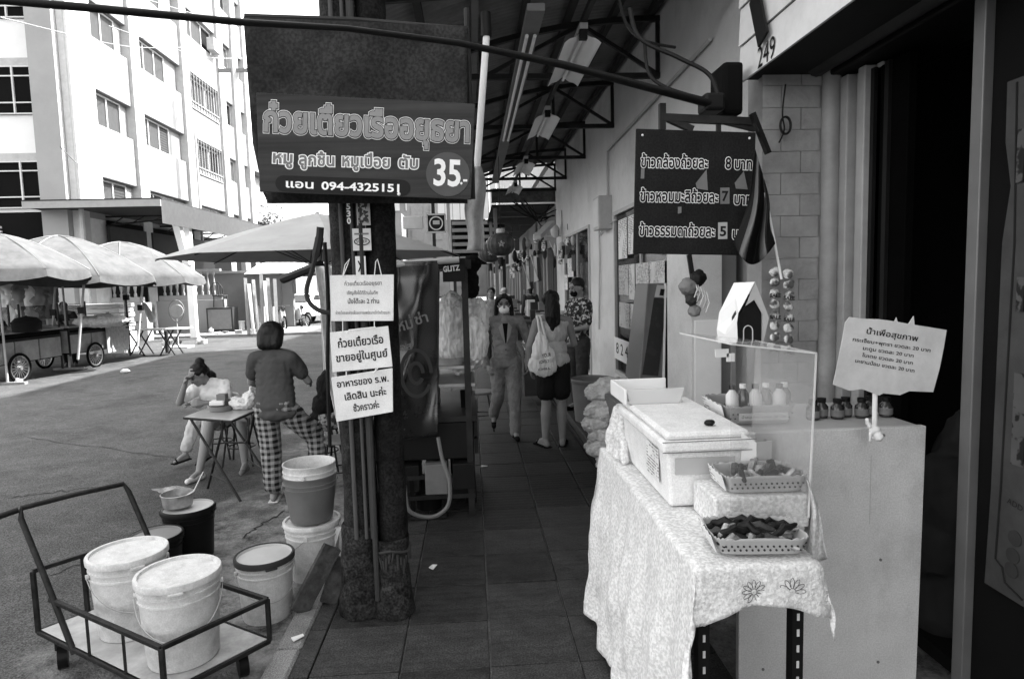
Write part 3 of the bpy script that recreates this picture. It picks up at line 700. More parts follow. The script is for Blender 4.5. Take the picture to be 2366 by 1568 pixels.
# ground level behind the awning
gr = thing('arcade', 'dark recessed ground floor with grey panels below the white awning', 'building', (-14, 24, 0))
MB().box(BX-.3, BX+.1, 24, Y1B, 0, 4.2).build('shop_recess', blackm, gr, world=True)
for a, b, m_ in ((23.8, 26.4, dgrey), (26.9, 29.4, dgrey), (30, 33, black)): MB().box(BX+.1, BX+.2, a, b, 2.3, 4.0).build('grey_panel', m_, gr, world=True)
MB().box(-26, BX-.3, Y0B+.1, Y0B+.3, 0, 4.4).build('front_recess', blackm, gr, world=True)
for k in range(8): MB().box(-20, -15.4, Y0B-.02, Y0B+.06, 2.9+.14*k, 2.97+.14*k).build('slat', lgrey, gr, world=True)
MB().box(-20, -15.2, Y0B-.3, Y0B+.0, 2.3, 2.75).build('ledge', bwall, gr, world=True)
# white awning
AY0 = 21.6; _a = yp(372, 468, AY0); AX1 = _a.x; AX0 = yp(50, 445, AY0).x; AY1 = xp(612, 520, AX1).y; AZ = _a.z-.05
ag = thing('white_awning', 'wide white metal awning with corrugated side skirt across the street', 'awning', (-12, 28, 4.6))
MB().box(AX0, AX1, AY0, AY1, AZ-.02, AZ+.03).build('roof_deck', dgrey, ag, world=True)
MB().box(AX0, AX1, AY0-.05, AY0-.002, AZ-.06, AZ+.16).build('front_trim', mat('sun_white', .3), ag, world=True)
MB().box(AX0, AX1+.02, AY0-.06, AY1, AZ+.165, AZ+.2).build('top_flashing', dgrey, ag, world=True)
def cor(a, b): y = AY0+(AY1-AY0)*a; return (AX1+.03+.03*math.sin(y*14*math.pi/1.), y, AZ+.15-.78*b)
MB().grid(lambda a, b: (AX1+.03+.03*(1 if int(a*260) % 2 else -1), AY0+(AY1-AY0)*a, AZ+.15-.75*b), 260, 1).build('skirt', mat('skirt_paint', .15), ag, world=True, solid=.004)
for y in (24, 28, 32, 36): 
    t = MB(); t.bar((AX0, y, AZ-.1), (AX1, y, AZ-.1), .06); t.bar((AX0, y, AZ-.5), (AX1, y, AZ-.15), .05)
    for k in range(6): x = AX0+(AX1-AX0)*k/6; t.bar((x, y, AZ-.5+.35*k/6), (x+.4, y, AZ-.12), .03)
    t.build('truss', dsteel, ag, world=True)
pp = gp(444, 790, RD)
for (u0, v0, u1, v1) in ((432, 520, 436, 620), (405, 505, 433, 610)):
    a = xp(u0, v0, AX1-.2); b = xp(u1, v1, AX1-.2); MB().bar((AX1-.2, a.y, a.z), (AX1-.2, a.y if u0 == 432 else b.y, 0 if u0 == 432 else b.z), .22).build('post' if u0 == 432 else 'brace', white, ag, world=True)
for y in (29.5, 34.5): MB().bar((AX1-.2, y, 0), (AX1-.2, y, AZ-.1), .2).build('post', sunw, ag, world=True)
a = xp(600, 560, AX1-.4)
# low white wall with ledge
lw = thing('garden_wall', 'sunlit low white wall with a coping beyond the parked carts', 'wall', (-10.5, 27, 0))
w0, w1 = gp(430, 770, RD), gp(560, 768, RD)
MB().box(-12.2, -7.6, 28.2, 28.5, RD, 2.35).build('wall', bwall, lw, world=True)
MB().box(-12.3, -7.5, 28.1, 28.6, 2.352, 2.45).build('coping', sunw, lw, world=True)
MB().box(-13.5, -5, 24.5, 28.1, RD-.1, RD+.09).build('paved_edge', conc, lw, world=True)
# baluster panels
bal = thing('balustrade', 'white turned baluster railing on the shop terrace behind the carts', 'railing', (-12.5, 24, 0))
bo = None
for k in range(9):
    prof = [(.05, 0), (.05, .1), (.025, .14), (.06, .35), (.03, .55), (.025, .75), (.05, .8), (.05, .9)]
    if bo is None: o = MB().lathe(prof, n=10).build('baluster', sunw, bal, smooth=True); bo = o.data
    else: o = bpy.data.objects.new('baluster', bo); COL.objects.link(o); o.parent = bal
    o.location = (-1.4+k*.24, 0, 1.5)
MB().box(-1.6, .8, -.08, .08, 2.41, 2.5).build('rail', sunw, bal); MB().box(-1.6, .8, -.08, .08, 1.3, 1.49).build('rail', sunw, bal)
MB().box(-1.7, .9, -.1, .3, RD, 1.29).build('base', bgrey, bal)
bal2 = copy_tree(bal, (-10.7, 26.5, 0), 0, 'short white baluster railing leaning by the low wall'); 
# far white tower and pale blocks up the street
ft = thing('striped_tower', 'pale distant building with horizontal sunshades behind the umbrella', 'building', (-22, 62, 0))
MB().box(-26, -17.5, 60, 75, 0, 14).build('wall', bwall, ft, world=True)
for k in range(14): MB().box(-26, -17.2, 59.6, 59.98, 1+.95*k, 1.25+.95*k).build('sunshade', sunw, ft, world=True)
for k in range(5): MB().box(-21.5+k*.2, -21.4+k*.2+2.4, 59.4, 59.55, 8.4-.6*k, 8.6-.6*k).build('stair', mgrey, ft, world=True)
ft2 = thing('distant_tower', 'hazy white high rise far beyond the walkway gap', 'building', (-14, 110, 0))
MB().box(-22, -4, 110, 120, 0, 24).build('wall', bwall, ft2, world=True)
for k in range(6):
    for i in range(8): MB().box(-21+i*2.1, -19.9+i*2.1, 109.8, 109.99, 6+k*2.6, 7.3+k*2.6).build('window', lgrey, ft2, world=True)
# continuing terrace on the left so the street does not end in sky
lt2 = thing('far_row', 'row of pale shophouses continuing beyond the white block', 'building', (-18, 52, 0))
MB().box(-24, -15.2, 44.1, 59, 0, 11).build('wall', bwall, lt2, world=True)
for k in range(5):
    for i in range(4): MB().box(-15.19, -15.1, 45+i*3.4, 47+i*3.4, 1.5+2.3*k, 2.7+2.3*k).build('window', mgrey, lt2, world=True)
# slim street tree
tree = thing('street_tree', 'small thin leaved tree beside the far pale building', 'tree', (-12.8, 42, 0))
MB().tube([(0, 0, 0), (.05, 0, 2.5), (-.05, .1, 4.6)], [.1, .07, .03], 7).build('trunk', dgrey, tree)
lv = MB(); q = random.Random(4)
for k in range(900):
    d = Vector((q.gauss(0, .55), q.gauss(0, .55), q.gauss(0, .8))); p = Vector((0, 0, 5.2))+d; a = Vector((q.uniform(-1, 1), q.uniform(-1, 1), q.uniform(-1, 1))).normalized()*.1; b = a.cross(Vector((q.random(), q.random(), 1))).normalized()*.05
    lv.add([p-a, p+b, p+a, p-b], [(0, 1, 2, 3)])
lv.build('crown', mat('foliage', .09), tree)
# utility pole of concrete and power lines
up = thing('utility_pole', 'slim pale concrete pole rising in front of the white block', 'pole', (-10.4, 31.0, RD))
px_ = gp(548, 770, RD)
MB().tube([(0, 0, 0), (0, 0, 13)], [.22, .16], 4).build('shaft', sunw, up); MB().box(-.7, .7, -.06, .06, 11.5, 11.65).build('crossarm', mgrey, up)
for i, (u0, v0, u1, v1) in enumerate(((250, 60, 560, 135), (0, 40, 420, 110), (340, 0, 620, 50), (140, 340, 200, 370))):
    a, b = yp(u0, v0, 14), yp(u1, v1, 30); m_ = (a+b)/2-Vector((0, 0, .25))
    cable('power_line', [a, m_, b], .012, mgrey, ['thin overhead wire crossing the upper windows of the white block', 'thin overhead wire nearest the left edge of the sky', 'thin overhead wire at the very top beside the grey tarpaulin', 'short wire in front of the grey corner column'][i], 'wire')

# ================================================================== parked car, motorcycles, clutter across the street
def make_car(loc, rz, lab, m):
    c = thing('parked_car', lab, 'car', loc, rz)
    sec = [(-2.1, .35), (-2.15, .75), (-2.0, .95), (-1.0, 1.02), (-.45, 1.42), (1.1, 1.45), (1.8, 1.02), (2.1, .95), (2.15, .4)]
    mb = MB(); wd = [.8]*9
    for side in (0,):
        vs = []; 
        for s_, y in ((-1, 0), (1, 0)):
            for (x, z) in sec: vs.append((x, s_*(.82 if z < 1.1 else .62), z))
        n = 9; fs = [tuple(range(n-1, -1, -1)), tuple(range(n, 2*n))]+[(i, (i+1) % n, n+(i+1) % n, n+i) for i in range(n)]
        mb.add(vs, fs)
    mb.build('body', m, c, bevel=.06)
    g = MB()
    for s_ in (-1, 1): g.poly([(-.85, s_*.78, 1.05), (-.42, s_*.655, 1.37), (1.0, s_*.655, 1.39), (1.55, s_*.78, 1.05)], .02*s_, (0, 1, 0))
    g.poly([(-1.02, -.62, 1.06), (-1.02, .62, 1.06), (-.5, .55, 1.39), (-.5, -.55, 1.39)], .02, (-.6, 0, .8))
    g.build('window', glassd, c)
    for x in (-1.35, 1.35):
        for s_ in (-1, 1):
            o = MB().tube([(x, s_*.68, .31), (x, s_*.86, .31)], .31, 20).build('wheel', blackm, c)
            r = MB().tube([(x, s_*.84, .31), (x, s_*.875, .31)], .19, 14).build('rim', steel, o)
    for s_ in (-1, 1): MB().box(-2.16, -2.05, s_*.62-.17, s_*.62+.17, .65, .82).build('headlight', white, c, bevel=.03)
    MB().box(-2.17, -2.08, -.75, .75, .32, .5).build('bumper', dgrey, c, bevel=.03)
    return c
cp = gp(705, 752, RD); make_car((cp.x-.3, cp.y+2, RD), R(70), 'white parked hatchback behind the motorcycle across the street', white)
def make_bike(loc, rz, lab):
    c = thing('motorcycle', lab, 'motorcycle', loc, rz, group='motorcycles parked across the street')
    for x in (-.62, .62):
        w_ = MB(); 
        ring = [(x+.28*math.cos(t), 0, .30+.28*math.sin(t)) for t in [2*math.pi*k/20 for k in range(21)]]
        w_.tube(ring, .035, 6, caps=False); wo = w_.build('wheel', blackm, c)
        s_ = MB()
        for k in range(6): t = math.pi*k/6; s_.bar((x-.26*math.cos(t), 0, .3-.26*math.sin(t)), (x+.26*math.cos(t), 0, .3+.26*math.sin(t)), .015)
        s_.build('spokes', steel, wo)
    b = MB(); b.poly([(-.5, -.1, .45), (-.35, -.1, .9), (-.05, -.1, .6), (.7, -.1, .75), (.75, -.1, .6), (.2, -.1, .35), (-.2, -.1, .3)], .2, (0, 1, 0)); b.build('body', lgrey, c, bevel=.03)
    MB().box(-.02, .65, -.12, .12, .76, .84).build('seat', black, c, bevel=.03)
    f = MB(); f.bar((-.62, 0, .3), (-.4, 0, 1.0), .05); f.bar((-.4, -.3, 1.02), (-.4, .3, 1.02), .03); f.build('fork', steel, c)
    MB().ball((-.5, 0, .9), .09).build('headlight', glassd, c)
    return c
b1 = gp(700, 757, RD); make_bike((b1.x-.4, b1.y, RD), R(155), 'motorcycle parked nearest the leaning steel post across the street')
b2 = gp(650, 762, RD); copy_tree(bpy.data.objects['motorcycle'], (b2.x, b2.y, RD), R(120), 'motorcycle parked left of the other one beside the junk pile')
# junk by the wall: chairs, boards, cones, crates, upright poles
def chair(loc, rz, lab, m, s=1.):
    c = thing('chair', lab, 'chair', loc, rz)
    MB().box(-.22, .22, -.2, .2, .42, .46).build('seat', m, c, bevel=.01)
    for x in (-.2, .2):
        for y in (-.18, .18): MB().bar((x, y, 0), (x*.9, y*.9, .42), .03).build('leg', m, c)
    for x in (-.15, -.05, .05, .15): MB().bar((x, .2, .46), (x, .26, .88), .025).build('back_slat', m, c)
    a = MB(); a.tube([(-.2, .19, .46), (-.22, .26, .75), (-.1, .29, .95), (.1, .29, .95), (.22, .26, .75), (.2, .19, .46)], .02, 6); a.build('back_frame', m, c)
    return c
c1 = gp(505, 765, RD); chair((c1.x, c1.y-1, RD+.09), R(160), 'white plastic chair in front of the low white wall', offw)
c2 = yp(510, 700, 26.3)
cc = chair((c2.x, 26.3, 1.0), R(175), 'round backed rattan chair on top of the dark cabinet', dgrey)
cb_ = thing('junk_cabinet', 'dark cabinet carrying a rattan chair by the low wall', 'cabinet', (c2.x, 26.4, RD))
MB().box(-.5, .5, -.3, .3, .1, 1.04).build('body', dgrey, cb_); MB().box(-.44, .44, -.32, -.302, .2, .98).build('door', mgrey, cb_)
q = random.Random(9)
pl_ = thing('plank_bundle', 'upright timber planks leaning on the wall behind the cones', 'planks', (-9, 27, RD))
for k in range(7):
    u = 575+k*11; a = gp(u, 772, RD+.09); b = yp(u-8+q.uniform(-4, 4), 640+q.uniform(-8, 20), a.y+.9); MB().bar(a, b, .12, .04).build('plank', [mgrey, lgrey, conc][k % 3], pl_, world=True)
cone0 = None
for i, (u, v) in enumerate(((612, 768), (636, 768), (600, 762))):
    p = gp(u, v, RD); lab = ['traffic cone between the plank bundle and second cone', 'rightmost traffic cone at the road edge', 'traffic cone standing behind the first one by the planks'][i]
    if cone0 is None:
        cone0 = thing('traffic_cone', lab, 'cone', p, 0, 'traffic cones at the road edge')
        MB().lathe([(.26, .04), (.2, .06), (.06, 1.0), (.04, 1.02)], n=14).build('cone', lgrey, cone0, smooth=True); MB().box(-.3, .3, -.3, .3, 0, .05).build('foot', black, cone0)
        MB().lathe([(.175, .25), (.12, .55)], n=14).build('stripe', white, cone0)
    else: copy_tree(cone0, p, 0, lab)
for i, (u, v, s_, m_) in enumerate(((545, 765, .6, white), (660, 755, .7, lgrey), (590, 740, .5, mgrey), (520, 768, .4, dgrey))):
    p = gp(u, v, RD+.05); c = thing('crate', ['white styrofoam crate by the low wall', 'grey crate beside the motorcycles', 'small grey crate among the planks', 'small dark crate under the white plastic chair'][i], 'crate', p, R(10*i))
    MB().box(-s_/2, s_/2, -s_/3, s_/3, 0, s_*.6).build('box', m_, c, bevel=.02); MB().box(-s_/2-.02, s_/2+.02, -s_/3-.02, s_/3+.02, s_*.6, s_*.68).build('lid', m_, c, bevel=.02)
ss = gp(655, 760, RD); s_ = thing('market_umbrella', 'small pale umbrella over the junk beside the motorcycles', 'umbrella', (ss.x, ss.y, RD))
MB().tube([(0, 0, 0), (0, 0, 2.9)], .03, 6).build('pole', mgrey, s_); MB().lathe([(1.5, 2.35), (.9, 2.75), (0.02, 2.95)], n=10).build('canopy', offw, s_)

# pale blocks closing the street
for i, (x0, x1, y, h) in enumerate(((-17, -8, 78, 10), (-7.9, 2, 84, 13), (2.2, 14, 80, 9), (-60, -27, 70, 12))):
    c = thing('street_end_building', ['low pale building closing the street left of the gap', 'mid height pale building at the street end above the cart', 'low building at the street end behind the walkway', 'long pale block far left behind the awning', 'white block at the far left edge'][i], 'building', (x0, y, 0))
    MB().box(x0, x1, y, y+(8 if i < 4 else 12), 0, h).build('wall', bwall, c, world=True)
    for k in range(int(h/3)):
        for j in range(int((x1-x0)/2.4)): MB().box(x0+.5+j*2.4, x0+2+j*2.4, y-.1, y-.01, 1.2+3*k, 2.5+3*k).build('window', mgrey, c, world=True)
# ================================================================== posts with hanging boards
post = mat('sooty_post', .016, rough=.7, var=.8, sc_=9, bump=.8, bs=25, dirt=.4, speck=.5, sps=90)
boot = mat('rusted_boot', .022, rough=.85, var=.85, sc_=12, bump=1.5, bs=26, dirt=.6, speck=.5, sps=90)
cp_ = thing('conduit_post', 'thick dark square post with grey conduits and rusty flared foot carrying handwritten boards', 'post', (-.62, 3.3, 0))
b0 = gp(812, 1400); px0, px1 = yp(775, 900, 3.25).x, yp(852, 900, 3.25).x
cx_ = (px0+px1)/2
for u, rr in ((806, .011), (830, .009), (845, .012)):
    x = yp(u, 900, 3.22).x; MB().tube([(x, 3.235, .42), (x, 3.235, 3.8)], rr, 8).build('conduit', dgrey if u == 845 else mat('conduit_grey', .07), cp_, world=True, smooth=True)
prof = [(.128, 0), (.122, .05), (.112, .14), (.104, .24), (.100, .34), (.098, .46), (.088, .475)]
def sleeve(c, prof, name, parent, m, seed=0):
    mb = MB(); n = 28; vs = []; fs = []
    rows = []
    for i in range(len(prof)-1):
        for k in range(5): t = k/5; rows.append((prof[i][0]*(1-t)+prof[i+1][0]*t, prof[i][1]*(1-t)+prof[i+1][1]*t))
    rows.append(prof[-1])
    for r, z in rows:
        for k in range(n):
            t = 2*math.pi*k/n; rr = r*(1+.10*noise.noise(Vector((math.cos(t)*1.5+seed, math.sin(t)*1.5, z*9)))+.03*noise.noise(Vector((math.cos(t)*5, math.sin(t)*5+seed, z*30))))
            vs.append((c[0]+rr*math.cos(t), c[1]+rr*math.sin(t), z))
    for i in range(len(rows)-1):
        for k in range(n): fs.append((i*n+k, i*n+(k+1) % n, (i+1)*n+(k+1) % n, (i+1)*n+k))
    mb.add(vs, fs); return mb.build(name, m, parent, world=True, smooth=True)
sleeve((cx_-.01, 3.34), prof, 'foot_sleeve', cp_, boot); sleeve((cx_, 3.335), [(.086, .3+.3*k) for k in range(12)]+[(.086, 3.9)], 'shaft', cp_, post, 3)
wp = thing('timber_post', 'dark timber post standing in a ragged metal shoe beside the conduit post', 'post', (-.45, 3.3, 0))
qx0, qx1 = yp(856, 900, 3.22).x, yp(924, 900, 3.22).x
sleeve(((qx0+qx1)/2, 3.30), [(.072, .2+.3*k) for k in range(12)]+[(.072, 3.9)], 'shaft', wp, mat('black_timber', .010, rough=.8, var=.8, sc_=9, bump=1., bs=18, speck=.5, sps=90), 9); MB().tube([(qx0-.012, 3.22, .1), (qx0-.008, 3.22, 3.7)], .014, 8).build('side_pipe', dgrey, wp, world=True, smooth=True)
sleeve(((qx0+qx1)/2-.01, 3.29), [(.105, 0), (.098, .08), (.088, .2), (.080, .33), (.086, .41)], 'shoe', wp, boot, 5)
rg = MB(); rr_ = random.Random(8)
for k in range(16):
    t = math.pi*(1+k/15)+.1; a = Vector(((qx0+qx1)/2-.01+.088*math.cos(t), 3.29+.088*math.sin(t), .33+.02*math.sin(k))); rg.tube([a, a+Vector((rr_.uniform(-.01, .02), -.008, -.03-.05*rr_.random()))], [.007, .004], 5)
ring = [((qx0+qx1)/2-.01+.09*math.cos(t), 3.29+.09*math.sin(t), .35+.01*math.sin(3*t)) for t in [2*math.pi*k/24 for k in range(25)]]
rg.tube(ring, .007, 6); rg.build('frayed_tie', dgrey, wp, world=True)
# stickers on the post
for i, (u0, v0, u1, v1, tx, m_) in enumerate(((822, 456, 856, 520, None, 0), (813, 528, 858, 578, None, 1), (820, 592, 846, 636, None, 2), (797, 450, 812, 512, 'ORD', 3))):
    a, b = yp(u0, v0, 3.205), yp(u1, v1, 3.205)
    s_ = thing('sticker', ['dark framed picture sticker highest on the conduit post', 'pale square sticker with an oval emblem on the post', 'small white sticker with black figure just above the boards', 'narrow vertical letter sticker at the top of the post'][i], 'sticker', (a.x, 3.21, a.z))
    MB().box(a.x, b.x, 3.21, 3.214, b.z, a.z).build('sheet', [lgrey, offw, paper, dgrey][i], s_, world=True)
    if i == 0: MB().box(a.x+.008, b.x-.008, 3.207, 3.2095, b.z+.01, a.z-.01).build('print', patt('sticker_print', 'noise', .03, .35, 60, rough=.5), s_, world=True)
    if i == 1:
        c = (a+b)/2; e = [(c.x+.036*math.cos(t), 3.208, c.z-.01+.017*math.sin(t)) for t in [2*math.pi*k/24 for k in range(25)]]; MB().tube(e, .0025, 5).build('oval_ring', dgrey, s_, world=True)
        letters("SUPER", (c.x-.026, 3.209, c.z-.016), (c.x+.026, 3.209, c.z-.016), (0, -1, 0), dgrey, s_, h=.014, lift=.001); MB().box(a.x+.01, b.x-.01, 3.207, 3.2095, a.z-.03, a.z-.022).build('bar', mgrey, s_, world=True)
    if i == 2: letters("X", (a.x+.012, 3.209, b.z+.02), (b.x-.012, 3.209, b.z+.02), (0, -1, 0), ink, s_, h=.05, lift=.001, offset=.03)
    if i == 3:
        for k, ch in enumerate("0530"): letters(ch, (a.x+.004, 3.209, a.z-.035-.034*k), (b.x-.004, 3.209, a.z-.035-.034*k), (0, -1, 0), white, s_, h=.028, lift=.001, offset=.03)
# handwritten boards
def board(name, lab, quad, Y, lines, m, hk=None, cords=()):
    P = [yp(u, v, Y) for u, v in quad]   # TL TR BR BL
    o = thing(name, lab, 'sign', P[3], 0, None)
    MB().poly([P[3], P[2], P[1], P[0]], .006, (0, 1, 0)).build('panel', m, o, world=True, bevel=.002)
    for (tx, u0, v0, u1, v1, h, off) in lines:
        a, b = yp(u0, v0, Y), yp(u1, v1, Y); letters(tx, a, b, (0, -1, 0), ink, o, h=h*Y/FL, lift=.002, offset=off)
    for pts in cords: MB().tube([yp(u, v, Y-.01) for u, v in pts], .0022, 5).build('cord', white, o, world=True)
    return o
card = mat('white_board', .68, rough=.55, var=.14, sc_=7, dirt=.2, speck=.06)
board('hanging_board', 'topmost white printed board tied to the post with string', [(762, 636), (910, 634), (909, 741), (765, 742)], 3.13,
      [("ก๋วยเตี๋ยวเรืออยุธยา", 796, 660, 882, 658, 9, .0), ("เชิญสั่งได้ที่ร้านในตึก", 802, 680, 873, 680, 8, 0), ("นั่งโต๊ะละ 2 ท่าน", 804, 701, 876, 700, 10, .012), ("ช่วยเว้นระยะห่างเพื่อลดการแพร่ระบาดโควิดด้วยนะคะ", 776, 726, 902, 725, 7, 0)], card,
      cords=(((792, 637), (797, 612), (808, 598), (803, 612), (793, 637)), ((865, 637), (868, 605), (872, 598), (876, 612), (882, 638))))
board('hanging_board', 'tilted white handwritten board in the middle of the three on the post', [(762, 768), (897, 753), (907, 847), (768, 860)], 3.12,
      [("ก๋วยเตี๋ยวเรือ", 782, 803, 886, 792, 18, .022), ("ขายอยู่ในศูนย์", 778, 836, 896, 823, 17, .022)], card,
      cords=(((792, 742), (792, 765)), ((865, 742), (865, 756)), ((800, 770), (806, 762), (868, 755))))
board('hanging_board', 'lowest handwritten board hanging tilted above the buckets', [(765, 872), (907, 850), (908, 951), (778, 974)], 3.11,
      [("อาหารของ ร.พ.", 780, 895, 898, 880, 15, .022), ("เลิดสิน นะค่ะ", 798, 924, 893, 911, 16, .022), ("ชั่วคราวค่ะ", 818, 950, 877, 941, 15, .022)], card,
      cords=(((800, 858), (800, 869)), ((868, 852), (866, 858)), ((862, 862), (873, 850))))
# big noodle sign and tarpaulin
SY = 2.98
TL, TR, BR, BL = [yp(u, v, SY) for u, v in ((592, 214), (1098, 240), (1088, 461), (600, 443))]
ns_ = thing('noodle_sign', 'dark wooden noodle stall sign with outlined lettering and a round 35 price', 'sign', BL)
wood = patt('dark_wood_print', 'noise', .006, .035, 2.2, rough=.5, thr=.5, soft=.22, stretch=(.5, 1, 16), rot=(0, .04, 0))
MB().poly([BL, BR, TR, TL], .012, (0, 1, 0)).build('panel', wood, ns_, world=True, bevel=.002)
lw_ = mat('letter_grey', .22, rough=.5); lt_ = mat('letter_light', .88, rough=.5)
def onS(u, v): return yp(u, v, SY)
main = [("ก๋วยเตี๋ยวเรืออยุธยา", 610, 300, 1083, 326)]
outlined(main[0][0], onS(612, 303), onS(1082, 328), (0, -1, 0), ns_, [(.075, lt_), (.058, ink), (.035, lw_)], h=52*SY/FL)
for tx, u0, v0, u1, v1 in (("หมู", 632, 376, 675, 379), ("ลูกชิ้น", 692, 381, 772, 384), ("หมูเปื่อย", 792, 384, 900, 388), ("ตับ", 922, 388, 965, 390)):
    outlined(tx, onS(u0, v0), onS(u1, v1), (0, -1, 0), ns_, [(.085, lt_), (.03, mgrey)], h=25*SY/FL)
a, b = onS(655, 424), onS(930, 434); d = (b-a)
pt_ = MB(); r_ = .035; out = []
ax = d.normalized(); az = Vector((-ax.z, 0, ax.x))
for s_, c in ((1, b), (-1, a)):
    for k in range(9): t = -math.pi/2+math.pi*k/8; out.append(c + ax*s_*math.cos(t)*r_ + az*(s_*math.sin(t))*r_)
pt_.poly([p+Vector((0, -.0022, 0)) for p in out], .002, (0, 1, 0)); pt_.build('phone_pill', black, ns_, world=True)
letters("แอน", onS(662, 433), onS(724, 436), (0, -1, 0), lt_, ns_, h=17*SY/FL, lift=.004, offset=.02)
letters("094-4325151", onS(744, 438), onS(922, 444), (0, -1, 0), lt_, ns_, h=17*SY/FL, lift=.004, offset=.025)
c = onS(1035, 403); MB().tube([c+Vector((0, -.0035, 0)), c+Vector((0, -.0005, 0))], 49*SY/FL, 40).build('price_disc', mat('disc_grey', .08, rough=.4), ns_, world=True)
letters("35", onS(1003, 427), onS(1062, 430), (0, -1, 0), mat('price_white', .85), ns_, h=57*SY/FL, lift=.005, offset=.025)
letters(".-", onS(1064, 426), onS(1079, 426), (0, -1, 0), mat('price_white', .85), ns_, h=26*SY/FL, lift=.005, offset=.02)
MB().ball(tuple(onS(922, 449)-Vector((0, .006, 0))), .008).build('bolt', white, ns_, world=True)
tarp = mat('tarpaulin', .022, rough=.7, var=.5, sc_=3.5, spec=.1, dirt=.4, speck=.35, sps=70)
t = MB()
def tf(a, b):
    uu = 566+(1080-566)*a; vt = 40+70*a*.3; vb = 470 if a > .06 else 330+(a/.06)*140
    v = vt+(vb-vt)*b; yy = 3.12+.02*math.sin(a*9+b*3)+.03*noise.noise(Vector((a*5, b*4, 1)))
    p = yp(uu-(1-b)*4*(1-a)+18*(1-a)*b*(1 if a < .1 else 0), v, yy); return p
t.grid(tf, 40, 24)
tag(t.build('tarpaulin', tarp, smooth=True, solid=.003), 'plain grey tarpaulin stretched above and behind the noodle sign', 'tarpaulin')
f = MB(); A = [(590, 20), (1076, 45)]
f.tube([yp(566, 40, 3.16), yp(820, 48, 3.16), yp(1082, 70, 3.16)], .016, 8); f.tube([yp(1078, 20, 3.2), yp(1092, 460, 3.2)], .014, 8)
tag(f.build('sign_frame', dsteel, smooth=True), 'thin dark pipe frame holding the tarpaulin', 'frame')
# drain pipe with torn cloth strip
dn = thing('white_pipe', 'slim white vertical pipe right of the noodle sign', 'pipe', (0, 3.9, 0))
MB().tube([yp(1124, 85, 3.9), yp(1112, 250, 3.9), yp(1100, 420, 3.9)], .02, 12).build('pipe', white, dn, world=True, smooth=True)
MB().tube([yp(1122, 30, 3.9), yp(1124, 85, 3.9)], .03, 12).build('elbow', black, dn, world=True, smooth=True)
t = MB()
def cs(a, b):
    w_ = 12+b*14+6*math.sin(b*5); uu = 1100-3*b+w_*(a*2-1)+3*math.sin(b*9); return yp(uu, 385+195*b, 3.86+.03*math.sin(a*7+b*2))
t.grid(cs, 12, 24); tag(t.build('cloth_strip', mat('grey_cloth', .28, rough=.8, var=.3, sc_=12), smooth=True, solid=.003), 'narrow grey cloth strip hanging below the white pipe', 'cloth')

# leaning planks by the posts
lp = thing('leaning_plank', 'dark rough plank leaning furthest left against the post', 'plank', gp(690, 1420), group='planks leaning on the post')
plm = mat('rough_plank', .06, rough=.9, var=.5, sc_=14, bump=1, bs=40, dirt=.3)
MB().bar(gp(690, 1412), yp(768, 1262, 3.42), .10, .035, up=(.5, -1, 0)).build('board', plm, lp, world=True, bevel=.004)
o = MB().bar(gp(752, 1405)+Vector((0, .06, 0)), yp(790, 1285, 3.5), .09, .035, up=(.3, -1, 0)).build('leaning_plank', plm, bevel=.004); tag(o, 'second dark plank leaning close behind the flared post foot', 'plank', 'planks leaning on the post')
o = MB().bar(yp(742, 1330, 3.72), yp(778, 1215, 3.75), .05, .02, up=(.3, -1, 0)).build('leaning_plank', white); tag(o, 'thin white strip of wood standing between the planks and buckets', 'plank', 'planks leaning on the post')

# ================================================================== buckets
pw = mat('white_plastic', .52, rough=.4, var=.16, sc_=18, dirt=.35, speck=.08)
pg = mat('grey_plastic', .12, rough=.35, var=.15, sc_=6, dirt=.3)
pk = mat('black_plastic', .008, rough=.35, var=.2)
def bucket(lab, c, r, h, m, lidm, rz=0, handle=True, lid=True, rimm=None, group='plastic buckets with lids', taper=.86, name='bucket', inner=None, dish=.012):
    o = thing(name, lab, 'bucket', c, rz, group)
    rb = r*taper
    prof = [(rb*.97, 0), (rb, .01), (r*.955, h*.74), (r*.99, h*.745), (r*.99, h*.765), (r*.96, h*.77), (r*.965, h*.83), (r*1.0, h*.835), (r*1.0, h*.855), (r*.97, h*.86), (r*.975, h*.95)]
    if lid: prof += [(r*.6, h*.95)]
    else: prof += [(r, h*.97), (r, h), (r*.95, h), (r*.93, h*.95), (rb*.9, .03), (.001, .02)]
    MB().lathe(prof, n=40).build('body', m, o, smooth=True)
    if lid:
        MB().lathe([(r*.98, h*.92), (r*1.045, h*.925), (r*1.05, h*.985), (r*1.03, h), (r*.95, h), (r*.93, h-dish), (.0005, h-dish*.9)], n=40).build('lid', inner or lidm, o, smooth=True)
        if rimm: MB().lathe([(r*1.052, h*.92), (r*1.06, h*.985), (r*1.03, h*1.012), (r*.96, h*1.005), (r*.945, h-.006)], n=40, cap=False).build('rim', rimm, o, smooth=True)
        MB().box(r*.93, r*1.075, -.03, .03, h*.89, h*.925).build('tab', rimm or lidm, o, bevel=.004)
    for s_ in (-1, 1): MB().tube([(0, s_*r*.97, h*.8), (0, s_*r*1.05, h*.8)], .012, 8).build('lug', m, o, smooth=True)
    if handle:
        pts = []
        for k in range(17):
            t = math.pi*k/16; pts.append((r*1.06*math.sin(t)*1.0, r*1.04*math.cos(t), h*.8-math.sin(t)*h*.42))
        MB().tube(pts, .0022, 6).build('handle', steel, o, smooth=True)
    return o
DZ = .10
bucket('white lidded bucket nearest the front corner of the trolley', (-1.305, 2.79, DZ+.013), .165, .385, pw, pw, R(-70))
bucket('white lidded bucket standing behind on the trolley', (-1.655, 3.06, DZ+.013), .165, .38, pw, pw, R(-50))
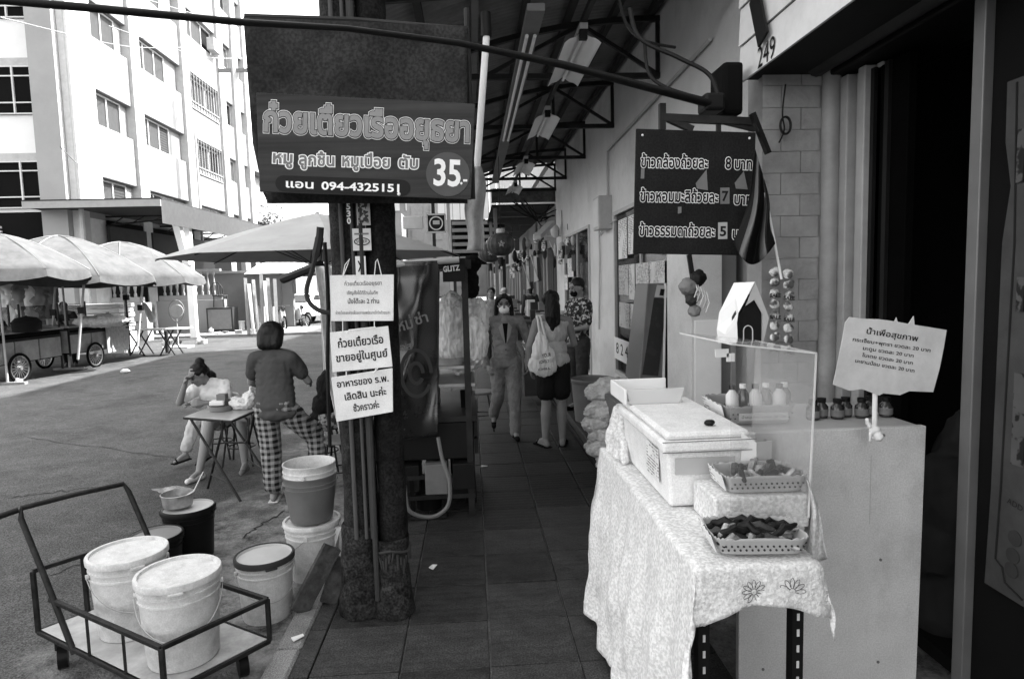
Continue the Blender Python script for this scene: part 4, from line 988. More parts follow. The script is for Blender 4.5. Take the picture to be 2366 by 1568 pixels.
bucket('white bucket with dark rimmed lid standing alone on the ground', (-1.165, 3.47, RD), .148, .34, pw, mat('lid_grey', .42, rough=.4), R(-60), rimm=dgrey, inner=mat('lid_grey', .42, rough=.4))
bucket('black barrel with pale lid carrying the cooking pot', (-1.93, 4.33, RD), .162, .34, pk, mat('lid_grey', .42, rough=.4), 0, rimm=pk, handle=False, group='black barrels')
bucket('shorter black barrel between the pot barrel and the trolley', (-1.98, 3.98, RD), .15, .29, pk, mgrey, 0, rimm=pk, handle=False, group='black barrels')
sb = gp(728, 1325)
bucket('white lidded bucket under the grey one beside the posts', (sb.x, sb.y, 0), .158, .34, pw, pw, R(180), group='stacked buckets')
bucket('grey bucket stacked on the white one beside the posts', (sb.x, sb.y, .342), .155, .27, pg, pg, R(120), lid=False, group='stacked buckets', taper=.78)
o = bucket('white open bucket nested in the grey one', (sb.x, sb.y, .40), .150, .28, pw, pw, 0, lid=False, handle=False, group='stacked buckets', taper=.8)
# pot with ladle
pc = Vector((-1.93, 4.30, RD+.34)); pc = Vector((yp(412, 1170, 4.33).x, 4.33, RD+.342))
po = thing('cooking_pot', 'steel cooking pot on the lid of the black barrel', 'pot', pc)
MB().lathe([(.075, 0), (.09, .01), (.098, .085), (.104, .09), (.098, .092), (.09, .02), (.001, .012)], n=28).build('pot', mat('worn_aluminium', .32, rough=.4, metal=.6, var=.3, sc_=20), po, smooth=True)
ld = MB(); ld.tube([pc+Vector((.02, 0, .05)), pc+Vector((.11, 0, .10)), pc+Vector((.17, .02, .22))], [.006, .006, .005], 6); ld.ball(tuple(pc+Vector((.01, 0, .04))), (.04, .04, .02))
tag(ld.build('ladle', steel, smooth=True), 'long handled ladle resting in the cooking pot', 'ladle')

# ================================================================== trolley
t0 = thing('platform_trolley', 'low metal frame platform trolley with slanted push handle', 'trolley', (-1.5, 2.95, RD))
rc_, nc_, lc_, bc_ = Vector((-.97, 2.89, DZ)), Vector((-1.27, 2.53, DZ)), Vector((-2.11, 3.09, DZ)), Vector((-1.81, 3.45, DZ))
fm_ = mat('trolley_steel', .02, rough=.45, metal=.3, var=.5, sc_=20, bump=.2)
zt = Vector((0, 0, .195)); zb2 = Vector((0, 0, .30))
for nm, a, b in (('deck_rail', rc_, nc_), ('deck_rail', nc_, lc_), ('deck_rail', lc_, bc_), ('deck_rail', bc_, rc_), ('top_rail', rc_+zt, nc_+zt), ('top_rail', nc_+zt, nc_.lerp(lc_, .86)+zt), ('top_rail', rc_+zt, rc_.lerp(bc_, .8)+zt), ('back_rail', lc_+zb2, bc_+zb2),
                 ('post', rc_, rc_+zt), ('post', nc_, nc_+zt), ('post', lc_, lc_+zb2), ('post', bc_, bc_+zb2), ('post', rc_.lerp(bc_, .5), rc_.lerp(bc_, .5)+zt), ('post', lc_.lerp(bc_, .45), lc_.lerp(bc_, .45)+zb2)):
    MB().bar(a, b, .02).build(nm, fm_, t0, world=True, bevel=.003)
for k in (.27, .55): 
    a = nc_.lerp(lc_, k); MB().bar(a, a+zt, .009).build('rod', fm_, t0, world=True)
c0 = [nc_, rc_, bc_, lc_]; MB().poly([p+Vector((0, 0, .004)) for p in c0], .006, (0, 0, 1)).build('deck', mat('deck_sheet', .38, rough=.6, var=.3, sc_=8, dirt=.4), t0, world=True)
# slanted handle
hl0, hr0 = nc_.lerp(lc_, .68), rc_.lerp(bc_, .68)
hl1 = yp(42, 1182, 3.12); hr1 = yp(292, 1122, 3.47)
mb = MB(); pts = [hl0+Vector((0, 0, -.02)), hl0.lerp(hl1, .5), hl0.lerp(hl1, .95), hl1+(hr1-hl1)*.03+Vector((0, 0, .015)), hl1.lerp(hr1, .5)+Vector((0, 0, .02)), hl1+(hr1-hl1)*.97+Vector((0, 0, .015)), hr0.lerp(hr1, .95), hr0.lerp(hr1, .5), hr0]
mb.tube(pts, .0135, 10); mb.build('handle', fm_, t0, world=True, smooth=True)
g = hl1+Vector((0, 0, .01)); MB().tube([g, g+(hl1-hr1).normalized()*.09+Vector((0, 0, -.012))], .014, 10).build('grip', black, t0, world=True, smooth=True)
wheel = None
for i, c in enumerate((nc_.lerp(bc_, .12), rc_.lerp(lc_, .12), lc_.lerp(rc_, .1), bc_.lerp(nc_, .1), )):
    r_ = .055; mb = MB(); mb.tube([c+Vector((-.018, -.01, RD-DZ+r_)), c+Vector((.018, .01, RD-DZ+r_))], r_, 18); wo = mb.build('wheel', pk, t0, world=True, smooth='auto')
    MB().bar(c+Vector((0, 0, -.08)), c, .05, .03).build('fork', fm_, t0, world=True)

# ================================================================== folding table
TZ = .61
A, B, C, D = [gp(u, v, TZ) for u, v in ((425, 962), (535, 970), (608, 938), (495, 935))]
ft_ = thing('folding_table', 'small folding steel table with pale top at the road side', 'table', ((A+C)/2)[:2]+(RD,) if False else ((A.x+C.x)/2, (A.y+C.y)/2, RD))
o = MB().poly([A, B, C, D], -.012, (0, 0, 1)).build('top', mat('table_top', .34, rough=.3, var=.15, sc_=6), ft_, world=True, bevel=.008)
MB().tube([p+Vector((0, 0, -.014)) for p in (A, B, C, D, A)], .011, 8).build('edge_frame', dsteel, ft_, world=True, smooth=True)
tb_ = (A+B+C+D)/4
def gnd(u, v): return gp(u, v, RD)
legs = [((B*.85+A*.15), gnd(480, 1128)), ((A*.85+B*.15), gnd(556, 1158)), (C*.85+D*.15, gnd(560, 1086)), (D*.85+C*.15, gnd(640, 1130))]
for a, b in legs: MB().tube([a+Vector((0, 0, -.02)), b], .011, 8).build('leg', dsteel, ft_, world=True, smooth=True)
g1, g2 = legs[0][0].lerp(legs[0][1], .78), legs[1][0].lerp(legs[1][1], .78)
for a, b in ((g1, g2), (legs[2][0].lerp(legs[2][1], .8), legs[3][0].lerp(legs[3][1], .8))): MB().tube([a, b], .009, 8).build('stretcher', dsteel, ft_, world=True, smooth=True)
m1, m2 = legs[0][0].lerp(legs[0][1], .3), legs[1][0].lerp(legs[1][1], .3)
k0, k1 = yp(514, 985, 5.35), yp(574, 985, 5.35)
MB().tube([yp(512, 970, 5.4), yp(514, 1015, 5.4), yp(520, 1022, 5.4), yp(566, 1022, 5.4), yp(573, 1015, 5.4), yp(576, 965, 5.4)], .008, 8).build('brace_loop', dsteel, ft_, world=True, smooth=True)
# things on the table
cz = TZ+.002; cc_ = gp(511, 948, TZ)
cd_ = thing('condiment_caddy', 'round tin caddy of condiment jars and tissues on the folding table', 'caddy', (cc_.x, cc_.y, TZ))
MB().lathe([(.09, 0), (.098, .005), (.1, .05), (.096, .05), (.09, .01)], n=24).build('tin', mgrey, cd_, smooth=True)
MB().box(-.085, .045, -.05, .05, .05, .095).build('tissue_box', paper, cd_, bevel=.012); MB().box(-.03, .05, -.02, .06, .05, .15).build('napkin_box', mgrey, cd_, bevel=.006)
MB().tube([(.07, 0, .04), (.07, 0, .1)], .022, 10).build('jar', dgrey, cd_)
wb_ = gp(560, 946, TZ)
o = blob('plastic_bag', [('e', wb_+Vector((0, .04, .05)), (.11, .09, .055)), ('e', wb_+Vector((.05, .05, .09)), (.06, .05, .07)), ('e', wb_+Vector((-.06, .02, .06)), (.06, .05, .05)), ('c', wb_+Vector((.05, .05, .12)), .03, wb_+Vector((.08, .05, .2)), .012)], mat('bag_plastic', .62, rough=.3, var=.1), vox=.009, wr=.03, ws=16)
tag(o, 'crumpled white plastic bag on the folding table', 'bag')
# puddle and patches
for i, (u, v, a, b) in enumerate(((395, 1130, .16, .09),)):
    p = gp(u, v, RD+.004); mb = MB(); q = random.Random(i); n = 22
    mb.add([(p.x, p.y, p.z)]+[(p.x+a*math.cos(t)*(1+.3*math.sin(3*t+i)), p.y+b*math.sin(t)*(1+.25*math.cos(4*t)), p.z) for t in [2*math.pi*k/n for k in range(n)]], [(0, k+1, (k+1) % n+1) for k in range(n)])
    tag(mb.build('water_splash', mat('wet', .05, rough=.04, spec=1.)), 'small bright puddle of water behind the pot', 'puddle')
# stools
def stool(loc, lab, h=.45, m=None):
    c = thing('stool', lab, 'stool', loc, 0, 'round stools round the folding table'); m = m or dsteel
    MB().lathe([(.15, h-.03), (.16, h-.02), (.16, h), (.001, h+.003)], n=20).build('seat', mgrey, c, smooth=True)
    for x, y in ((-1, -1), (1, -1), (-1, 1), (1, 1)): MB().tube([(x*.09, y*.09, h-.03), (x*.15, y*.15, 0)], .01, 7).build('leg', m, c)
    MB().tube([(.13*math.cos(t), .13*math.sin(t), h*.4) for t in [2*math.pi*k/16 for k in range(17)]], .007, 6).build('foot_ring', m, c)
    return c

# ================================================================== leaning steel post, hook and umbrellas
sp = thing('bent_steel_post', 'pale galvanised folded steel post leaning behind the handwritten boards', 'post', (-1.2, 4, 0))
pts = [(728, 615), (742, 720), (752, 850), (775, 960), (800, 1060), (812, 1130)]
mb = MB()
def fb(a, b):
    k = b*(len(pts)-1); i = min(int(k), len(pts)-2); t = k-i; u = pts[i][0]*(1-t)+pts[i+1][0]*t; v = pts[i][1]*(1-t)+pts[i+1][1]*t
    return yp(u+44*a, v, 3.95+.05*abs(math.sin(a*math.pi*2)))
mb.grid(fb, 12, 10); mb.build('channel', mat('bright_steel', .62, rough=.35, metal=.1, var=.35, sc_=10, dirt=.2), sp, world=True, smooth=True, solid=.004)
cable('hose', [yp(740, 525, 3.9), yp(736, 560, 3.9), yp(722, 620, 3.88), yp(708, 670, 3.86), yp(716, 700, 3.85), yp(740, 718, 3.84), yp(762, 722, 3.84)], [.022]*8+[.026]*8+[.014]*45, dgrey, 'thick dark hose hooked beside the leaning steel post', 'hose')
cable('strap', [yp(750, 560, 3.88), yp(758, 700, 3.86), yp(757, 850, 3.86), yp(762, 1030, 3.85)], .012, black, 'black strap hanging down along the leaning steel post', 'strap')
MB_ = MB(); MB_.tube([yp(655, 645, 4.6), yp(700, 627, 4.4), yp(740, 612, 4.2)], .03, 8); tag(MB_.build('folded_awning', black, smooth=True), 'black folded awning arm poking out left of the steel post', 'awning')
UC_ = Vector((-1.5, 6.6, 0)); ur = 1.45
um = thing('grey_umbrella', 'wide faded grey market umbrella opened behind the posts', 'umbrella', (UC_.x, UC_.y, RD))
MB().tube([(0, 0, 0), (0, 0, 2.5)], .02, 8).build('pole', lgrey, um)
um_m = mat('umbrella_cloth', .32, rough=.8, var=.12, sc_=3, dirt=.2); n = 8
def canopy(n, r, ze, zt_, sagk=.04, val=.0, ph=0.):
    mb = MB(); vs = [(0, 0, zt_)]; ring = 5; fs = []; seg = 6; N_ = n*seg
    for j in range(1, ring+1):
        t = j/ring
        for k in range(N_):
            th = 2*math.pi*k/N_+ph; f = (k % seg)/seg; ch = math.cos(math.pi/n)/math.cos(math.pi/n-2*math.pi/n*f)
            rr = r*t*(ch); z = zt_+(ze-zt_)*t**1.15 - sagk*math.sin(math.pi*f)*t*(1-t)*1.5
            vs.append((rr*math.cos(th), rr*math.sin(th), z))
    for k in range(N_): fs.append((0, 1+k, 1+(k+1) % N_))
    for j in range(ring-1):
        for k in range(N_): a = 1+j*N_; fs.append((a+k, a+N_+k, a+N_+(k+1) % N_, a+(k+1) % N_))
    if val:
        b = len(vs)
        for k in range(N_):
            x, y, z = vs[1+(ring-1)*N_+k]; f = (k % seg)/seg; vs.append((x*1.01, y*1.01, z-val*(.75+.35*math.sin(math.pi*f))))
        a = 1+(ring-1)*N_
        for k in range(N_):
            if k % seg == seg-1 and False: continue
            fs.append((a+k, b+k, b+(k+1) % N_, a+(k+1) % N_))
    mb.add(vs, fs); return mb
canopy(8, ur, 1.99+.07, 2.42+.07, ph=.3).build('canopy', um_m, um, solid=.003)
for k in range(8): th = 2*math.pi*k/8+.3; MB().tube([(0, 0, 2.46), (ur*.5*math.cos(th), ur*.5*math.sin(th), 2.28), (ur*math.cos(th), ur*math.sin(th), 2.045)], .006, 5).build('rib', dsteel, um); MB().tube([(0, 0, 1.95), (ur*.5*math.cos(th), ur*.5*math.sin(th), 2.26)], .005, 5).build('strut', dsteel, um)

# ================================================================== noodle cart behind the posts
nc = thing('noodle_cart', 'dark steel noodle cart with glossy banner parked on the kerb behind the posts', 'cart', (-.55, 5.3, 0))
X0, X1, Y0, Y1 = -.84, .0, 4.62, 5.75
for x in (X0, X1-.05):
    for y in (Y0+.03, Y1): MB().bar((x, y, 0 if x > -.9 else RD), (x, y, 1.84), .045).build('corner_post', dsteel, nc, world=True)
MB().box(X0, X1, Y0+.02, Y1, .70, .74).build('counter', dsteel, nc, world=True); MB().box(X0, X1-.02, Y0+.04, Y1, .42, .69).build('cabinet', black, nc, world=True, bevel=.01)
for x in (X1+.003,):
    for z0, z1 in ((.44, .55), (.57, .68)): MB().box(x-.02, x+.008, Y0+.1, Y1-.1, z0, z1).build('drawer', dsteel, nc, world=True, bevel=.004)
    for z in (.95, 1.08): MB().box(X1-.35, X1, Y0+.06, Y1-.02, z, z+.02).build('shelf', steel, nc, world=True)
MB().box(X0, X1, Y0, Y1, 1.80, 1.86).build('top_frame', dsteel, nc, world=True)
for k_ in range(4): MB().box(X0+.06+.2*k_, X0+.22+.2*k_, Y0-.02, Y0+.25, .18+.03*(k_ % 2), .40).build('lower_crate', [dgrey, black, mgrey, black][k_], nc, world=True, bevel=.006)
MB().box(X0+.02, X1-.02, Y0, Y1, .14, .17).build('lower_shelf', dsteel, nc, world=True)
# front roll tube
MB().tube([yp(700, 632, 4.5), yp(905, 612, 4.5), yp(1060, 600, 4.55)], .022, 12).build('roll_tube', lgrey, nc, world=True, smooth=True)
# dark legs and wheel at the right
MB().bar(gp(1090, 1158), yp(1075, 900, 5.0), .08, .06).build('stand_leg', blackm, nc, world=True)
MB().bar(gp(1052, 1130), yp(1045, 1010, 5.0), .05, .05).build('stand_leg', blackm, nc, world=True)
# slotted angle stand, gas frame
gs = gp(985, 1196)
for (u, v) in ((955, 1200), (1030, 1192), (955, 1150), (1030, 1145)):
    p = gp(u, v) if v > 1160 else gp(u, v); MB().bar(p, p+Vector((0, 0, .3)), .03).build('stand_post', blackm, nc, world=True)
a, b = gp(925, 1203), gp(1032, 1196); MB().bar(a+Vector((0, 0, .02)), b+Vector((0, 0, .02)), .05, .02).build('stand_foot', dsteel, nc, world=True)
for dz_ in (.16, .31): MB().bar(gp(945, 1200)+Vector((0, 0, dz_)), gp(1032, 1192)+Vector((0, 0, dz_)), .05, .03).build('stand_rail', dsteel, nc, world=True)
MB().tube([gp(992, 1185)+Vector((0, 0, .05)), gp(992, 1185)+Vector((0, 0, .28))], .09, 18).build('burner', blackm, nc, world=True)
cable('hose', [yp(1012, 1010, 4.45), yp(1022, 1060, 4.4), yp(1038, 1110, 4.35), yp(1036, 1165, 4.32), yp(1005, 1192, 4.3), yp(965, 1190, 4.3), yp(942, 1172, 4.3), yp(935, 1120, 4.35)], .014, mat('hose_grey', .13), 'pale rubber gas hose looping under the noodle cart', 'hose')
# glossy banner
bm_ = mat('vinyl_banner', .018, rough=.22, var=.35, sc_=4, spec=.7)
def bn(a, b):
    u = 880+(1012+ (1-b)*4-880)*a; vt = 606-4*a; vb = 1028-22*a; v = vt+(vb-vt)*b
    return yp(u, v, 4.42+.12*a+.035*math.sin(a*6+b*3.5)+.03*noise.noise(Vector((a*3, b*5, 2))))
mb = MB(); mb.grid(bn, 30, 40); bo_ = tag(thing('vinyl_banner', 'glossy dark vinyl banner with faint printed words and logo on the cart side', 'banner', (-.4, 4.4, 1)))
mb.build('sheet', bm_, bo_, world=True, smooth=True, solid=.002)
def onb(u, v, dy=-.05): 
    return yp(u, v, 4.40+dy)
prm = mat('banner_print', .12, rough=.4)
for tx, u0, v0, u1, v1, h in (("ใหม่", 912, 768, 955, 757, 26), ("ช่า", 962, 750, 990, 742, 22), ("เอส", 920, 812, 952, 806, 16)):
    letters(tx, onb(u0, v0), onb(u1, v1), (0, -1, 0), prm, bo_, h=h*4.35/FL, lift=.0, offset=.02)
for rr, n_ in ((.125, .022), (.055, .022)):
    e = [onb(962, 862)+Vector((rr*math.cos(t)*.8, 0, rr*math.sin(t)*1.25)) for t in [2*math.pi*k/36 for k in range(34)]]
    m_b = MB(); m_b.tube(e, n_*.55, 4); oo = m_b.build('logo_ring', mat('banner_faint', .035, rough=.4), bo_, world=True)
    for v in oo.data.vertices: v.co.y = (v.co.y+bo_.location.y-4.35)*.05+4.345-bo_.location.y
# hanging bags
bagm = mat('bag_grey', .62, rough=.35, var=.2, sc_=10, spec=.5)
o = blob('hanging_bag', [('e', yp(1045, 745, 4.95), (.12, .13, .23)), ('e', yp(1048, 800, 4.95), (.125, .12, .18)), ('e', yp(1088, 790, 4.95), (.13, .12, .22)), ('c', yp(1045, 685, 4.95), .03, yp(1045, 740, 4.95), .1), ('e', yp(1062, 845, 4.95), (.07, .06, .07))], bagm, vox=.008, wr=.045, ws=13, aniso=(1.8, 1.8, .3))
tag(o, 'large translucent bag bundle hanging from the cart corner', 'bag')
o = blob('hanging_bag', [('e', yp(1105, 740, 5.2), (.09, .1, .18)), ('e', yp(1100, 790, 5.2), (.1, .1, .17)), ('c', yp(1090, 685, 5.2), .02, yp(1100, 720, 5.2), .08)], bagm, vox=.009, wr=.04, ws=13, aniso=(1.8, 1.8, .3), seed=3)
tag(o, 'second grey bag hanging just behind the large bundle', 'bag')
o = blob('dark_cloth', [('e', yp(1083, 630, 4.85), (.05, .05, .12)), ('e', yp(1093, 655, 4.85), (.05, .05, .12)), ('c', yp(1095, 605, 4.85), .05, yp(1075, 690, 4.85), .03)], blackm, vox=.01, wr=.03, ws=12)
tag(o, 'black cloth hanging over the cart corner above the bags', 'cloth')
pl2 = thing('stall_plate', 'black plate with white lettering under the cart roof', 'sign', yp(1048, 615, 4.6)); a, b = yp(1022, 598, 4.6), yp(1076, 650, 4.6)
MB().box(a.x, b.x, 4.58, 4.60, b.z, a.z).build('plate', black, pl2, world=True); letters("GLITZ", yp(1025, 628, 4.58), yp(1062, 624, 4.58), (0, -1, 0), white, pl2, h=12*4.6/FL, offset=.04)
# trays and pots on the cart shelves
q = random.Random(21)
for i in range(5):
    x, y = X1-.18-.02*i, Y0+.2+.21*i; c = thing('food_tray', ['pale tray on the cart end nearest the bags', 'second pale tray from the cart end', 'middle tray on the cart end shelf', 'fourth tray on the cart end shelf', 'farthest tray on the cart end shelf'][i], 'tray', (x, y, 1.10), 0, 'trays on the cart shelf')
    MB().lathe([(.09, 0), (.12, .05), (.125, .055), (.115, .05), (.085, .008), (.001, .008)], n=16).build('dish', [lgrey, offw, steel][i % 3], c, smooth=True)
po2 = thing('stock_pot', 'tall steel stock pot on the noodle cart', 'pot', (-.45, 5.1, .745)); MB().lathe([(.17, 0), (.175, .01), (.175, .28), (.185, .285), (.17, .29), (.02, .32), (.001, .34)], n=24).build('body', steel, po2, smooth=True)
for i, (u, v) in enumerate(((1106, 1000), (1122, 1005))):
    p = gp(u, v); 
sk = gp(1112, 1010); stool((sk.x, sk.y+.4, 0), 'dark stool with thin legs behind the noodle cart')
# ================================================================== people
skin = mat('skin', .20, rough=.55, var=.08, sc_=8)
hairm = mat('black_hair', .006, rough=.5, var=.4, sc_=30, bump=.4, bs=120, spec=.25)
def rotz(a): return Matrix.Rotation(a, 3, 'Z')
class Fig:
    """joints in the person's own frame (x right, y forward, z up), scaled by height H and placed at loc turned by rz"""
    def __init__(s, name_label, loc, rz, H, **J):
        s.H = H; s.o = thing('person', name_label, 'person', loc, rz)
        j = dict(pel=(0, 0, .535), wai=(0, .003, .62), che=(0, 0, .735), nk=(0, -.012, .835), hd=(0, .008, .925),
                 sL=(-.10, -.005, .80), sR=(.10, -.005, .80), eL=(-.135, -.015, .63), eR=(.135, -.015, .63), wL=(-.145, .03, .485), wR=(.145, .03, .485),
                 hL=(-.05, 0, .52), hR=(.05, 0, .52), kL=(-.055, .012, .28), kR=(.055, .012, .28), aL=(-.055, -.015, .045), aR=(.055, -.015, .045), tL=(-.06, .085, .014), tR=(.06, .085, .014))
        j.update(J); s.J = {k: Vector(v)*H for k, v in j.items()}
        s.face = Vector((0, 1, 0)); s.hup = Vector((0, 0, 1))
    def p(s, k): return s.J[k]
    def limb(s, a, ra, b, rb): return ('c', s.J[a], ra*s.H, s.J[b], rb*s.H)
    def hf(s):
        f = s.face.normalized(); u = (s.hup - f*s.hup.dot(f)).normalized(); r = f.cross(u); return r, f, u
    def head(s, x, y, z):
        r, f, u = s.hf(); return s.J['hd'] + (r*x+f*y+u*z)*s.H
    def body(s, skinm=None, feet=True, hands=('L', 'R'), curl=.5):
        H = s.H; J = s.J; r, f, u = s.hf(); HM = Matrix((r, f, u)).transposed()
        P = []
        P += [('e', s.head(0, -.006, .012), (.046*H, .056*H, .056*H), HM), ('e', s.head(0, .014, -.022), (.036*H, .040*H, .045*H), HM), ('e', s.head(0, .036, -.048), (.019*H, .016*H, .016*H), HM),
              ('c', s.head(0, .050, .006), .006*H, s.head(0, .060, -.016), .009*H), ('e', s.head(.022, .042, -.012), (.014*H, .01*H, .012*H), HM), ('e', s.head(-.022, .042, -.012), (.014*H, .01*H, .012*H), HM),
              ('e', s.head(0, .046, .022), (.034*H, .010*H, .009*H), HM), ('e', s.head(0, .050, -.034), (.014*H, .006*H, .006*H), HM)]
        for sd in (-1, 1): P.append(('e', s.head(.047*sd, -.004, -.004), (.006*H, .011*H, .018*H), HM))
        P.append(('c', s.head(0, -.014, -.03), .029*H, J['nk'], .032*H)); P.append(('c', J['nk'], .034*H, J['che'], .05*H))
        P += [('e', J['che'], (.088*H, .058*H, .09*H)), ('e', J['wai'], (.072*H, .052*H, .075*H)), ('e', J['pel'], (.085*H, .062*H, .06*H))]
        P += [s.limb('che', .05, 'wai', .05), s.limb('wai', .055, 'pel', .06)]
        for q in 'LR':
            P += [s.limb('nk', .028, 's'+q, .030), s.limb('s'+q, .030, 'e'+q, .021), s.limb('e'+q, .022, 'w'+q, .0145)]
            P += [s.limb('pel', .055, 'h'+q, .052), s.limb('h'+q, .052, 'k'+q, .032)]
            k, a = J['k'+q], J['a'+q]; m_ = k.lerp(a, .3); P += [('c', k, .031*H, m_, .035*H), ('c', m_, .035*H, a, .020*H)]
            if feet:
                t = J['t'+q]; d = (t-a); hl = a - Vector((d.x, d.y, 0)).normalized()*.025*H; hl.z = a.z-.026*H
                P += [('c', a, .021*H, hl, .018*H), ('c', hl, .018*H, t, .013*H), ('c', a, .019*H, a.lerp(t, .6), .017*H)]
        for q in hands:
            w, e = J['w'+q], J['e'+q]; d = (w-e).normalized(); side = Vector((1 if q == 'L' else -1, 0, 0)); nrm = (side-d*side.dot(d)).normalized(); ac = d.cross(nrm).normalized()
            if ac.y < 0 and abs(ac.y) > .3: ac = -ac
            pc = w+d*.028*H; kn = w+d*.052*H
            for k in (-.5, -.17, .17, .5): P.append(('c', w+ac*.006*k*H, .011*H, kn+ac*.038*k*H, .0068*H))
            for k, ln in ((-.5, .036), (-.17, .044), (.17, .048), (.5, .042)):
                a = kn+ac*.040*k*H; b = a+(d*(1-curl*.2)+nrm*curl*.5).normalized()*ln*.5*H; c = b+(d*(1-curl)+nrm*curl*1.3).normalized()*ln*.5*H
                P += [('c', a, .0058*H, b, .0052*H), ('c', b, .0052*H, c, .0044*H)]
            a = w+d*.016*H+ac*.014*H; b = a+(d*.7+ac*.6+nrm*.3).normalized()*.028*H; c = b+(d*.9+nrm*.4).normalized()*.020*H
            P += [('c', a, .0075*H, b, .0062*H), ('c', b, .0062*H, c, .005*H)]
        return blob('body', P, skinm or skin, s.o, vox=.0072, world=False, smooth=1)
    def wear(s, name, prims, m, wr=.012, ws=11, vox=.009, aniso=(1, 1, 1), seed=0, disp=None): return blob(name, prims, m, s.o, vox=vox, wr=wr*.75, ws=ws*1.25, world=False, smooth=8 if name == 'hair' else 4, aniso=aniso, seed=seed, disp=disp)
    def eyes(s):
        for sd in (-1, 1):
            MB().ball(tuple(s.head(.021*sd, .0515, .006)), (.0095*s.H, .004*s.H, .0045*s.H), 10).build('eye', mat('eye_dark', .02, rough=.2), s.o, smooth=True)
            mb = MB(); mb.tube([s.head((.010+.008*k)*sd, .055-.003*k, .0185+.003*math.sin(k*1.3)) for k in range(4)], .0024*s.H, 6); mb.build('eyebrow', hairm, s.o, smooth=True)
def stack(F, rows):
    """rows of (from joint, to joint, n, rx, ry, rz) lumps giving an even torso"""
    out = []
    for a, b, n, rx0, rx1, ry, rz in rows:
        for k in range(n+1): t = k/n; out.append(('e', F.J[a].lerp(F.J[b], t), ((rx0+(rx1-rx0)*t)*F.H, ry*F.H, rz*F.H)))
    return out
def shoe(F, q, m, name='shoe', h=.02):
    a, t = F.J['a'+q], F.J['t'+q]; H = F.H; d = Vector((t.x-a.x, t.y-a.y, 0)).normalized(); hl = a-d*.028*H; hl.z = min(a.z, .02*H+ (a.z-.045*H)) 
    hl.z = a.z-.03*H
    return F.wear(name, [('c', hl, .021*H, t, .017*H), ('c', a-Vector((0, 0, .018*H)), .021*H, t, .014*H)], m, wr=0, vox=.006)
def sole(F, q, m, name='sandal'):
    a, t = F.J['a'+q], F.J['t'+q]; H = F.H; d = (Vector((t.x, t.y, t.z-.012*H))-Vector((a.x, a.y, a.z-.046*H))).normalized(); hl = Vector((a.x, a.y, a.z-.046*H))-d*.045*H; tt = Vector((t.x, t.y, t.z-.014*H))+d*.022*H
    o = MB().bar(hl, tt, .055*H, .012*H).build(name, m, F.o, bevel=.008)
    c = t-d*.01*H; sd = Vector((-d.y, d.x, 0)); MB().tube([c-sd*.026*H-Vector((0, 0, .01*H)), c+Vector((0, 0, .018*H)), c+sd*.026*H-Vector((0, 0, .01*H))], .006*H, 7).build('strap', m, F.o, smooth=True)

# ---- woman in the suit walking towards the camera
p = gp(1172, 1008); face_cam = math.atan2(-p.y, -p.x)-math.pi/2
F = Fig('masked woman in a grey pantsuit walking towards the camera', (p.x, p.y, 0), R(183), 1.57,
        kL=(-.055, .06, .285), aL=(-.05, .07, .045), tL=(-.055, .17, .018), kR=(.055, -.02, .285), aR=(.075, -.20, .12), tR=(.082, -.12, .05),
        sL=(-.112, -.005, .805), sR=(.112, -.005, .805), eL=(-.178, -.03, .645), wL=(-.150, .07, .505), eR=(.175, -.02, .65), wR=(.135, .09, .52))
# note: her own left is on the photo's right
F.face = Vector((.05, 1, -.05)); F.body(curl=.6); F.eyes(); H = F.H
suit = mat('suit_cloth', .17, rough=.8, var=.2, sc_=14, speck=.15)
F.wear('jacket', stack(F, [('che', 'wai', 3, .096, .080, .066, .06), ('wai', 'pel', 3, .080, .098, .070, .045)]) + [('e', F.p('pel')+Vector((0, 0, -.020*H)), (.104*H, .074*H, .040*H)), ('e', F.p('che')+Vector((0, 0, .045*H)), (.092*H, .060*H, .035*H)), ('c', F.p('nk')+Vector((0, -.01, -.02)), .036*H, F.p('che'), .06*H)] +
       [x for q in 'LR' for x in (F.limb('nk', .030, 's'+q, .036), F.limb('s'+q, .036, 'e'+q, .030), F.limb('e'+q, .030, 'w'+q, .026))], suit, wr=.018, ws=9, aniso=(1, 1, .8))
F.wear('trousers', [x for q in 'LR' for x in (F.limb('pel', .06, 'h'+q, .062), F.limb('h'+q, .062, 'k'+q, .044), F.limb('k'+q, .044, 'a'+q, .038))], suit, wr=.018, ws=10, aniso=(1, 1, .8), seed=2)
ch = F.p('che')
MB().poly([ch+Vector((-.036, .112, .10)), ch+Vector((.036, .112, .10)), ch+Vector((.006, .126, -.11)), ch+Vector((-.006, .126, -.11))], .006, (0, 1, 0)).build('blouse', blackm, F.o)
for sd in (-1, 1): MB().poly([ch+Vector((sd*.030, .112, .11)), ch+Vector((sd*.072, .106, .06)), ch+Vector((sd*.050, .122, -.02)), ch+Vector((sd*.006, .130, -.12))], .008, (0, 1, 0)).build('lapel', mat('lapel_cloth', .25, rough=.8), F.o)
MB().ball(tuple(F.p('wai')+Vector((0, .108, .0))), .009, 8).build('button', dgrey, F.o)
r_, f_, u_ = F.hf(); HM = Matrix((r_, f_, u_)).transposed()
F.wear('face_mask', [('e', F.head(0, .036, -.030), (.038*H, .030*H, .033*H), HM)], white, wr=.002, ws=30, vox=.006)
for sd in (-1, 1): MB().tube([F.head(.034*sd, .042, -.018), F.head(.047*sd, .012, -.004)], .0018*H, 5).build('ear_loop', white, F.o)
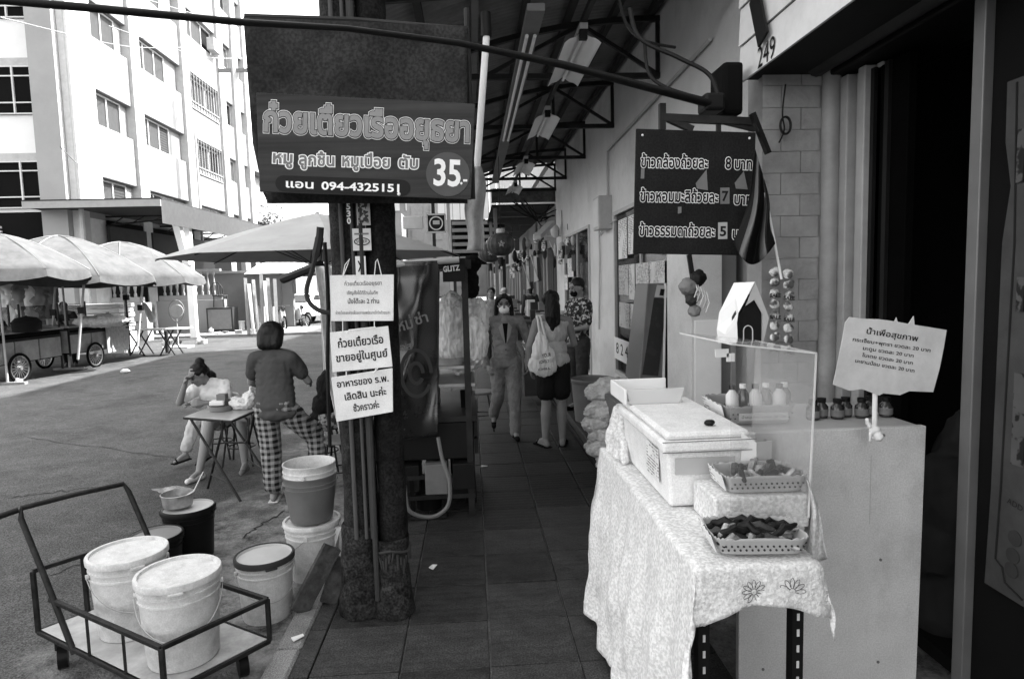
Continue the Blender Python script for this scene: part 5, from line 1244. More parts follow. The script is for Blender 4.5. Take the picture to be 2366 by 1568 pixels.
F.wear('hair', [('e', F.head(0, -.016, .022), (.053*H, .058*H, .054*H), HM)] + [x for sd in (-1, 1) for x in (('c', F.head(.042*sd, .012, .040), .017*H, F.head(.052*sd, -.006, -.03), .017*H), ('c', F.head(.052*sd, -.006, -.03), .017*H, F.head(.058*sd, -.010, -.13), .013*H), ('c', F.head(.010*sd, .030, .055), .014*H, F.head(.040*sd, .022, .03), .012*H))] + [('c', F.head(0, -.045, 0), .03*H, F.head(0, -.055, -.11), .03*H)], hairm, wr=.008, ws=30, vox=.006, aniso=(1, 1, .25))
for q in 'LR': shoe(F, q, blackm, 'flat_shoe')

# ---- woman with tote bag seen from behind
p = gp(1282, 1028)
F = Fig('woman with long dark hair and white tote bag standing with her back to us', (p.x, p.y, 0), R(4), 1.60,
        kL=(-.05, .0, .28), aL=(-.065, -.02, .045), tL=(-.10, .06, .016), kR=(.05, .0, .28), aR=(.048, -.02, .045), tR=(.075, .07, .016), eL=(-.155, -.02, .655), wL=(-.14, .04, .51), eR=(.145, .02, .65), wR=(.09, .13, .62))
F.face = Vector((.5, .9, 0)); H = F.H; F.body(curl=.5)
ribk = patt('ribbed_knit', 'stripe', .30, .46, 30, rough=.9, thr=.5, soft=.4, stretch=(1, 1, .0), rot=(0, R(90), 0))
ribk = mat('light_knit', .42, rough=.9, var=.12, sc_=20, bump=.8, bs=90)
F.wear('sleeveless_top', [('e', F.p('che'), (.10*H, .07*H, .10*H)), ('e', F.p('wai'), (.098*H, .07*H, .09*H)), ('e', F.p('pel')+Vector((.01, 0, .02*H)), (.108*H, .078*H, .075*H)), ('c', F.p('sL')+Vector((.02, 0, -.01)), .033*H, F.p('sR')-Vector((.02, 0, .01)), .033*H)], ribk, wr=.012, ws=12, aniso=(2.4, 1, .4))
F.wear('shorts', [x for q in 'LR' for x in (('c', F.p('h'+q)+Vector((0, 0, .0)), .064*H, F.p('h'+q).lerp(F.p('k'+q), .72), .060*H),)]+[('e', F.p('pel')-Vector((0, 0, .02*H)), (.10*H, .075*H, .05*H))], mat('black_cloth', .012, rough=.9), wr=.012, ws=10)
r_, f_, u_ = F.hf(); HM = Matrix((r_, f_, u_)).transposed()
F.wear('hair', [('e', F.head(0, -.014, .020), (.056*H, .062*H, .058*H), HM), ('c', F.head(.012, -.035, 0), .045*H, F.head(.018, -.05, -.09), .045*H), ('c', F.head(.018, -.05, -.09), .045*H, F.head(.020, -.052, -.17), .022*H), ('c', F.head(.045, -.03, -.02), .02*H, F.head(.05, -.05, -.13), .02*H)], hairm, wr=.016, ws=22, vox=.007, aniso=(1, 1, .2))
bg = F.p('sL')+Vector((.035, -.115, -.36))
tote = mat('tote_canvas', .66, rough=.8, var=.08, sc_=7)
o = blob('tote_bag', [('e', bg+Vector((0, 0, -.06)), (.155, .055, .13)), ('c', bg+Vector((-.06, 0, .04)), .06, bg+Vector((-.03, .02, .24)), .03), ('c', bg+Vector((.06, 0, .0)), .06, bg+Vector((.0, .02, .22)), .03), ('e', bg+Vector((.02, 0, .02)), (.12, .045, .12))], tote, vox=.008, wr=.02, ws=9, aniso=(2.2, 1, .5), smooth=2)
o.location = Vector((p.x, p.y, 0)); o.rotation_euler = (0, 0, R(4)); tag(o, 'white canvas tote bag with dark print on the shoulder of the woman seen from behind', 'bag')
st_ = MB()
for dx in (-.03, .03): st_.tube([bg+Vector((dx, -.01, .2)), F.p('sL')+Vector((.015+dx*.5, -.06, .035)), F.p('sL')+Vector((.015+dx*.5, 0, .06)), F.p('sL')+Vector((.015+dx*.5, .05, .0))], .011, 6)
st_.build('strap', tote, o, smooth=True)
nf = (0, -1, 0)
for tx, x0, x1, z, h in (("YOUR", -.02, .07, .02, .035), ("LOVELY", -.05, .05, -.04, .03), ("CHILL", -.06, .06, -.11, .022)):
    mbt = letters(tx, bg+Vector((x0, -.062, z)), bg+Vector((x1, -.062, z+.01)), nf, ink, o, h=h, lift=.002, offset=.015, world=False)
for q in 'LR': sole(F, q, blackm, 'flip_flop')

# ---- man in patterned shirt
p = Vector((1.26, 7.7, .12))
F = Fig('man in a dark patterned shirt with a black mask standing in the shop doorway', p, R(118), 1.60,
        eR=(.13, .02, .64), wR=(.02, .12, .60), eL=(-.14, .03, .64), wL=(-.03, .14, .61))
F.face = Vector((.15, 1, -.25)); H = F.H; F.body(curl=.7)
camo = patt('shirt_print', 'noise', .02, .42, 26, thr=.56, soft=.03)
F.wear('shirt', [('e', F.p('che'), (.108*H, .078*H, .105*H)), ('e', F.p('wai'), (.10*H, .078*H, .09*H)), ('e', F.p('pel'), (.104*H, .08*H, .07*H))] +
       [x for q in 'LR' for x in (F.limb('nk', .03, 's'+q, .042), ('c', F.p('s'+q), .042*H, F.p('s'+q).lerp(F.p('e'+q), .75), .037*H))], camo, wr=.014, ws=10)
F.wear('trousers', [x for q in 'LR' for x in (F.limb('pel', .06, 'h'+q, .062), F.limb('h'+q, .062, 'k'+q, .044), F.limb('k'+q, .044, 'a'+q, .036))], dgrey, wr=.015, ws=9)
r_, f_, u_ = F.hf(); HM = Matrix((r_, f_, u_)).transposed()
F.wear('hair', [('e', F.head(0, -.014, .026), (.052*H, .058*H, .052*H), HM), ('c', F.head(0, -.03, -.01), .034*H, F.head(0, 0, .03), .04*H)], hairm, wr=.006, ws=40, vox=.007)
F.wear('face_mask', [('e', F.head(0, .034, -.030), (.037*H, .030*H, .032*H), HM)], blackm, wr=0, vox=.007)
F.eyes()
for q in 'LR': shoe(F, q, blackm)

# ---- people further down the walkway
for i, (u, v, hh, rz_, top, lab) in enumerate(((1140, 850, 1.60, 170, mgrey, 'distant walker in grey just left of the woman in the suit'), (1168, 800, 1.55, 185, lgrey, 'distant walker in a pale head covering behind the woman in the suit'), (1228, 790, 1.6, 10, dgrey, 'distant shopper seen from behind near the far shops'))):
    p = gp(u, v); F = Fig(lab, (p.x, p.y, 0), R(rz_), hh, kL=(-.05, .05, .28), aL=(-.05, .06, .05), tL=(-.05, .15, .02)); H = F.H; F.body(hands=())
    F.wear('top', [('e', F.p('che'), (.10*H, .072*H, .10*H)), ('e', F.p('wai'), (.095*H, .07*H, .09*H)), ('e', F.p('pel'), (.10*H, .075*H, .07*H))]+[x for q in 'LR' for x in (F.limb('s'+q, .038, 'e'+q, .03), F.limb('e'+q, .03, 'w'+q, .024))], top, vox=.016)
    F.wear('trousers', [x for q in 'LR' for x in (F.limb('h'+q, .062, 'k'+q, .045), F.limb('k'+q, .045, 'a'+q, .035))], dgrey, vox=.016)
    F.wear('hair', [('e', F.head(0, -.012, .02), (.056*H, .060*H, .056*H)), ('c', F.head(0, -.03, 0), .04*H, F.head(0, -.03, -.08), .03*H)], hairm if i != 1 else lgrey, vox=.014)

# ---- standing girl in grey T-shirt and checked trousers, one knee on a stool
p = gp(634, 1155, RD)
stp_ = stool((-1.18, 5.62, RD), 'round stool under the knee of the girl in checked trousers', .46)
F = Fig('girl with bobbed hair in a grey T-shirt and checked trousers, one knee on a stool', (p.x, p.y, RD), R(-8), 1.48,
        pel=(.035, 0, .545), wai=(.03, .03, .63), che=(.02, .05, .74), nk=(.02, .055, .84), hd=(.005, .085, .925), sL=(-.085, .05, .80), sR=(.125, .05, .80),
        hL=(-.015, 0, .53), hR=(.085, .0, .53), kL=(-.01, .02, .28), aL=(0, 0, .045), tL=(-.02, .09, .016), kR=(.20, .13, .345), aR=(.24, .12, .09), tR=(.28, .20, .05),
        eL=(-.15, .11, .66), wL=(-.13, .24, .60), eR=(.185, .12, .66), wR=(.14, .26, .63))
F.face = Vector((-.15, 1, -.5)); H = F.H; F.body(curl=.5)
ts_ = mat('grey_jersey', .06, rough=.9, var=.12, sc_=9)
F.wear('t_shirt', stack(F, [('che', 'wai', 3, .108, .112, .074, .07), ('wai', 'pel', 3, .112, .124, .080, .06)]) + [('e', F.p('pel')+Vector((.01*H, 0, -.045*H)), (.126*H, .084*H, .05*H)), ('e', F.p('che')+Vector((0, 0, .045*H)), (.10*H, .062*H, .035*H)), ('c', F.p('nk'), .038*H, F.p('che'), .07*H)] +
       [x for q in 'LR' for x in (F.limb('nk', .03, 's'+q, .040), ('c', F.p('s'+q), .042*H, F.p('s'+q).lerp(F.p('e'+q), .62), .041*H))], ts_, wr=.011, ws=9, aniso=(1.3, 1, .45), seed=4)
plaid = patt('gingham', 'plaid', .012, .28, 6.2, thr=.5)
F.wear('trousers', [('c', F.p('pel'), .07*H, F.p('hL'), .066*H), ('c', F.p('hL'), .068*H, F.p('kL'), .056*H), ('c', F.p('kL'), .056*H, F.p('kL').lerp(F.p('aL'), .82), .054*H), ('c', F.p('pel'), .07*H, F.p('hR'), .068*H), ('c', F.p('hR'), .068*H, F.p('kR'), .058*H), ('c', F.p('kR'), .055*H, F.p('aR'), .04*H)], plaid, wr=.018, ws=8, seed=1)
r_, f_, u_ = F.hf(); HM = Matrix((r_, f_, u_)).transposed()
F.wear('hair', [('e', F.head(0, -.016, .016), (.070*H, .072*H, .066*H), HM)]+[x for sd in (-1, 0, 1) for x in (('c', F.head(.030*sd, -.030, .0), .044*H, F.head(.034*sd, -.034, -.062), .036*H),)]+[('c', F.head(-.052, .01, .01), .018*H, F.head(-.055, .02, -.055), .014*H)], hairm, wr=.006, ws=30, vox=.007, aniso=(1, 1, .3))
sole(F, 'L', mat('pale_rubber', .5), 'sandal')

# ---- girl seated leaning on the table
base = yp(558, 1110, 6.62); sx_ = base.x
stool((sx_+.02, 6.64, RD), 'round stool under the girl leaning on the folding table', .45)
F = Fig('girl with tied up hair leaning on her elbow over the folding table', (sx_, 6.62, RD), R(168), 1.50,
        pel=(0, 0, .34), wai=(.02, .06, .42), che=(.05, .15, .51), nk=(.07, .20, .585), hd=(.09, .255, .645), sL=(-.03, .17, .565), sR=(.15, .17, .555),
        hL=(-.05, .01, .325), hR=(.05, .01, .325), kL=(-.15, .20, .315), kR=(.03, .26, .325), aL=(-.17, .22, .06), aR=(.06, .36, .045), tL=(-.19, .30, .03), tR=(.07, .46, .018),
        eL=(-.09, .24, .46), wL=(.0, .33, .48), eR=(.20, .30, .475), wR=(.13, .33, .60))
F.face = Vector((.55, 1, -.75)); F.hup = Vector((.2, .3, 1)); H = F.H; F.body(curl=.8)
F.wear('shirt', [('e', F.p('che'), (.10*H, .085*H, .09*H)), ('e', F.p('wai'), (.095*H, .085*H, .09*H)), ('e', F.p('pel'), (.10*H, .09*H, .06*H)), ('c', F.p('nk'), .035*H, F.p('che'), .08*H)] +
       [x for q in 'LR' for x in (F.limb('nk', .03, 's'+q, .042), ('c', F.p('s'+q), .042*H, F.p('s'+q).lerp(F.p('e'+q), .7), .038*H))], mat('pale_shirt', .66, rough=.85), wr=.022, ws=8)
F.wear('shorts', [x for q in 'LR' for x in (('c', F.p('h'+q), .066*H, F.p('h'+q).lerp(F.p('k'+q), .62), .058*H),)], patt('leaf_print', 'noise', .05, .4, 18, thr=.5, soft=.05), wr=.015, ws=10)
r_, f_, u_ = F.hf(); HM = Matrix((r_, f_, u_)).transposed()
F.wear('hair', [('e', F.head(0, -.018, .020), (.055*H, .060*H, .054*H), HM), ('e', F.head(0, -.060, .060), (.030*H, .030*H, .028*H)), ('c', F.head(0, -.045, .045), .026*H, F.head(0, -.06, .06), .026*H), ('c', F.head(0, -.05, 0), .03*H, F.head(0, -.04, -.05), .02*H)], hairm, wr=.010, ws=26, vox=.007)
F.eyes()
for q in 'LR': shoe(F, q, offw if q == 'R' else mgrey, 'trainer')

# ---- second child whose pale trouser leg shows left of the table
stool((-2.72, 6.95, RD), 'round stool left behind the folding table', .42)
F = Fig('child in pale trousers and black sandals sitting half hidden left of the folding table', (-2.68, 6.95, RD), R(158), 1.22,
        pel=(0, 0, .37), wai=(0, .03, .45), che=(-.02, .09, .55), nk=(-.03, .12, .64), hd=(-.05, .17, .70), sL=(-.12, .10, .61), sR=(.07, .10, .61),
        hL=(-.05, .02, .355), hR=(.05, .02, .355), kL=(-.08, .24, .36), kR=(.05, .25, .36), aL=(-.06, .27, .10), aR=(.09, .34, .10), tL=(-.07, .36, .05), tR=(.11, .43, .06), eL=(-.16, .20, .52), wL=(-.12, .32, .53), eR=(.09, .22, .51), wR=(.04, .33, .52))
F.face = Vector((-.5, 1, -.8)); H = F.H
F.body(curl=.7)
F.wear('blouse', [('e', F.p('che'), (.095*H, .08*H, .09*H)), ('e', F.p('wai'), (.095*H, .085*H, .09*H)), ('c', F.p('nk'), .035*H, F.p('che'), .07*H)]+[x for q in 'LR' for x in (F.limb('nk', .03, 's'+q, .04), F.limb('s'+q, .042, 'e'+q, .034))], lgrey, wr=.018, ws=9)
F.wear('trousers', [x for q in 'LR' for x in (('c', F.p('h'+q), .070*H, F.p('k'+q), .055*H), ('c', F.p('k'+q), .054*H, F.p('k'+q).lerp(F.p('a'+q), .8), .046*H))], lgrey, wr=.022, ws=9, aniso=(1, 1, .6))
r_, f_, u_ = F.hf(); HM = Matrix((r_, f_, u_)).transposed()
F.wear('hair', [('e', F.head(0, -.016, .022), (.060*H, .066*H, .060*H), HM)], hairm, wr=.006, ws=30, vox=.008)
for q in 'LR': sole(F, q, blackm)

# ---- boy in black behind the posts
p = gp(738, 1085, RD); p.y = 6.3; p.x = yp(742, 900, 6.3).x
stool((p.x, p.y+.02, RD), 'round stool under the boy in black behind the steel post', .45)
F = Fig('boy with cropped hair in a black T-shirt sitting behind the leaning steel post', (p.x, p.y, RD), R(-70), 1.52,
        pel=(0, 0, .33), wai=(0, .02, .41), che=(0, .05, .53), nk=(0, .075, .625), hd=(.0, .115, .71), sL=(-.10, .06, .59), sR=(.10, .06, .59),
        hL=(-.05, .01, .32), hR=(.05, .01, .32), kL=(-.07, .24, .32), kR=(.06, .24, .32), aL=(-.08, .24, .05), aR=(.07, .25, .05), tL=(-.09, .34, .02), tR=(.08, .35, .02), eL=(-.14, .14, .46), wL=(-.06, .24, .45), eR=(.14, .14, .46), wR=(.05, .25, .45))
F.face = Vector((.2, 1, -.45)); H = F.H; F.body(curl=.7)
F.wear('t_shirt', [('e', F.p('che'), (.108*H, .08*H, .10*H)), ('e', F.p('wai'), (.105*H, .085*H, .09*H)), ('e', F.p('pel'), (.105*H, .09*H, .05*H))] + [x for q in 'LR' for x in (F.limb('nk', .03, 's'+q, .042), ('c', F.p('s'+q), .044*H, F.p('s'+q).lerp(F.p('e'+q), .8), .038*H))], mat('black_cloth', .012, rough=.9), wr=.016, ws=9)
F.wear('shorts', [x for q in 'LR' for x in (('c', F.p('h'+q), .066*H, F.p('h'+q).lerp(F.p('k'+q), .85), .056*H),)], patt('leaf_print', 'noise', .05, .4, 18, thr=.5, soft=.05), wr=.015, ws=9)
r_, f_, u_ = F.hf(); HM = Matrix((r_, f_, u_)).transposed()
F.wear('hair', [('e', F.head(0, -.014, .026), (.050*H, .058*H, .050*H), HM)], hairm, wr=.006, ws=40, vox=.007)
F.eyes()
for q in 'LR': shoe(F, q, dgrey, 'trainer')
# vendor behind the far cart
p = Vector((yp(152, 700, 16.4).x, 16.4, RD))
F = Fig('vendor bending over the second food cart across the road', p, R(200), 1.62, che=(0, .08, .73), nk=(0, .13, .82), hd=(0, .18, .90), sL=(-.1, .1, .79), sR=(.1, .1, .79), wL=(-.1, .28, .60), wR=(.1, .28, .60), eL=(-.15, .18, .66), eR=(.15, .18, .66)); H = F.H; F.body(hands=())
F.wear('shirt', [('e', F.p('che'), (.11*H, .08*H, .10*H)), ('e', F.p('wai'), (.1*H, .08*H, .1*H)), ('e', F.p('pel'), (.1*H, .08*H, .08*H))]+[F.limb('s'+q, .04, 'e'+q, .034) for q in 'LR'], dgrey, vox=.018)
F.wear('trousers', [x for q in 'LR' for x in (F.limb('h'+q, .062, 'k'+q, .045), F.limb('k'+q, .045, 'a'+q, .035))], black, vox=.018)
F.wear('hair', [('e', F.head(0, -.012, .02), (.056*H, .060*H, .056*H))], hairm, vox=.016)
# ================================================================== price board, flag and ornament on the right
MY = 3.12
q_ = [yp(u, v, MY) for u, v in ((1470, 297), (1747, 306), (1737, 590), (1463, 586))]
pb2 = thing('price_board', 'dark hanging rice price board with outlined white writing and torn patches', 'sign', q_[3])
nvy = mat('board_navy', .014, rough=.6, var=.3, dirt=.2, speck=.3, sps=120)
MB().poly([q_[3], q_[2], q_[1], q_[0]], .012, (0, 1, 0)).build('panel', nvy, pb2, world=True, bevel=.004)
def onM(u, v): return yp(u, v, MY)
for tx, u0, v0, u1, v1 in (("ข้าวกล้องถ้วยละ", 1481, 386, 1634, 389), ("8", 1676, 390, 1688, 390), ("บาท", 1697, 391, 1736, 392), ("ข้าวหอมมะลิถ้วยละ", 1479, 465, 1658, 468), ("บาท", 1696, 472, 1736, 473), ("ข้าวธรรมดาถ้วยละ", 1477, 544, 1650, 547), ("บาท", 1692, 552, 1732, 553)):
    outlined(tx, onM(u0, v0), onM(u1, v1), (0, -1, 0), pb2, [(.075, lt_), (.030, ink)], h=25*MY/FL)
for tx, u0, v0, u1, v1 in (("7", 1664, 434, 1685, 471), ("5", 1659, 514, 1680, 552)):
    a, b = onM(u0, v0), onM(u1, v1); MB().box(a.x, b.x, MY-.003, MY-.0005, b.z, a.z).build('number_patch', mgrey if tx == '7' else lgrey, pb2, world=True)
    letters(tx, onM(u0+4, v1-7), onM(u1-4, v1-7), (0, -1, 0), ink, pb2, h=22*MY/FL, lift=.0045, offset=.03)
for pts in (((1632, 392), (1635, 440), (1610, 436), (1607, 424)), ((1718, 396), (1727, 438), (1700, 436), (1697, 423)), ((1481, 390), (1489, 390), (1488, 413), (1480, 413)), ((1566, 478), (1574, 478), (1574, 492), (1566, 494))):
    P = [onM(u, v)+Vector((0, -.002, 0)) for u, v in pts]; MB().poly(P, .0015, (0, -1, 0)).build('torn_patch', mgrey, pb2, world=True)
for u, v in ((1484, 313), (1731, 320)): MB().ball(tuple(onM(u, v)-Vector((0, .004, 0))), .006, 8).build('bolt', white, pb2, world=True)
br = thing('board_bracket', 'black steel bracket frame and boxy speaker above the price board', 'bracket', (1.1, 3.15, 2.5))
for a, b, w_ in (((1530, 240), (1530, 300), .03), ((1528, 272), (1745, 282), .035), ((1545, 275), (1600, 300), .03), ((1640, 275), (1745, 300), .02), ((1660, 278), (1660, 305), .02)): MB().bar(yp(*a, 3.2), yp(*b, 3.2), w_).build('bar', dsteel, br, world=True)
a, b = yp(1662, 150, 3.32), yp(1708, 270, 3.32); MB().box(a.x, b.x, 3.26, 3.46, b.z, a.z).build('speaker_box', blackm, br, world=True, bevel=.02)
a, b = yp(1618, 222, 3.25), yp(1665, 262, 3.25); MB().box(a.x, b.x, 3.18, 3.3, b.z, a.z).build('clamp', black, br, world=True, bevel=.015)
MB().bar(yp(1738, 262, 3.1), yp(1775, 355, 3.1), .035, .02).build('strip', black, br, world=True)
# conduit / wires on the pier
cable('cable', [yp(1815, 195, 3.3), yp(1808, 260, 3.3), yp(1812, 300, 3.29), yp(1800, 330, 3.29)], .004, black, 'thin wire running down the brick pier')
tag(MB().tube([yp(1815+12*math.cos(t), 290+20*math.sin(t), 3.28) for t in [2*math.pi*k/18 for k in range(19)]], .006, 6).build('hook_ring', black, smooth=True), 'oval black hook hanging on the brick pier', 'hook')
# flag
fl = thing('flag', 'small dark and pale striped flag drooping beside the price board', 'flag', yp(1800, 640, 2.95))
MB().tube([yp(1768, 445, 2.95), yp(1806, 645, 2.95)], .006, 8).build('stick', white, fl, world=True, smooth=True)
stripes = [mat('flag_dark', .015, rough=.8), mat('flag_pale', .12, rough=.8), mat('flag_navy', .010, rough=.8), mat('flag_pale', .12), mat('flag_dark', .015)]
edges = [0, .17, .33, .67, .83, 1]
def flg(a, b):
    # a across stripes, b along the fall
    u0, v0 = 1745+25*a, 345+85*a; u1, v1 = 1705+92*a, 560+55*math.sin(a*3.0)-8*a
    bb = b; u = u0+(u1-u0)*bb+14*math.sin(bb*4+a*2)*bb; v = v0+(v1-v0)*bb
    return yp(u, v, 2.93+.05*math.sin(a*11+b*2)*(.3+b))
for i in range(5):
    mb = MB(); mb.grid(lambda a, b: flg(edges[i]+(edges[i+1]-edges[i])*a, b), 7, 22); mb.build('stripe', stripes[i], fl, world=True, smooth=True, solid=.002)
# ornament under the board
orn = thing('hanging_ornament', 'dark hanging ornament of cloth balls and ribbons below the price board', 'ornament', yp(1600, 600, 3.1))
MB().bar(yp(1592, 588, 3.1), yp(1600, 640, 3.1), .02).build('strap', black, orn, world=True)
for u, v, rr, m_ in ((1612, 643, .042, black), (1590, 662, .045, mgrey), (1598, 690, .035, dgrey), (1612, 684, .026, lgrey), (1604, 718, .03, mgrey)):
    blob('ball', [('e', yp(u, v, 3.08), (rr, rr*.8, rr))], m_, orn, vox=.008, wr=.015, ws=30)
for k in range(5): u = 1605+k*7; MB().tube([yp(u, 650+k*6, 3.06), yp(u+6, 668+k*8, 3.05), yp(u-2, 690+k*8, 3.06)], .0035, 5).build('ribbon', lgrey if k % 2 else offw, orn, world=True)
# strips of packets on the pier
pkm = patt('packet_print', 'noise', .12, .8, 28, rough=.3, thr=.5, soft=.08)
for sidx, (u, lab) in enumerate(((1790, 'left strip of shiny snack packets marked SALE hanging on the pier'), (1822, 'right strip of shiny snack packets marked SALE hanging on the pier'))):
    c = thing('packet_strip', lab, 'packets', yp(u, 620, 3.2), 0, 'strips of snack packets on the pier')
    q = random.Random(sidx)
    for k in range(8):
        v = 628+k*25+ (6 if sidx else 0); a = yp(u, v, 3.2)
        blob('packet', [('e', a, (.028, .012, .024)), ('e', a+Vector((q.uniform(-.01, .01), 0, .012)), (.024, .010, .016))], pkm, c, vox=.006, wr=.008, ws=40, seed=k)
        if k in (2, 4, 7): letters("SALE", yp(u-12, v+8, 3.17), yp(u+13, v+9, 3.17), (0, -1, 0), ink, c, h=.018, lift=.004, offset=.03)

# ================================================================== kiosk, white cupboard, basket, sacks
kx = thing('ticket_kiosk', 'tall slanted grey machine with pale side edges leaning by the shop wall', 'machine', (1.55, 5.2, .12))
y_, Z0, Z1 = 5.15, .12, yp(1530, 655, 5.15).z
f0, f1 = yp(1476, 900, y_).x, yp(1532, 900, y_).x; g0, g1 = yp(1505, 655, y_).x, yp(1545, 655, y_).x
kz = yp(1500, 900, y_).z
kiosk_m = mat('kiosk_grey', .13, rough=.4); kiosk_d = mat('kiosk_dark', .015, rough=.35)
MB().add([(f0, y_, kz), (f1, y_, kz), (g1, y_+.1, Z1), (g0, y_+.1, Z1), (f0, y_+.5, kz), (f1, y_+.5, kz), (g1, y_+.5, Z1), (g0, y_+.5, Z1)], [(0, 1, 2, 3), (5, 4, 7, 6), (4, 0, 3, 7), (1, 5, 6, 2), (3, 2, 6, 7)]).build('front_case', kiosk_m, kx, world=True, bevel=.006)
MB().box(f0, f1+.22, y_+.02, y_+.5, .12, kz-.002).build('base', kiosk_d, kx, world=True, bevel=.006)
e1 = yp(1592, 660, y_).x
MB().add([(f1+.004, y_+.06, kz), (e1, y_+.12, kz), (e1, y_+.12, Z1), (g1+.004, y_+.12, Z1), (f1+.004, y_+.5, kz), (e1, y_+.5, kz), (e1, y_+.5, Z1), (g1+.004, y_+.5, Z1)], [(0, 1, 2, 3), (5, 4, 7, 6), (1, 5, 6, 2), (3, 2, 6, 7)]).build('side_case', kiosk_d, kx, world=True, bevel=.006)
MB().bar((f1, y_-.005, kz), (g1, y_+.095, Z1), .016, .02).build('edge_trim', white, kx, world=True); MB().bar((f0, y_-.005, kz), (g0, y_+.095, Z1), .010, .02).build('edge_trim', mgrey, kx, world=True)
def onk(u, v): t = (v-655)/(900-655); return yp(u, v, y_+.1*(1-t)-.008)
MB().poly([onk(1484, 865), onk(1520, 868), onk(1541, 690), onk(1511, 688)], .006, (0, -1, 0)).build('screen', mat('kiosk_screen', .03, rough=.25), kx, world=True)
MB().poly([onk(1512, 686), onk(1543, 688), onk(1548, 660), onk(1518, 658)], .006, (0, -1, 0)).build('label_panel', lgrey, kx, world=True); MB().poly([onk(1523, 682), onk(1532, 683), onk(1535, 668), onk(1526, 667)], .012, (0, -1, 0)).build('slot', black, kx, world=True)
MB().poly([onk(1487, 893), onk(1506, 898), onk(1508, 884), onk(1489, 880)], .012, (0, -1, 0)).build('slot', black, kx, world=True)
cu = thing('white_cupboard', 'plain white cupboard standing behind the clear display case', 'cupboard', (1.7, 4.4, .12))
c0, c1 = yp(1597, 700, 4.35).x, yp(1668, 700, 4.35).x
MB().box(c0, c1, 4.35, 4.9, .12, yp(1640, 600, 4.35).z+.1).build('carcass', wallw, cu, world=True, bevel=.004)
MB().box(c1+.004, c1+.12, 4.4, 4.9, .12, 2.3).build('side_panel', mgrey, cu, world=True); MB().box(c0+.02, c1-.01, 4.335, 4.348, .2, 1.4).build('door', white, cu, world=True, bevel=.003)
bs_ = thing('tub', 'large grey tub with rolled rim on the shop step beside the doorway', 'tub', (1.30, 7.1, .12))
MB().lathe([(.17, 0), (.19, .01), (.225, .44), (.245, .45), (.25, .475), (.235, .485), (.22, .47), (.18, .03), (.001, .02)], n=32).build('body', mgrey, bs_, smooth=True)
net = mat('net_sack', .5, rough=.8, var=.35, sc_=22, bump=1., bs=60)
sk_ = [(1420, 905, 5.6, .27, .13), (1398, 948, 5.45, .18, .09), (1375, 978, 5.4, .11, .08), (1440, 960, 5.4, .2, .11), (1402, 1003, 5.35, .16, .09), (1383, 1032, 5.3, .11, .08), (1440, 1020, 5.3, .2, .1), (1418, 1062, 5.25, .15, .09)]
for i, (u, v, y, rx, rr) in enumerate(sk_):
    c = yp(u, v, y); o = blob('net_sack', [('e', c, (rx, .16, rr)), ('e', c+Vector((rx*.5, 0, .02)), (rx*.6, .14, rr*.9)), ('c', c+Vector((-rx*.6, -.08, 0)), .05, c+Vector((-rx*1.0, -.12, .01)), .025)], net, vox=.009, wr=.030, ws=16, seed=i, aniso=(.5, 1, 1.5))
    tag(o, ['plump pale net sack on top of the pile beside the table', 'small knotted sack second from the top on the left', 'little sack bulging at the left edge of the pile', 'sack tucked against the cooler side near the top', 'middle sack in the left column of the pile', 'small low sack at the left foot of the pile', 'low sack behind the tablecloth edge', 'bottom sack of the pile on the shop step'][i], 'sack', 'net sacks piled on the step')
MB_ = MB(); 
tag(MB().box(1.09+.02, 1.45, 5.05, 5.75, .122, .72).build('crate_stack', mgrey, bevel=.01), 'grey crate hidden under the pile of net sacks', 'crate')

# ================================================================== stall table with lace cloth
TBZ = .86; tx0, tx1, ty0, ty1 = .64, yp(1868, 1330, 1.80).x, 1.79, 3.15
tb = thing('stall_table', 'steel angle frame stall table under a white lace cloth', 'table', (.85, 2.5, 0))
MB().box(tx0, tx1, ty0, ty1, TBZ-.03, TBZ-.006).build('top', lgrey, tb, world=True)
for x in (tx0+.02, tx1-.02):
    for y in (ty0+.03, ty1-.02):
        m_ = MB(); m_.box(x-.017, x+.017, y-.0015, y+.0015, 0, TBZ-.03); m_.box(x+(.015 if x > 1 else -.018), x+(.018 if x > 1 else -.015), y, y+.035, 0, TBZ-.03); lo = m_.build('leg', black, tb, world=True)
        for k in range(14):
            z = .06+.05*k; s_ = MB().box(x-.004, x+.004, y-.003, y-.0016, z, z+.022).build('slot', offw, lo); s_.data.transform(Matrix.Translation(-Vector(tb.location)))
for y in (ty0+.03, ty1-.02):
    r_b = MB().box(tx0+.04, tx1-.04, y-.002, y+.002, .16, .20).build('cross_rail', black, tb, world=True)
    for k in range(8): x = tx0+.07+.05*k; s_ = MB().box(x, x+.024, y-.0032, y-.0022, .176, .184).build('slot', offw, r_b); s_.data.transform(Matrix.Translation(-Vector(tb.location)))
lace = mat('lace_cloth', .76, rough=.9, var=.10, sc_=40, bump=.5, bs=140, dirt=.1)
ltn = lace.node_tree; N = ltn.nodes; L = ltn.links; pl_n = N['Principled BSDF']; tc = N.new('ShaderNodeTexCoord')
vo = N.new('ShaderNodeTexNoise'); vo.inputs['Scale'].default_value = 85; vo.inputs['Detail'].default_value = 3; L.new(tc.outputs['Object'], vo.inputs['Vector'])
mrr = N.new('ShaderNodeMapRange'); mrr.inputs['From Min'].default_value = .42; mrr.inputs['From Max'].default_value = .58; mrr.inputs['To Min'].default_value = .74; mrr.inputs['To Max'].default_value = 1; L.new(vo.outputs['Fac'], mrr.inputs['Value'])
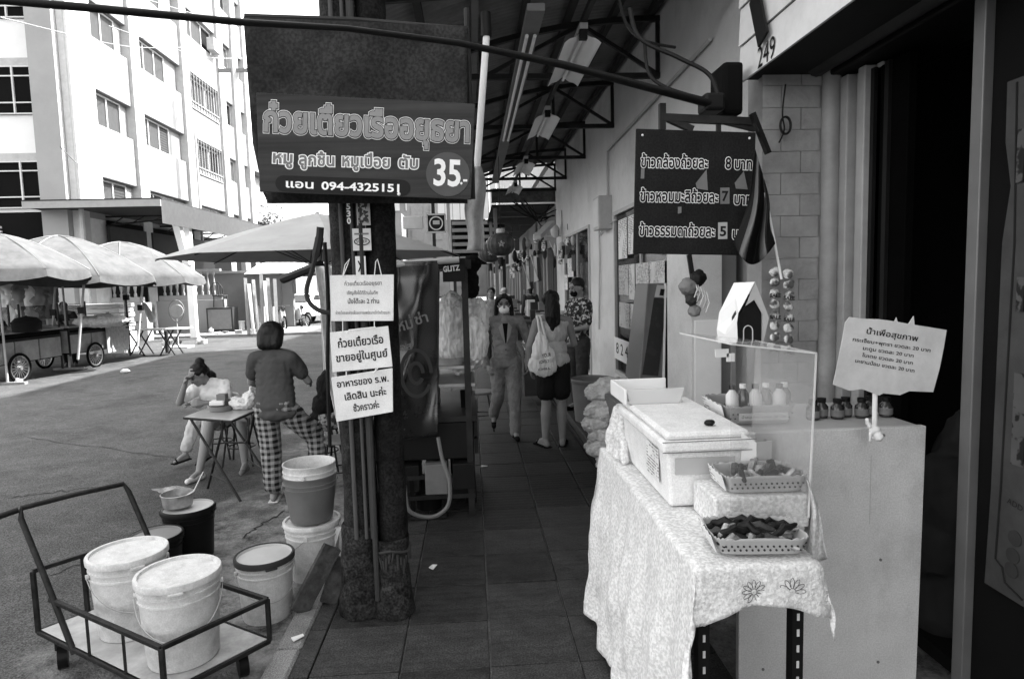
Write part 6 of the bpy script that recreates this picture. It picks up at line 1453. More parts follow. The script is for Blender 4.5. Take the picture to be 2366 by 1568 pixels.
mu = N.new('ShaderNodeMath'); mu.operation = 'MULTIPLY'; src = pl_n.inputs['Base Color'].links[0].from_socket; L.new(src, mu.inputs[0]); L.new(mrr.outputs[0], mu.inputs[1]); L.new(mu.outputs[0], pl_n.inputs['Base Color'])
cl = MB(); NX, NY = 90, 130
HL, HR, HF, HB = .82, .12, .16, .1     # overhang left, right, front, back
def clothp(a, b):
    X = tx0-.01-HL + (tx1-tx0+.02+HL+HR)*a; Y = ty0-.01-HF + (ty1-ty0+.02+HF+HB)*b
    x0, x1, y0, y1 = tx0-.012, tx1+.012, ty0-.012, ty1+.012
    ox = max(x0-X, 0, X-x1); oy = max(y0-Y, 0, Y-y1)
    cx = min(max(X, x0), x1); cy = min(max(Y, y0), y1); z = TBZ
    n1 = noise.noise(Vector((X*5, Y*5, 0)))
    if ox or oy:
        sx = -1 if X < x0 else 1; sy = -1 if Y < y0 else 1
        drop = max(ox, oy) if min(ox, oy) < .001 else (ox**1.5+oy**1.5)**(1/1.5)
        drop = min(drop, .85)
        fl_ = .04+.075*drop
        w1 = math.sin(Y*19+2*n1)*.5+math.sin(Y*41+1)*.2; w2 = math.sin(X*23+2*n1)*.5+math.sin(X*47)*.2
        if ox: cx += sx*(.010+fl_*(.5+.5*w1)*min(1, drop*3)+.10*drop*(.35 if sx < 0 else .8))
        if oy: cy += sy*(.010+fl_*(.5+.5*w2)*min(1, drop*3)+.06*drop)
        z = TBZ-drop
        z += .006*abs(math.sin((X+Y)*40)) if drop > .25 else 0
        # cloth lifted towards the front middle
        if sy < 0 and oy: z += .05*math.sin(max(0, min(1, (X-x0)/(x1-x0)))*math.pi)*oy/HF
    return (cx, cy, z+.004*n1)
cl.grid(clothp, NX, NY)
o = tcl = cl.build('lace_tablecloth', lace, smooth=True, solid=.0025); tag(o, 'white lace tablecloth with flower pattern hanging to the ground at the left of the stall', 'tablecloth')
# embroidered outline flowers on the front fall
for k, (u, v, rr) in enumerate(((1826, 1362, .042), (1738, 1362, .036), (1480, 1330, .05), (1500, 1180, .045), (1560, 1420, .05))):
    Yf = 1.765 if u > 1600 else None
    if Yf is None: continue
    c = yp(u, v, Yf); mb = MB()
    for j in range(11):
        th = math.pi*(-.35+1.7*j/10); pts = []
        for m__ in range(13): t = 2*math.pi*m__/12; px_ = rr*.60+rr*.38*math.cos(t); py_ = rr*.15*math.sin(t); pts.append(c+Vector((px_*math.cos(th)-py_*math.sin(th), -.012, px_*math.sin(th)+py_*math.cos(th))))
        mb.tube(pts, .0008, 4)
    mb.build('embroidery', dgrey, o)
# taller cloth covered pile at the back of the table
o = blob('covered_pile', [('b', .70, .98, 2.97, 3.2, .84, 1.07), ('c', (.70, 2.99, 1.05), .03, (.67, 2.98, .82), .035), ('c', (.695, 3.1, 1.05), .03, (.665, 3.1, .82), .04), ('c', (.68, 2.92, .96), .02, (.66, 2.84, .88), .03)], lace, vox=.012, wr=.02, ws=10, smooth=3); tag(o, 'lace covered pile at the back left corner of the stall table', 'pile')
# loose corner of the cloth hanging at the right side
mb = MB()
def flap(a, b): u = 1858+ (14+46*b)*a+6*math.sin(b*5); v = 1095+ (215-20*a)*b+30*a*(1-b); return yp(u, v, 2.06-.10*a+.03*math.sin(a*7+b*2))
mb.grid(flap, 12, 20); fo_ = mb.build('loose_corner', lace, o if False else None, smooth=True, solid=.0025); fo_.parent = tcl; 
# counter with plain grey front panel
PY = 2.42
a, b = yp(1795, 998, PY), yp(2140, 998, PY)
ct = thing('counter', 'tall plain grey fronted counter in front of the dark doorway', 'counter', ((a.x+b.x)/2, PY, 0))
MB().poly([(1.02, PY, 0.002), (b.x-.01, PY, .002), (b.x, PY, a.z), (1.02, PY, a.z)], .03, (0, 1, 0)).build('front_panel', mat('counter_laminate', .56, rough=.5, var=.12, sc_=3, dirt=.35, speck=.10), ct, world=True, bevel=.003)
MB().box(1.035, b.x-.01, PY+.032, PY+.55, a.z-.04, a.z-.004).build('top', lgrey, ct, world=True)
CTZ = a.z
for x_, z_ in ((1.12, CTZ-.03), (1.60, CTZ-.03), (1.60, .55), (1.12, .12), (1.60, .12)): MB().tube([(x_, PY-.003, z_), (x_, PY-.0005, z_)], .006, 10).build('screw', mgrey, ct, world=True)
MB().box(1.55, 1.552, PY-.0015, PY-.0003, .70, .98).build('scratch', lgrey, ct, world=True)
# cooler
cf, cbk = 2.25, 2.93; clx0 = yp(1519, 1100, cf).x+.035; clx1 = clx0+.30
ck = thing('styrofoam_cooler', 'large white styrofoam cooler with thick lid on the lace cloth', 'cooler', (clx0+.2, 2.7, TBZ))
sty = mat('styrofoam', .76, rough=.75, var=.10, sc_=12, bump=.3, bs=150, dirt=.2, speck=.08)
MB().poly([(clx0+.015, cf+.012, TBZ+.006), (clx1-.012, cf+.012, TBZ+.006), (clx1, cf, 1.07), (clx0, cf, 1.07)], cbk-cf, (0, 1, 0)).build('box', sty, ck, world=True, bevel=.012)
MB().box(clx0-.02, clx1+.02, cf-.02, cbk+.02, 1.072, 1.115).build('lid', sty, ck, world=True, bevel=.012)
MB().box(clx0-.005, clx1+.005, cf-.005, cbk+.005, 1.116, 1.145).build('lid_top', sty, ck, world=True, bevel=.02)
# step box under the trays
MB_ = MB().box(yp(1650, 1170, 2.03).x, yp(1868, 1170, 2.03).x, 2.02, 2.235, TBZ+.004, .975).build('display_step', lace, bevel=.008); tag(MB_, 'cloth covered block raising the middle tray in front of the cooler', 'box')
LZ = 1.147
MB().box(clx0-.004, clx0-.0012, cf+.10, cf+.26, .93, 1.06).build('printed_label', patt('card_print', 'text', .75, .25, 26, rough=.6), ck, world=True)
for z_ in (1.075, 1.113): MB().box(clx0-.021, clx1+.021, cf-.0222, cf-.0202, z_, z_+.003).build('seam', mgrey, ck, world=True)
MB().box(clx0+.03, clx1-.05, cf-.004, cf-.0012, .99, 1.05).build('tape_strip', lgrey, ck, world=True)
# raised back tub on the lid
tubz = thing('clear_tub', 'pale translucent tray propped on the cooler lid', 'tub', (clx0+.1, 2.85, LZ))
MB().poly([(clx0+.0, 2.78, LZ), (clx0+.22, 2.78, LZ), (clx0+.24, 2.78, LZ+.065), (clx0-.02, 2.78, LZ+.065)], .012, (0, 1, .0)).build('front', clear('milky', fac=.5, v=.7, rough=.4), tubz, world=True)
MB().box(clx0-.015, clx0+.235, 2.79, 3.05, LZ+.0, LZ+.012).build('floor', offw, tubz, world=True); MB().box(clx0-.03, clx0-.018, 2.77, 3.06, LZ, LZ+.07).build('side', white, tubz, world=True, bevel=.004); MB().box(clx0-.03, clx0+.24, 3.05, 3.06, LZ, LZ+.07).build('back', white, tubz, world=True, bevel=.004)
# trays of food with scalloped rims
twm = mat('tray_plastic', .36, rough=.4, var=.1); lacey = white
def tray(lab, c, wx, wy, h, rz, fill, seed=0, m=twm):
    o = thing('scalloped_tray', lab, 'tray', c, rz, 'scalloped food trays on the stall')
    mb = MB(); N_ = 88; lv = [(.84, 0.004), (.86, .004), (.98, h*.92), (1.0, h)]; vs = []; fs = []
    def rp(t, k):
        cx, sy = math.cos(t), math.sin(t); e = .28; return (wx/2*k*math.copysign(abs(cx)**e, cx), wy/2*k*math.copysign(abs(sy)**e, sy))
    for li, (k, z) in enumerate(lv):
        for i in range(N_):
            t = 2*math.pi*i/N_; x, y = rp(t, k); vs.append((x, y, z + (.006*abs(math.sin(i*math.pi/4)) if li == 3 else 0)))
    for li in range(3):
        for i in range(N_): fs.append((li*N_+i, li*N_+(i+1) % N_, (li+1)*N_+(i+1) % N_, (li+1)*N_+i))
    fs.append(tuple(range(N_-1, -1, -1))); mb.add(vs, fs); mb.build('basket', m, o, smooth='auto', solid=.003)
    d = MB()
    for i in range(14):
        for zz_ in (.35, .6):
            x = -wx*.42+wx*.84*(i+(.5 if zz_ > .4 else 0))/13.5; yy = -wy/2*(.86+.12*zz_)-.003; d.tube([(x, yy-.0012, h*zz_), (x, yy+.001, h*zz_)], .0035, 6)
    d.build('hole_row', dgrey, o)
    q = random.Random(seed)
    fm3 = [mat('dark_food', .015, rough=.35, var=.6, sc_=40), mat('wrapped_food', .22, rough=.15, var=.7, sc_=45, spec=.8), mat('brown_food', .05, rough=.4, var=.5, sc_=30), mat('dark_food', .015)]
    for i in range(fill*2):
        x, y = q.uniform(-.36, .36)*wx, q.uniform(-.34, .34)*wy; zc = h*.5+q.uniform(0, h*.6); a_ = q.uniform(-.9, .9)+(0 if seed != 2 else 1.2); ln = q.uniform(.028, .05)
        d_ = Vector((math.cos(a_)*ln, math.sin(a_)*ln, q.uniform(-.006, .012))); c_ = Vector((x, y, zc)); rr_ = q.uniform(.009, .014); mb_ = MB()
        mid = c_+Vector((0, 0, q.uniform(.004, .014))); mb_.tube([c_-d_*1.15, c_-d_, c_-d_*.5, mid, c_+d_*.5, c_+d_, c_+d_*1.2], [rr_*.35, rr_*.8, rr_*1.05, rr_*1.1, rr_, rr_*.7, rr_*.3], 8)
        mb_.build('food_piece', fm3[q.randrange(4)], o, smooth=True)
    MB().box(-wx*.5, wx*.5, -.0, .0, 0, 0) if False else None
    return o
def lacecard(o, wx, wy, h, side=-1):
    mb = MB(); x = side*wx/2-.004
    pts = []; n = 9
    for i in range(n+1): y = -wy*.42+wy*.84*i/n; pts.append((x*1.02, y, h*1.0+.006*(i % 2)))
    pts += [(x*.9-.004, wy*.42, .01), (x*.9-.004, -wy*.42, .01)]
    mb.poly(pts, .003, (-1, 0, 0)); return mb.build('printed_card', patt('card_print', 'stripe', .8, .35, 26, rough=.6, thr=.75, soft=.1), o)
c3 = yp(1745, 1320, 1.99)
t3 = tray('lowest food tray at the front corner of the lace covered table', (yp(1740, 1300, 1.9).x, 1.90, TBZ+.01), .28, .19, .05, R(-6), 16, 1); lacecard(t3, .28, .19, .05)
t2 = tray('middle food tray on the white step below the cooler lid', (yp(1752, 1150, 2.12).x, 2.125, .979), .28, .18, .055, R(-3), 13, 2); lacecard(t2, .28, .18, .055)
t1 = tray('topmost tray of bottles and packets inside the clear case', (1.17, 2.69, CTZ+.002), .30, .30, .075, R(-2), 9, 3, mat('tray_grey', .25, rough=.4)); lacecard(t1, .30, .30, .075)
letters("น้ำสมุนไพร ขวดละ 20 บาท", (1.08, 2.531, CTZ+.034), (1.26, 2.531, CTZ+.034), (0, -1, 0), ink, t1, h=.010, lift=.006)
tb1 = MB().box(1.07, 1.27, 2.527, 2.531, CTZ+.024, CTZ+.054).build('price_strip', lgrey, t1, world=True); 
q = random.Random(6)
for i, (dx, dy, m_) in enumerate(((-.11, 0, 'w'), (-.05, .02, 'd'), (0, .0, 'w'), (.06, .02, 'd'), (.11, -.01, 'w'), (.15, .02, 'd'))):
    c = thing('small_bottle', ['small pale capped bottle at the left end of the clear case tray', 'dark little bottle second from left in the clear case', 'pale packet bottle in the middle of the clear case tray', 'dark bottle right of the middle in the clear case', 'white bottle near the right end of the clear case tray', 'dark bottle at the right end of the clear case tray'][i], 'bottle', (1.17+dx*.9, 2.62+dy, CTZ+.045), 0, 'bottles in the clear case')
    mm = offw if m_ == 'w' else mat('dark_bottle', .03, rough=.15, spec=.8)
    MB().lathe([(.024, 0), (.026, .004), (.026, .07), (.012, .09), (.012, .10)], n=16).build('body', mm, c, smooth=True); MB().lathe([(.014, .094), (.014, .112), (.001, .112)], n=12).build('cap', black if m_ == 'w' else white, c)
dk = thing('dark_food_lump', 'small dark lump of food dropped on the cooler lid', 'food', gp(1640, 980, LZ)); 
bl_ = blob('lump', [('e', gp(1640, 982, LZ)+Vector((0, 0, .01)), (.022, .016, .012))], mat('dark_food', .03), dk, vox=.005, wr=.006, ws=50)
# clear acrylic case
acr = clear('acrylic', fac=.03, v=.6, rough=.04, tint=.97)
ac = thing('acrylic_case', 'clear acrylic sheet guard standing over the trays', 'display case', (1.1, 2.5, 1.1))
AY = 2.0; a0, a1 = yp(1688, 1180, AY), yp(1868, 1195, AY); at0, at1 = yp(1690, 795, AY), yp(1886, 816, AY)
MB().poly([a0, a1, at1, at0], .004, (0, 1, 0)).build('front_sheet', acr, ac, world=True)
bt0, bt1 = at0+Vector((-.02, .45, .0)), at1+Vector((0, .45, 0))
MB().poly([at0, at1, bt1, bt0], .004, (0, 0, 1)).build('top_sheet', acr, ac, world=True); MB().poly([a1, Vector((a1.x, AY+.45, a1.z)), bt1, at1], .004, (1, 0, 0)).build('side_sheet', acr, ac, world=True)
for p_, q_2, w_ in ((at0, at1, .005), (a1, at1, .005), (at1, bt1, .005), (at0, bt0, .004)): MB().bar(p_, q_2, w_).build('polished_edge', clear('edge_glow', fac=.55, v=.85, rough=.2), ac, world=True)
for u, v, w_, h_ in ((1652, 805, .05, .03), (1672, 815, .03, .03)):
    c = yp(u+14, v+10, AY+.3); tag(MB().box(c.x-w_/2, c.x+w_/2, AY+.29, AY+.295, c.z-h_/2, c.z+h_/2).build('tape_patch', white), 'white tape patch stuck on the acrylic case %s' % ('left one' if u == 1652 else 'right one'), 'tape')
# card and house shaped box
cdz = .97+.005
cc = yp(1745, 1045, 2.23); crd = thing('leaning_card', 'folded white card standing behind the middle tray', 'card', cc)
a, b, c_, d_ = yp(1712, 1068, 2.235), yp(1748, 1095, 2.225), yp(1748, 1022, 2.225), yp(1714, 1000, 2.235)
MB().poly([a, b, c_, d_], .005, (0, 1, 0)).build('left_leaf', white, crd, world=True); e_, g_ = yp(1782, 1088, 2.235), yp(1784, 1018, 2.235)
MB().poly([b+Vector((.002, 0, 0)), e_, g_, c_+Vector((.002, 0, 0))], .005, (0, 1, 0)).build('right_leaf', lgrey, crd, world=True)
HY = 2.45
hb = thing('house_shaped_box', 'paper house shaped box with white roof and dark arched door on the clear case', 'box', yp(1720, 800, HY))
P = lambda u, v, dy=0: yp(u, v, HY+dy)
MB().poly([P(1706, 790), P(1759, 787), P(1759, 723), P(1741, 680), P(1720, 706), P(1705, 734)], .06, (0, 1, 0)).build('body', black, hb, world=True)
MB().poly([P(1705, 791, -.014), P(1703, 745, -.014), P(1706, 723, -.014), P(1720, 698, -.014), P(1744, 651, -.014), P(1696, 653, .13), P(1662, 722, .13), P(1656, 760, .13), P(1660, 792, .13)], .005, (-.5, -1, 0)).build('left_roof', white, hb, world=True)
MB().poly([P(1744, 651, -.012), P(1776, 734, -.012), P(1763, 789, -.012), P(1760, 789, -.012), P(1761, 726, -.012), P(1742, 692, -.012), P(1722, 706, -.012)], .004, (0, -1, 0)).build('right_roof', lgrey, hb, world=True)
arch = [P(1718, 787, -.004), P(1718, 766, -.004)]+[P(1728.5-10.5*math.cos(t), 764-12*math.sin(t), -.004) for t in [math.pi*k/8 for k in range(9)]]+[P(1739, 787, -.004)]
MB().tube(arch, .0022, 6).build('door_outline', offw, hb, world=True); MB().bar(P(1706, 791, -.01), P(1762, 789, -.01), .006).build('sill', offw, hb, world=True)
# bottles along the counter back
bt = None
for i in range(7):
    x = yp(1878+i*28, 980, 2.62).x; lab = 'dark capped herbal bottle, %s of the row behind the counter edge' % ['first', 'second', 'third', 'fourth', 'fifth', 'sixth', 'last'][i]
    loc = (x, 2.62+.03*(i % 2), CTZ-.003)
    if bt is None:
        bt = thing('herbal_bottle', lab, 'bottle', loc, 0, 'herbal bottles on the counter')
        MB().lathe([(.022, 0), (.026, .004), (.027, .05), (.015, .066), (.014, .07)], n=18).build('body', mat('dark_bottle', .03, rough=.15, spec=.8), bt, smooth=True)
        MB().lathe([(.0275, .012), (.0278, .04)], n=18).build('label', mgrey, bt, smooth=True); MB().lathe([(.018, .068), (.018, .085), (.001, .086)], n=14).build('cap', black, bt)
    else: copy_tree(bt, loc, i*.9, lab)
# torn sign on a stick with peg
SYY = 2.30
sgn = thing('stick_sign', 'torn white price placard on a stick clipped to the counter top', 'sign', yp(2020, 1010, SYY))
pts = [(1962, 732), (1995, 736), (2030, 737), (2066, 742), (2070, 733), (2073, 743), (2098, 748), (2110, 730), (2112, 750), (2150, 756), (2186, 762), (2180, 800), (2170, 850), (2155, 905), (2100, 903), (2092, 906), (2078, 912), (2040, 908), (2030, 913), (2012, 906), (1990, 898), (1962, 902), (1924, 888), (1934, 840), (1946, 780), (1952, 745)]
plc = mat('placard', .62, rough=.35, var=.12, sc_=9, dirt=.1, bump=.3, bs=14)
MB().poly([yp(u, v, SYY) for u, v in pts[::-1]], .003, (0, -1, 0)).build('placard', plc, sgn, world=True)
for tx, u0, v0, u1, v1, h in (("น้ำเพื่อสุขภาพ", 2000, 770, 2118, 788, 13), ("กระเจี๊ยบ+พุทรา ขวดละ 20 บาท", 1968, 787, 2147, 813, 8), ("มะตูม ขวดละ 20 บาท", 1992, 807, 2108, 825, 8), ("ใบเตย ขวดละ 20 บาท", 1990, 823, 2106, 842, 8), ("มะขามป้อม ขวดละ 20 บาท", 1974, 836, 2110, 860, 8)):
    letters(tx, yp(u0, v0, SYY), yp(u1, v1, SYY), (0, -1, 0), ink, sgn, h=h*SYY/FL, lift=.005, offset=.015)
MB().tube([yp(2022, 905, SYY+.01), yp(2020, 1012, SYY+.01)], .009, 8).build('stick', white, sgn, world=True, smooth=True)
blob('wrapped_tie', [('e', yp(2021, 995, SYY+.01), (.02, .016, .026)), ('c', yp(2008, 985, SYY), .008, yp(2003, 968, SYY), .006), ('e', yp(2030, 1008, SYY), (.016, .014, .02)), ('c', yp(2012, 1000, SYY), .008, yp(2010, 1016, SYY), .006)], white, sgn, vox=.005, wr=.006, ws=50)
# ================================================================== food carts across the road
cloth_w = mat('sun_bleached_cloth', .08, rough=.85, var=.25, sc_=4, dirt=.3)
def umb(lab, loc, r, ze, zt_, ph, val=.22, n=8):
    o = thing('vendor_umbrella', lab, 'umbrella', loc, 0, 'pale vendor umbrellas over the carts')
    MB().tube([(0, 0, 0), (0, 0, zt_)], .022, 8).build('pole', lgrey, o)
    mb = MB(); N_ = 64; vs = [(0, 0, zt_)]; fs = []; ring = 8
    for j in range(1, ring+1):
        t = j/ring
        for k in range(N_):
            th = 2*math.pi*k/N_+ph; f = (k % 8)/8; s_ = 1-.05*math.sin(math.pi*f)*t
            vs.append((r*s_*t*math.cos(th), r*s_*t*math.sin(th), ze+(zt_-ze)*(1-t**1.6)-.05*math.sin(math.pi*f)*t+.02*noise.noise(Vector((3*math.cos(th)*t+ph*9, 3*math.sin(th)*t, ze)))))
    for k in range(N_): fs.append((0, 1+k, 1+(k+1) % N_))
    for j in range(ring-1):
        for k in range(N_): a = 1+j*N_; fs.append((a+k, a+N_+k, a+N_+(k+1) % N_, a+(k+1) % N_))
    mb.add(vs, fs); mb.build('canopy', cloth_w, o, smooth=True, solid=.004)
    v = MB()
    for g in range(8):
        pts = []; 
        for k in range(9):
            th = 2*math.pi*(g*8+k)/N_+ph; f = k/8; s_ = 1-.05*math.sin(math.pi*f); x, y = r*s_*math.cos(th), r*s_*math.sin(th); pts.append(((x, y, ze), (x*1.02, y*1.02, ze-val*(.55+.45*math.sin(math.pi*(f*.9+.05))))))
        vs = [q for p in pts for q in p]; v.add(vs, [(2*k, 2*k+2, 2*k+3, 2*k+1) for k in range(8)])
    v.build('valance', cloth_w, o, solid=.003)
    for k in range(8): th = 2*math.pi*k/8+ph; MB().tube([(0, 0, zt_-.04), (r*.6*math.cos(th), r*.6*math.sin(th), ze+(zt_-ze)*.57), (r*.97*math.cos(th), r*.97*math.sin(th), ze+.02)], .008, 4).build('rib', dsteel, o)
    for k in range(8):
        th = 2*math.pi*k/8+ph; MB().tube([(r*t*math.cos(th), r*t*math.sin(th), ze+(zt_-ze)*(1-t**1.6)+.008) for t in [j/8 for j in range(9)]], .012, 4).build('seam', mgrey, o)
    MB().box(-.35, .35, -.05, .05, 0, .05).build('foot', conc, o)
    return o
def ux(u, Y): return yp(u, 700, Y).x
umb('large pale umbrella nearest the left edge over the first cart', (ux(0, 13.3), 13.3, RD), 1.55, 2.23, 2.95, .3)
umb('middle pale umbrella between the two others over the second cart', (ux(148, 15.6), 15.6, RD), 1.95, 2.12, 3.08, .1)
umb('farthest pale umbrella with its right edge over the folding chairs', (ux(288, 18.2), 18.2, RD), 2.0, 2.1, 3.1, .45)
def spoked(name, c, r, parent, m=blackm, axis='x'):
    w_ = MB(); w_.tube([(c[0], c[1]+r*math.cos(t), c[2]+r*math.sin(t)) for t in [2*math.pi*k/28 for k in range(29)]], .028, 7, caps=False); wo = w_.build(name, m, parent, smooth=True)
    ri = MB(); ri.tube([(c[0], c[1]+(r-.04)*math.cos(t), c[2]+(r-.04)*math.sin(t)) for t in [2*math.pi*k/28 for k in range(29)]], .012, 5, caps=False); ri.build('rim', steel, wo, smooth=True)
    s_ = MB()
    for k in range(9): t = math.pi*k/9; s_.bar((c[0], c[1]-(r-.04)*math.cos(t), c[2]-(r-.04)*math.sin(t)), (c[0], c[1]+(r-.04)*math.cos(t), c[2]+(r-.04)*math.sin(t)), .006)
    s_.tube([(c[0]-.04, c[1], c[2]), (c[0]+.04, c[1], c[2])], .04, 10); s_.build('spokes', steel, wo)
    return wo
def fcart(lab, loc, rz, L_, W_, seed, clothed=False):
    o = thing('food_cart', lab, 'cart', loc, rz, 'food carts parked across the road')
    pn = mat('cart_panel', .30, rough=.5, var=.25, sc_=4, dirt=.35)
    MB().box(-W_/2, W_/2, -L_/2, L_/2, .38, .98).build('body', blackm, o)
    n = 3
    for s_ in (-1, 1):
        for k in range(n):
            y0 = -L_/2+L_*k/n; MB().box(s_*W_/2-(.0 if s_ > 0 else .02), s_*W_/2+(.02 if s_ > 0 else .0), y0+.02, y0+L_/n-.02, .4, .82).build('side_panel', pn, o)
        MB().box(s_*W_/2-.01, s_*W_/2+.03, -L_/2, L_/2, .83, .87).build('side_rail', dsteel, o)
    for s_ in (-1, 1): MB().box(-W_/2+.02, W_/2-.02, s_*L_/2-(0 if s_ > 0 else .02), s_*L_/2+(.02 if s_ > 0 else 0), .42, .92).build('end_panel', pn, o)
    MB().box(-W_/2-.06, W_/2+.06, -L_/2-.06, L_/2+.06, .985, 1.03).build('counter', steel, o, bevel=.01)
    for x in (-W_/2, W_/2):
        for y in (-L_/2, L_/2): MB().bar((x, y, .1 if y > 0 else .35), (x, y, 1.55), .03).build('corner_post', dsteel, o)
    g = MB(); g.box(-W_/2+.02, -W_/2+.025, -L_/2+.05, L_/2-.05, 1.04, 1.5); g.build('glass_screen', glass, o)
    for s_ in (-1, 1): spoked('wheel', (s_*(W_/2+.07), -L_*.16, .29), .28, o)
    MB().bar((W_/2, L_/2, .95), (W_/2, L_/2+.6, .95), .03).build('push_handle', dsteel, o); MB().bar((-W_/2, L_/2, .95), (-W_/2, L_/2+.6, .95), .03).build('push_handle', dsteel, o)
    q = random.Random(seed)
    return o
def goods(loc, n, wx, wy, seed, labs):
    q = random.Random(seed); ords = ['first', 'second', 'third', 'fourth', 'fifth', 'sixth', 'seventh', 'eighth', 'ninth', 'tenth']
    P_ = sorted([(q.uniform(-wx, wx), q.uniform(-wy, wy)) for _ in range(n)])
    for i in range(n):
        x, y = P_[i]; where = labs.split(' on the ')[-1]; k = q.randrange(3); m_ = q.choice([white, lgrey, mgrey, dgrey, steel])
        c = thing(('food_bowl', 'food_box', 'goods_bag')[k], 'small %s, %s from the left on the %s' % (('round bowl', 'lidded box', 'tied bag')[k], ords[i], where), ('bowl', 'box', 'bag')[k], (loc[0]+x, loc[1]+y, loc[2]), q.uniform(0, 3), 'small goods on the '+labs.split(' on the ')[-1])
        if k == 0: MB().lathe([(.07, 0), (.12, .07), (.125, .075), (.1, .06), (.001, .05)], n=12).build('bowl', m_, c, smooth=True)
        elif k == 1: MB().box(-.12, .12, -.08, .08, 0, .12).build('box', m_, c, bevel=.01); MB().box(-.125, .125, -.085, .085, .121, .14).build('lid', lgrey, c, bevel=.004)
        else: MB().ball((0, 0, .09), (.11, .09, .1), 10).build('bag', m_, c, smooth=True); MB().tube([(0, 0, .17), (.02, 0, .23)], [.015, .03], 6).build('knot', m_, c)
A1 = gp(45, 884, RD)
cA = fcart('first food cart at the left edge with a spoked wheel nearest us', (A1.x-.62, A1.y+.45, RD), R(-4), 2.0, 1.1, 1)
goods((A1.x-.6, A1.y+.5, RD+1.035), 9, .4, .8, 3, 'small food container or bag on the first cart counter')
goods((-11.2, 22.6, RD), 10, 2.4, .8, 15, 'small thing on the road edge behind the carts')
goods((-9.6, 25.2, RD+.09), 10, 2.6, .5, 17, 'small thing on the paved edge by the low wall')
p = yp(60, 730, 13.2); lid = thing('covered_pot', 'big black covered pot on the first cart', 'pot', (p.x, 13.2, RD+1.035)); MB().lathe([(.2, 0), (.24, .02), (.25, .2), (.18, .28), (.02, .31), (.001, .33)], n=20).build('body', blackm, lid, smooth=True)
B1 = gp(222, 848, RD)
cB = fcart('second food cart heaped with produce beside the first', (B1.x-.60, B1.y+.45, RD), R(-5), 2.2, 1.1, 2)
goods((B1.x-.6, B1.y+.6, RD+1.035), 10, .4, .9, 5, 'small food container or bag on the second cart counter')
hp = yp(235, 722, 15.6); o = blob('produce_heap', [('e', (hp.x, 15.7, RD+1.1), (.5, .5, .14)), ('e', (hp.x-.3, 15.6, RD+1.1), (.3, .4, .12))], net, vox=.03, wr=.06, ws=8); tag(o, 'heap of bagged greens on the second food cart', 'produce')
pnl = yp(262, 775, 15.2); tag(MB().box(B1.x+.03, B1.x+.06, B1.y+.45, B1.y+1.45, RD+.28, RD+.92).build('side_board', mat('speckled_board', .32, rough=.8, var=.3, sc_=12), bevel=.02), 'speckled pale side board hanging on the second cart behind its wheel', 'board')
# umbrella poles leaning, folding tables and stands
for i, (u0, v0, u1, v1, Y, lab) in enumerate(((318, 800, 330, 650, 16.8, 'slanted pole with black clamp right of the second cart'), (180, 830, 195, 640, 14.4, 'slanted pole standing between the two carts'), (118, 820, 128, 655, 15.5, 'thin upright pole behind the first cart'), (290, 735, 292, 655, 17.5, 'upright pole under the farthest umbrella'))):
    c = thing('stall_pole', lab, 'pole', yp(u0, v0, Y), 0); mb = MB(); mb.tube([yp(u0, v0, Y), yp(u1, v1, Y)], .025, 7); mb.build('pole', lgrey if i else white, c, world=True)
    m_ = yp(u0, v0, Y).lerp(yp(u1, v1, Y), .6); MB().box(m_.x-.06, m_.x+.06, m_.y-.05, m_.y+.05, m_.z-.07, m_.z+.07).build('clamp', black, c, world=True)
ftb = thing('trestle_table', 'long white trestle table right of the food carts', 'table', (yp(370, 740, 18.5).x, 18.5, RD))
MB().box(-.75, .75, -.3, .3, .70, .73).build('top', white, ftb, bevel=.01)
for x in (-.55, .25):
    for s_ in (-1, 1): MB().bar((x-.2, s_*.25, 0), (x+.2, s_*.25, .7), .03).build('leg', dsteel, ftb); MB().bar((x+.2, s_*.25, 0), (x-.2, s_*.25, .7), .03).build('leg', dsteel, ftb)
tag(blob('folded_chair', [('c', yp(335, 705, 18.5), .06, yp(352, 738, 18.5), .1), ('c', yp(325, 690, 18.5), .03, yp(345, 735, 18.5), .03)], lgrey, vox=.02), 'pale folded seat leaning on the trestle table', 'chair')
s1 = gp(413, 803, RD); sd_ = thing('fan_stand', 'thin round headed stand on a flat base beside the trestle table', 'stand', s1)
MB().box(-.38, .38, -.25, .25, 0, .05).build('base', white, sd_, bevel=.01); MB().tube([(0, 0, .05), (0, 0, .9)], .018, 8).build('pole', lgrey, sd_)
hh = yp(408, 718, s1.y)-Vector(s1); mb = MB(); mb.tube([hh+Vector((.23*math.cos(t), 0, .33*math.sin(t))) for t in [2*math.pi*k/20 for k in range(21)]], .015, 6); mb.build('hoop', mgrey, sd_); MB().tube([hh+Vector((0, -.02, 0)), hh+Vector((0, .02, 0))], .2, 20).build('disc', lgrey, sd_)
bo = gp(387, 815, RD); tag(MB().tube([bo, bo+Vector((0, 0, .62))], .05, 10).build('bollard', dgrey), 'short dark bollard standing on the sunlit road', 'bollard')
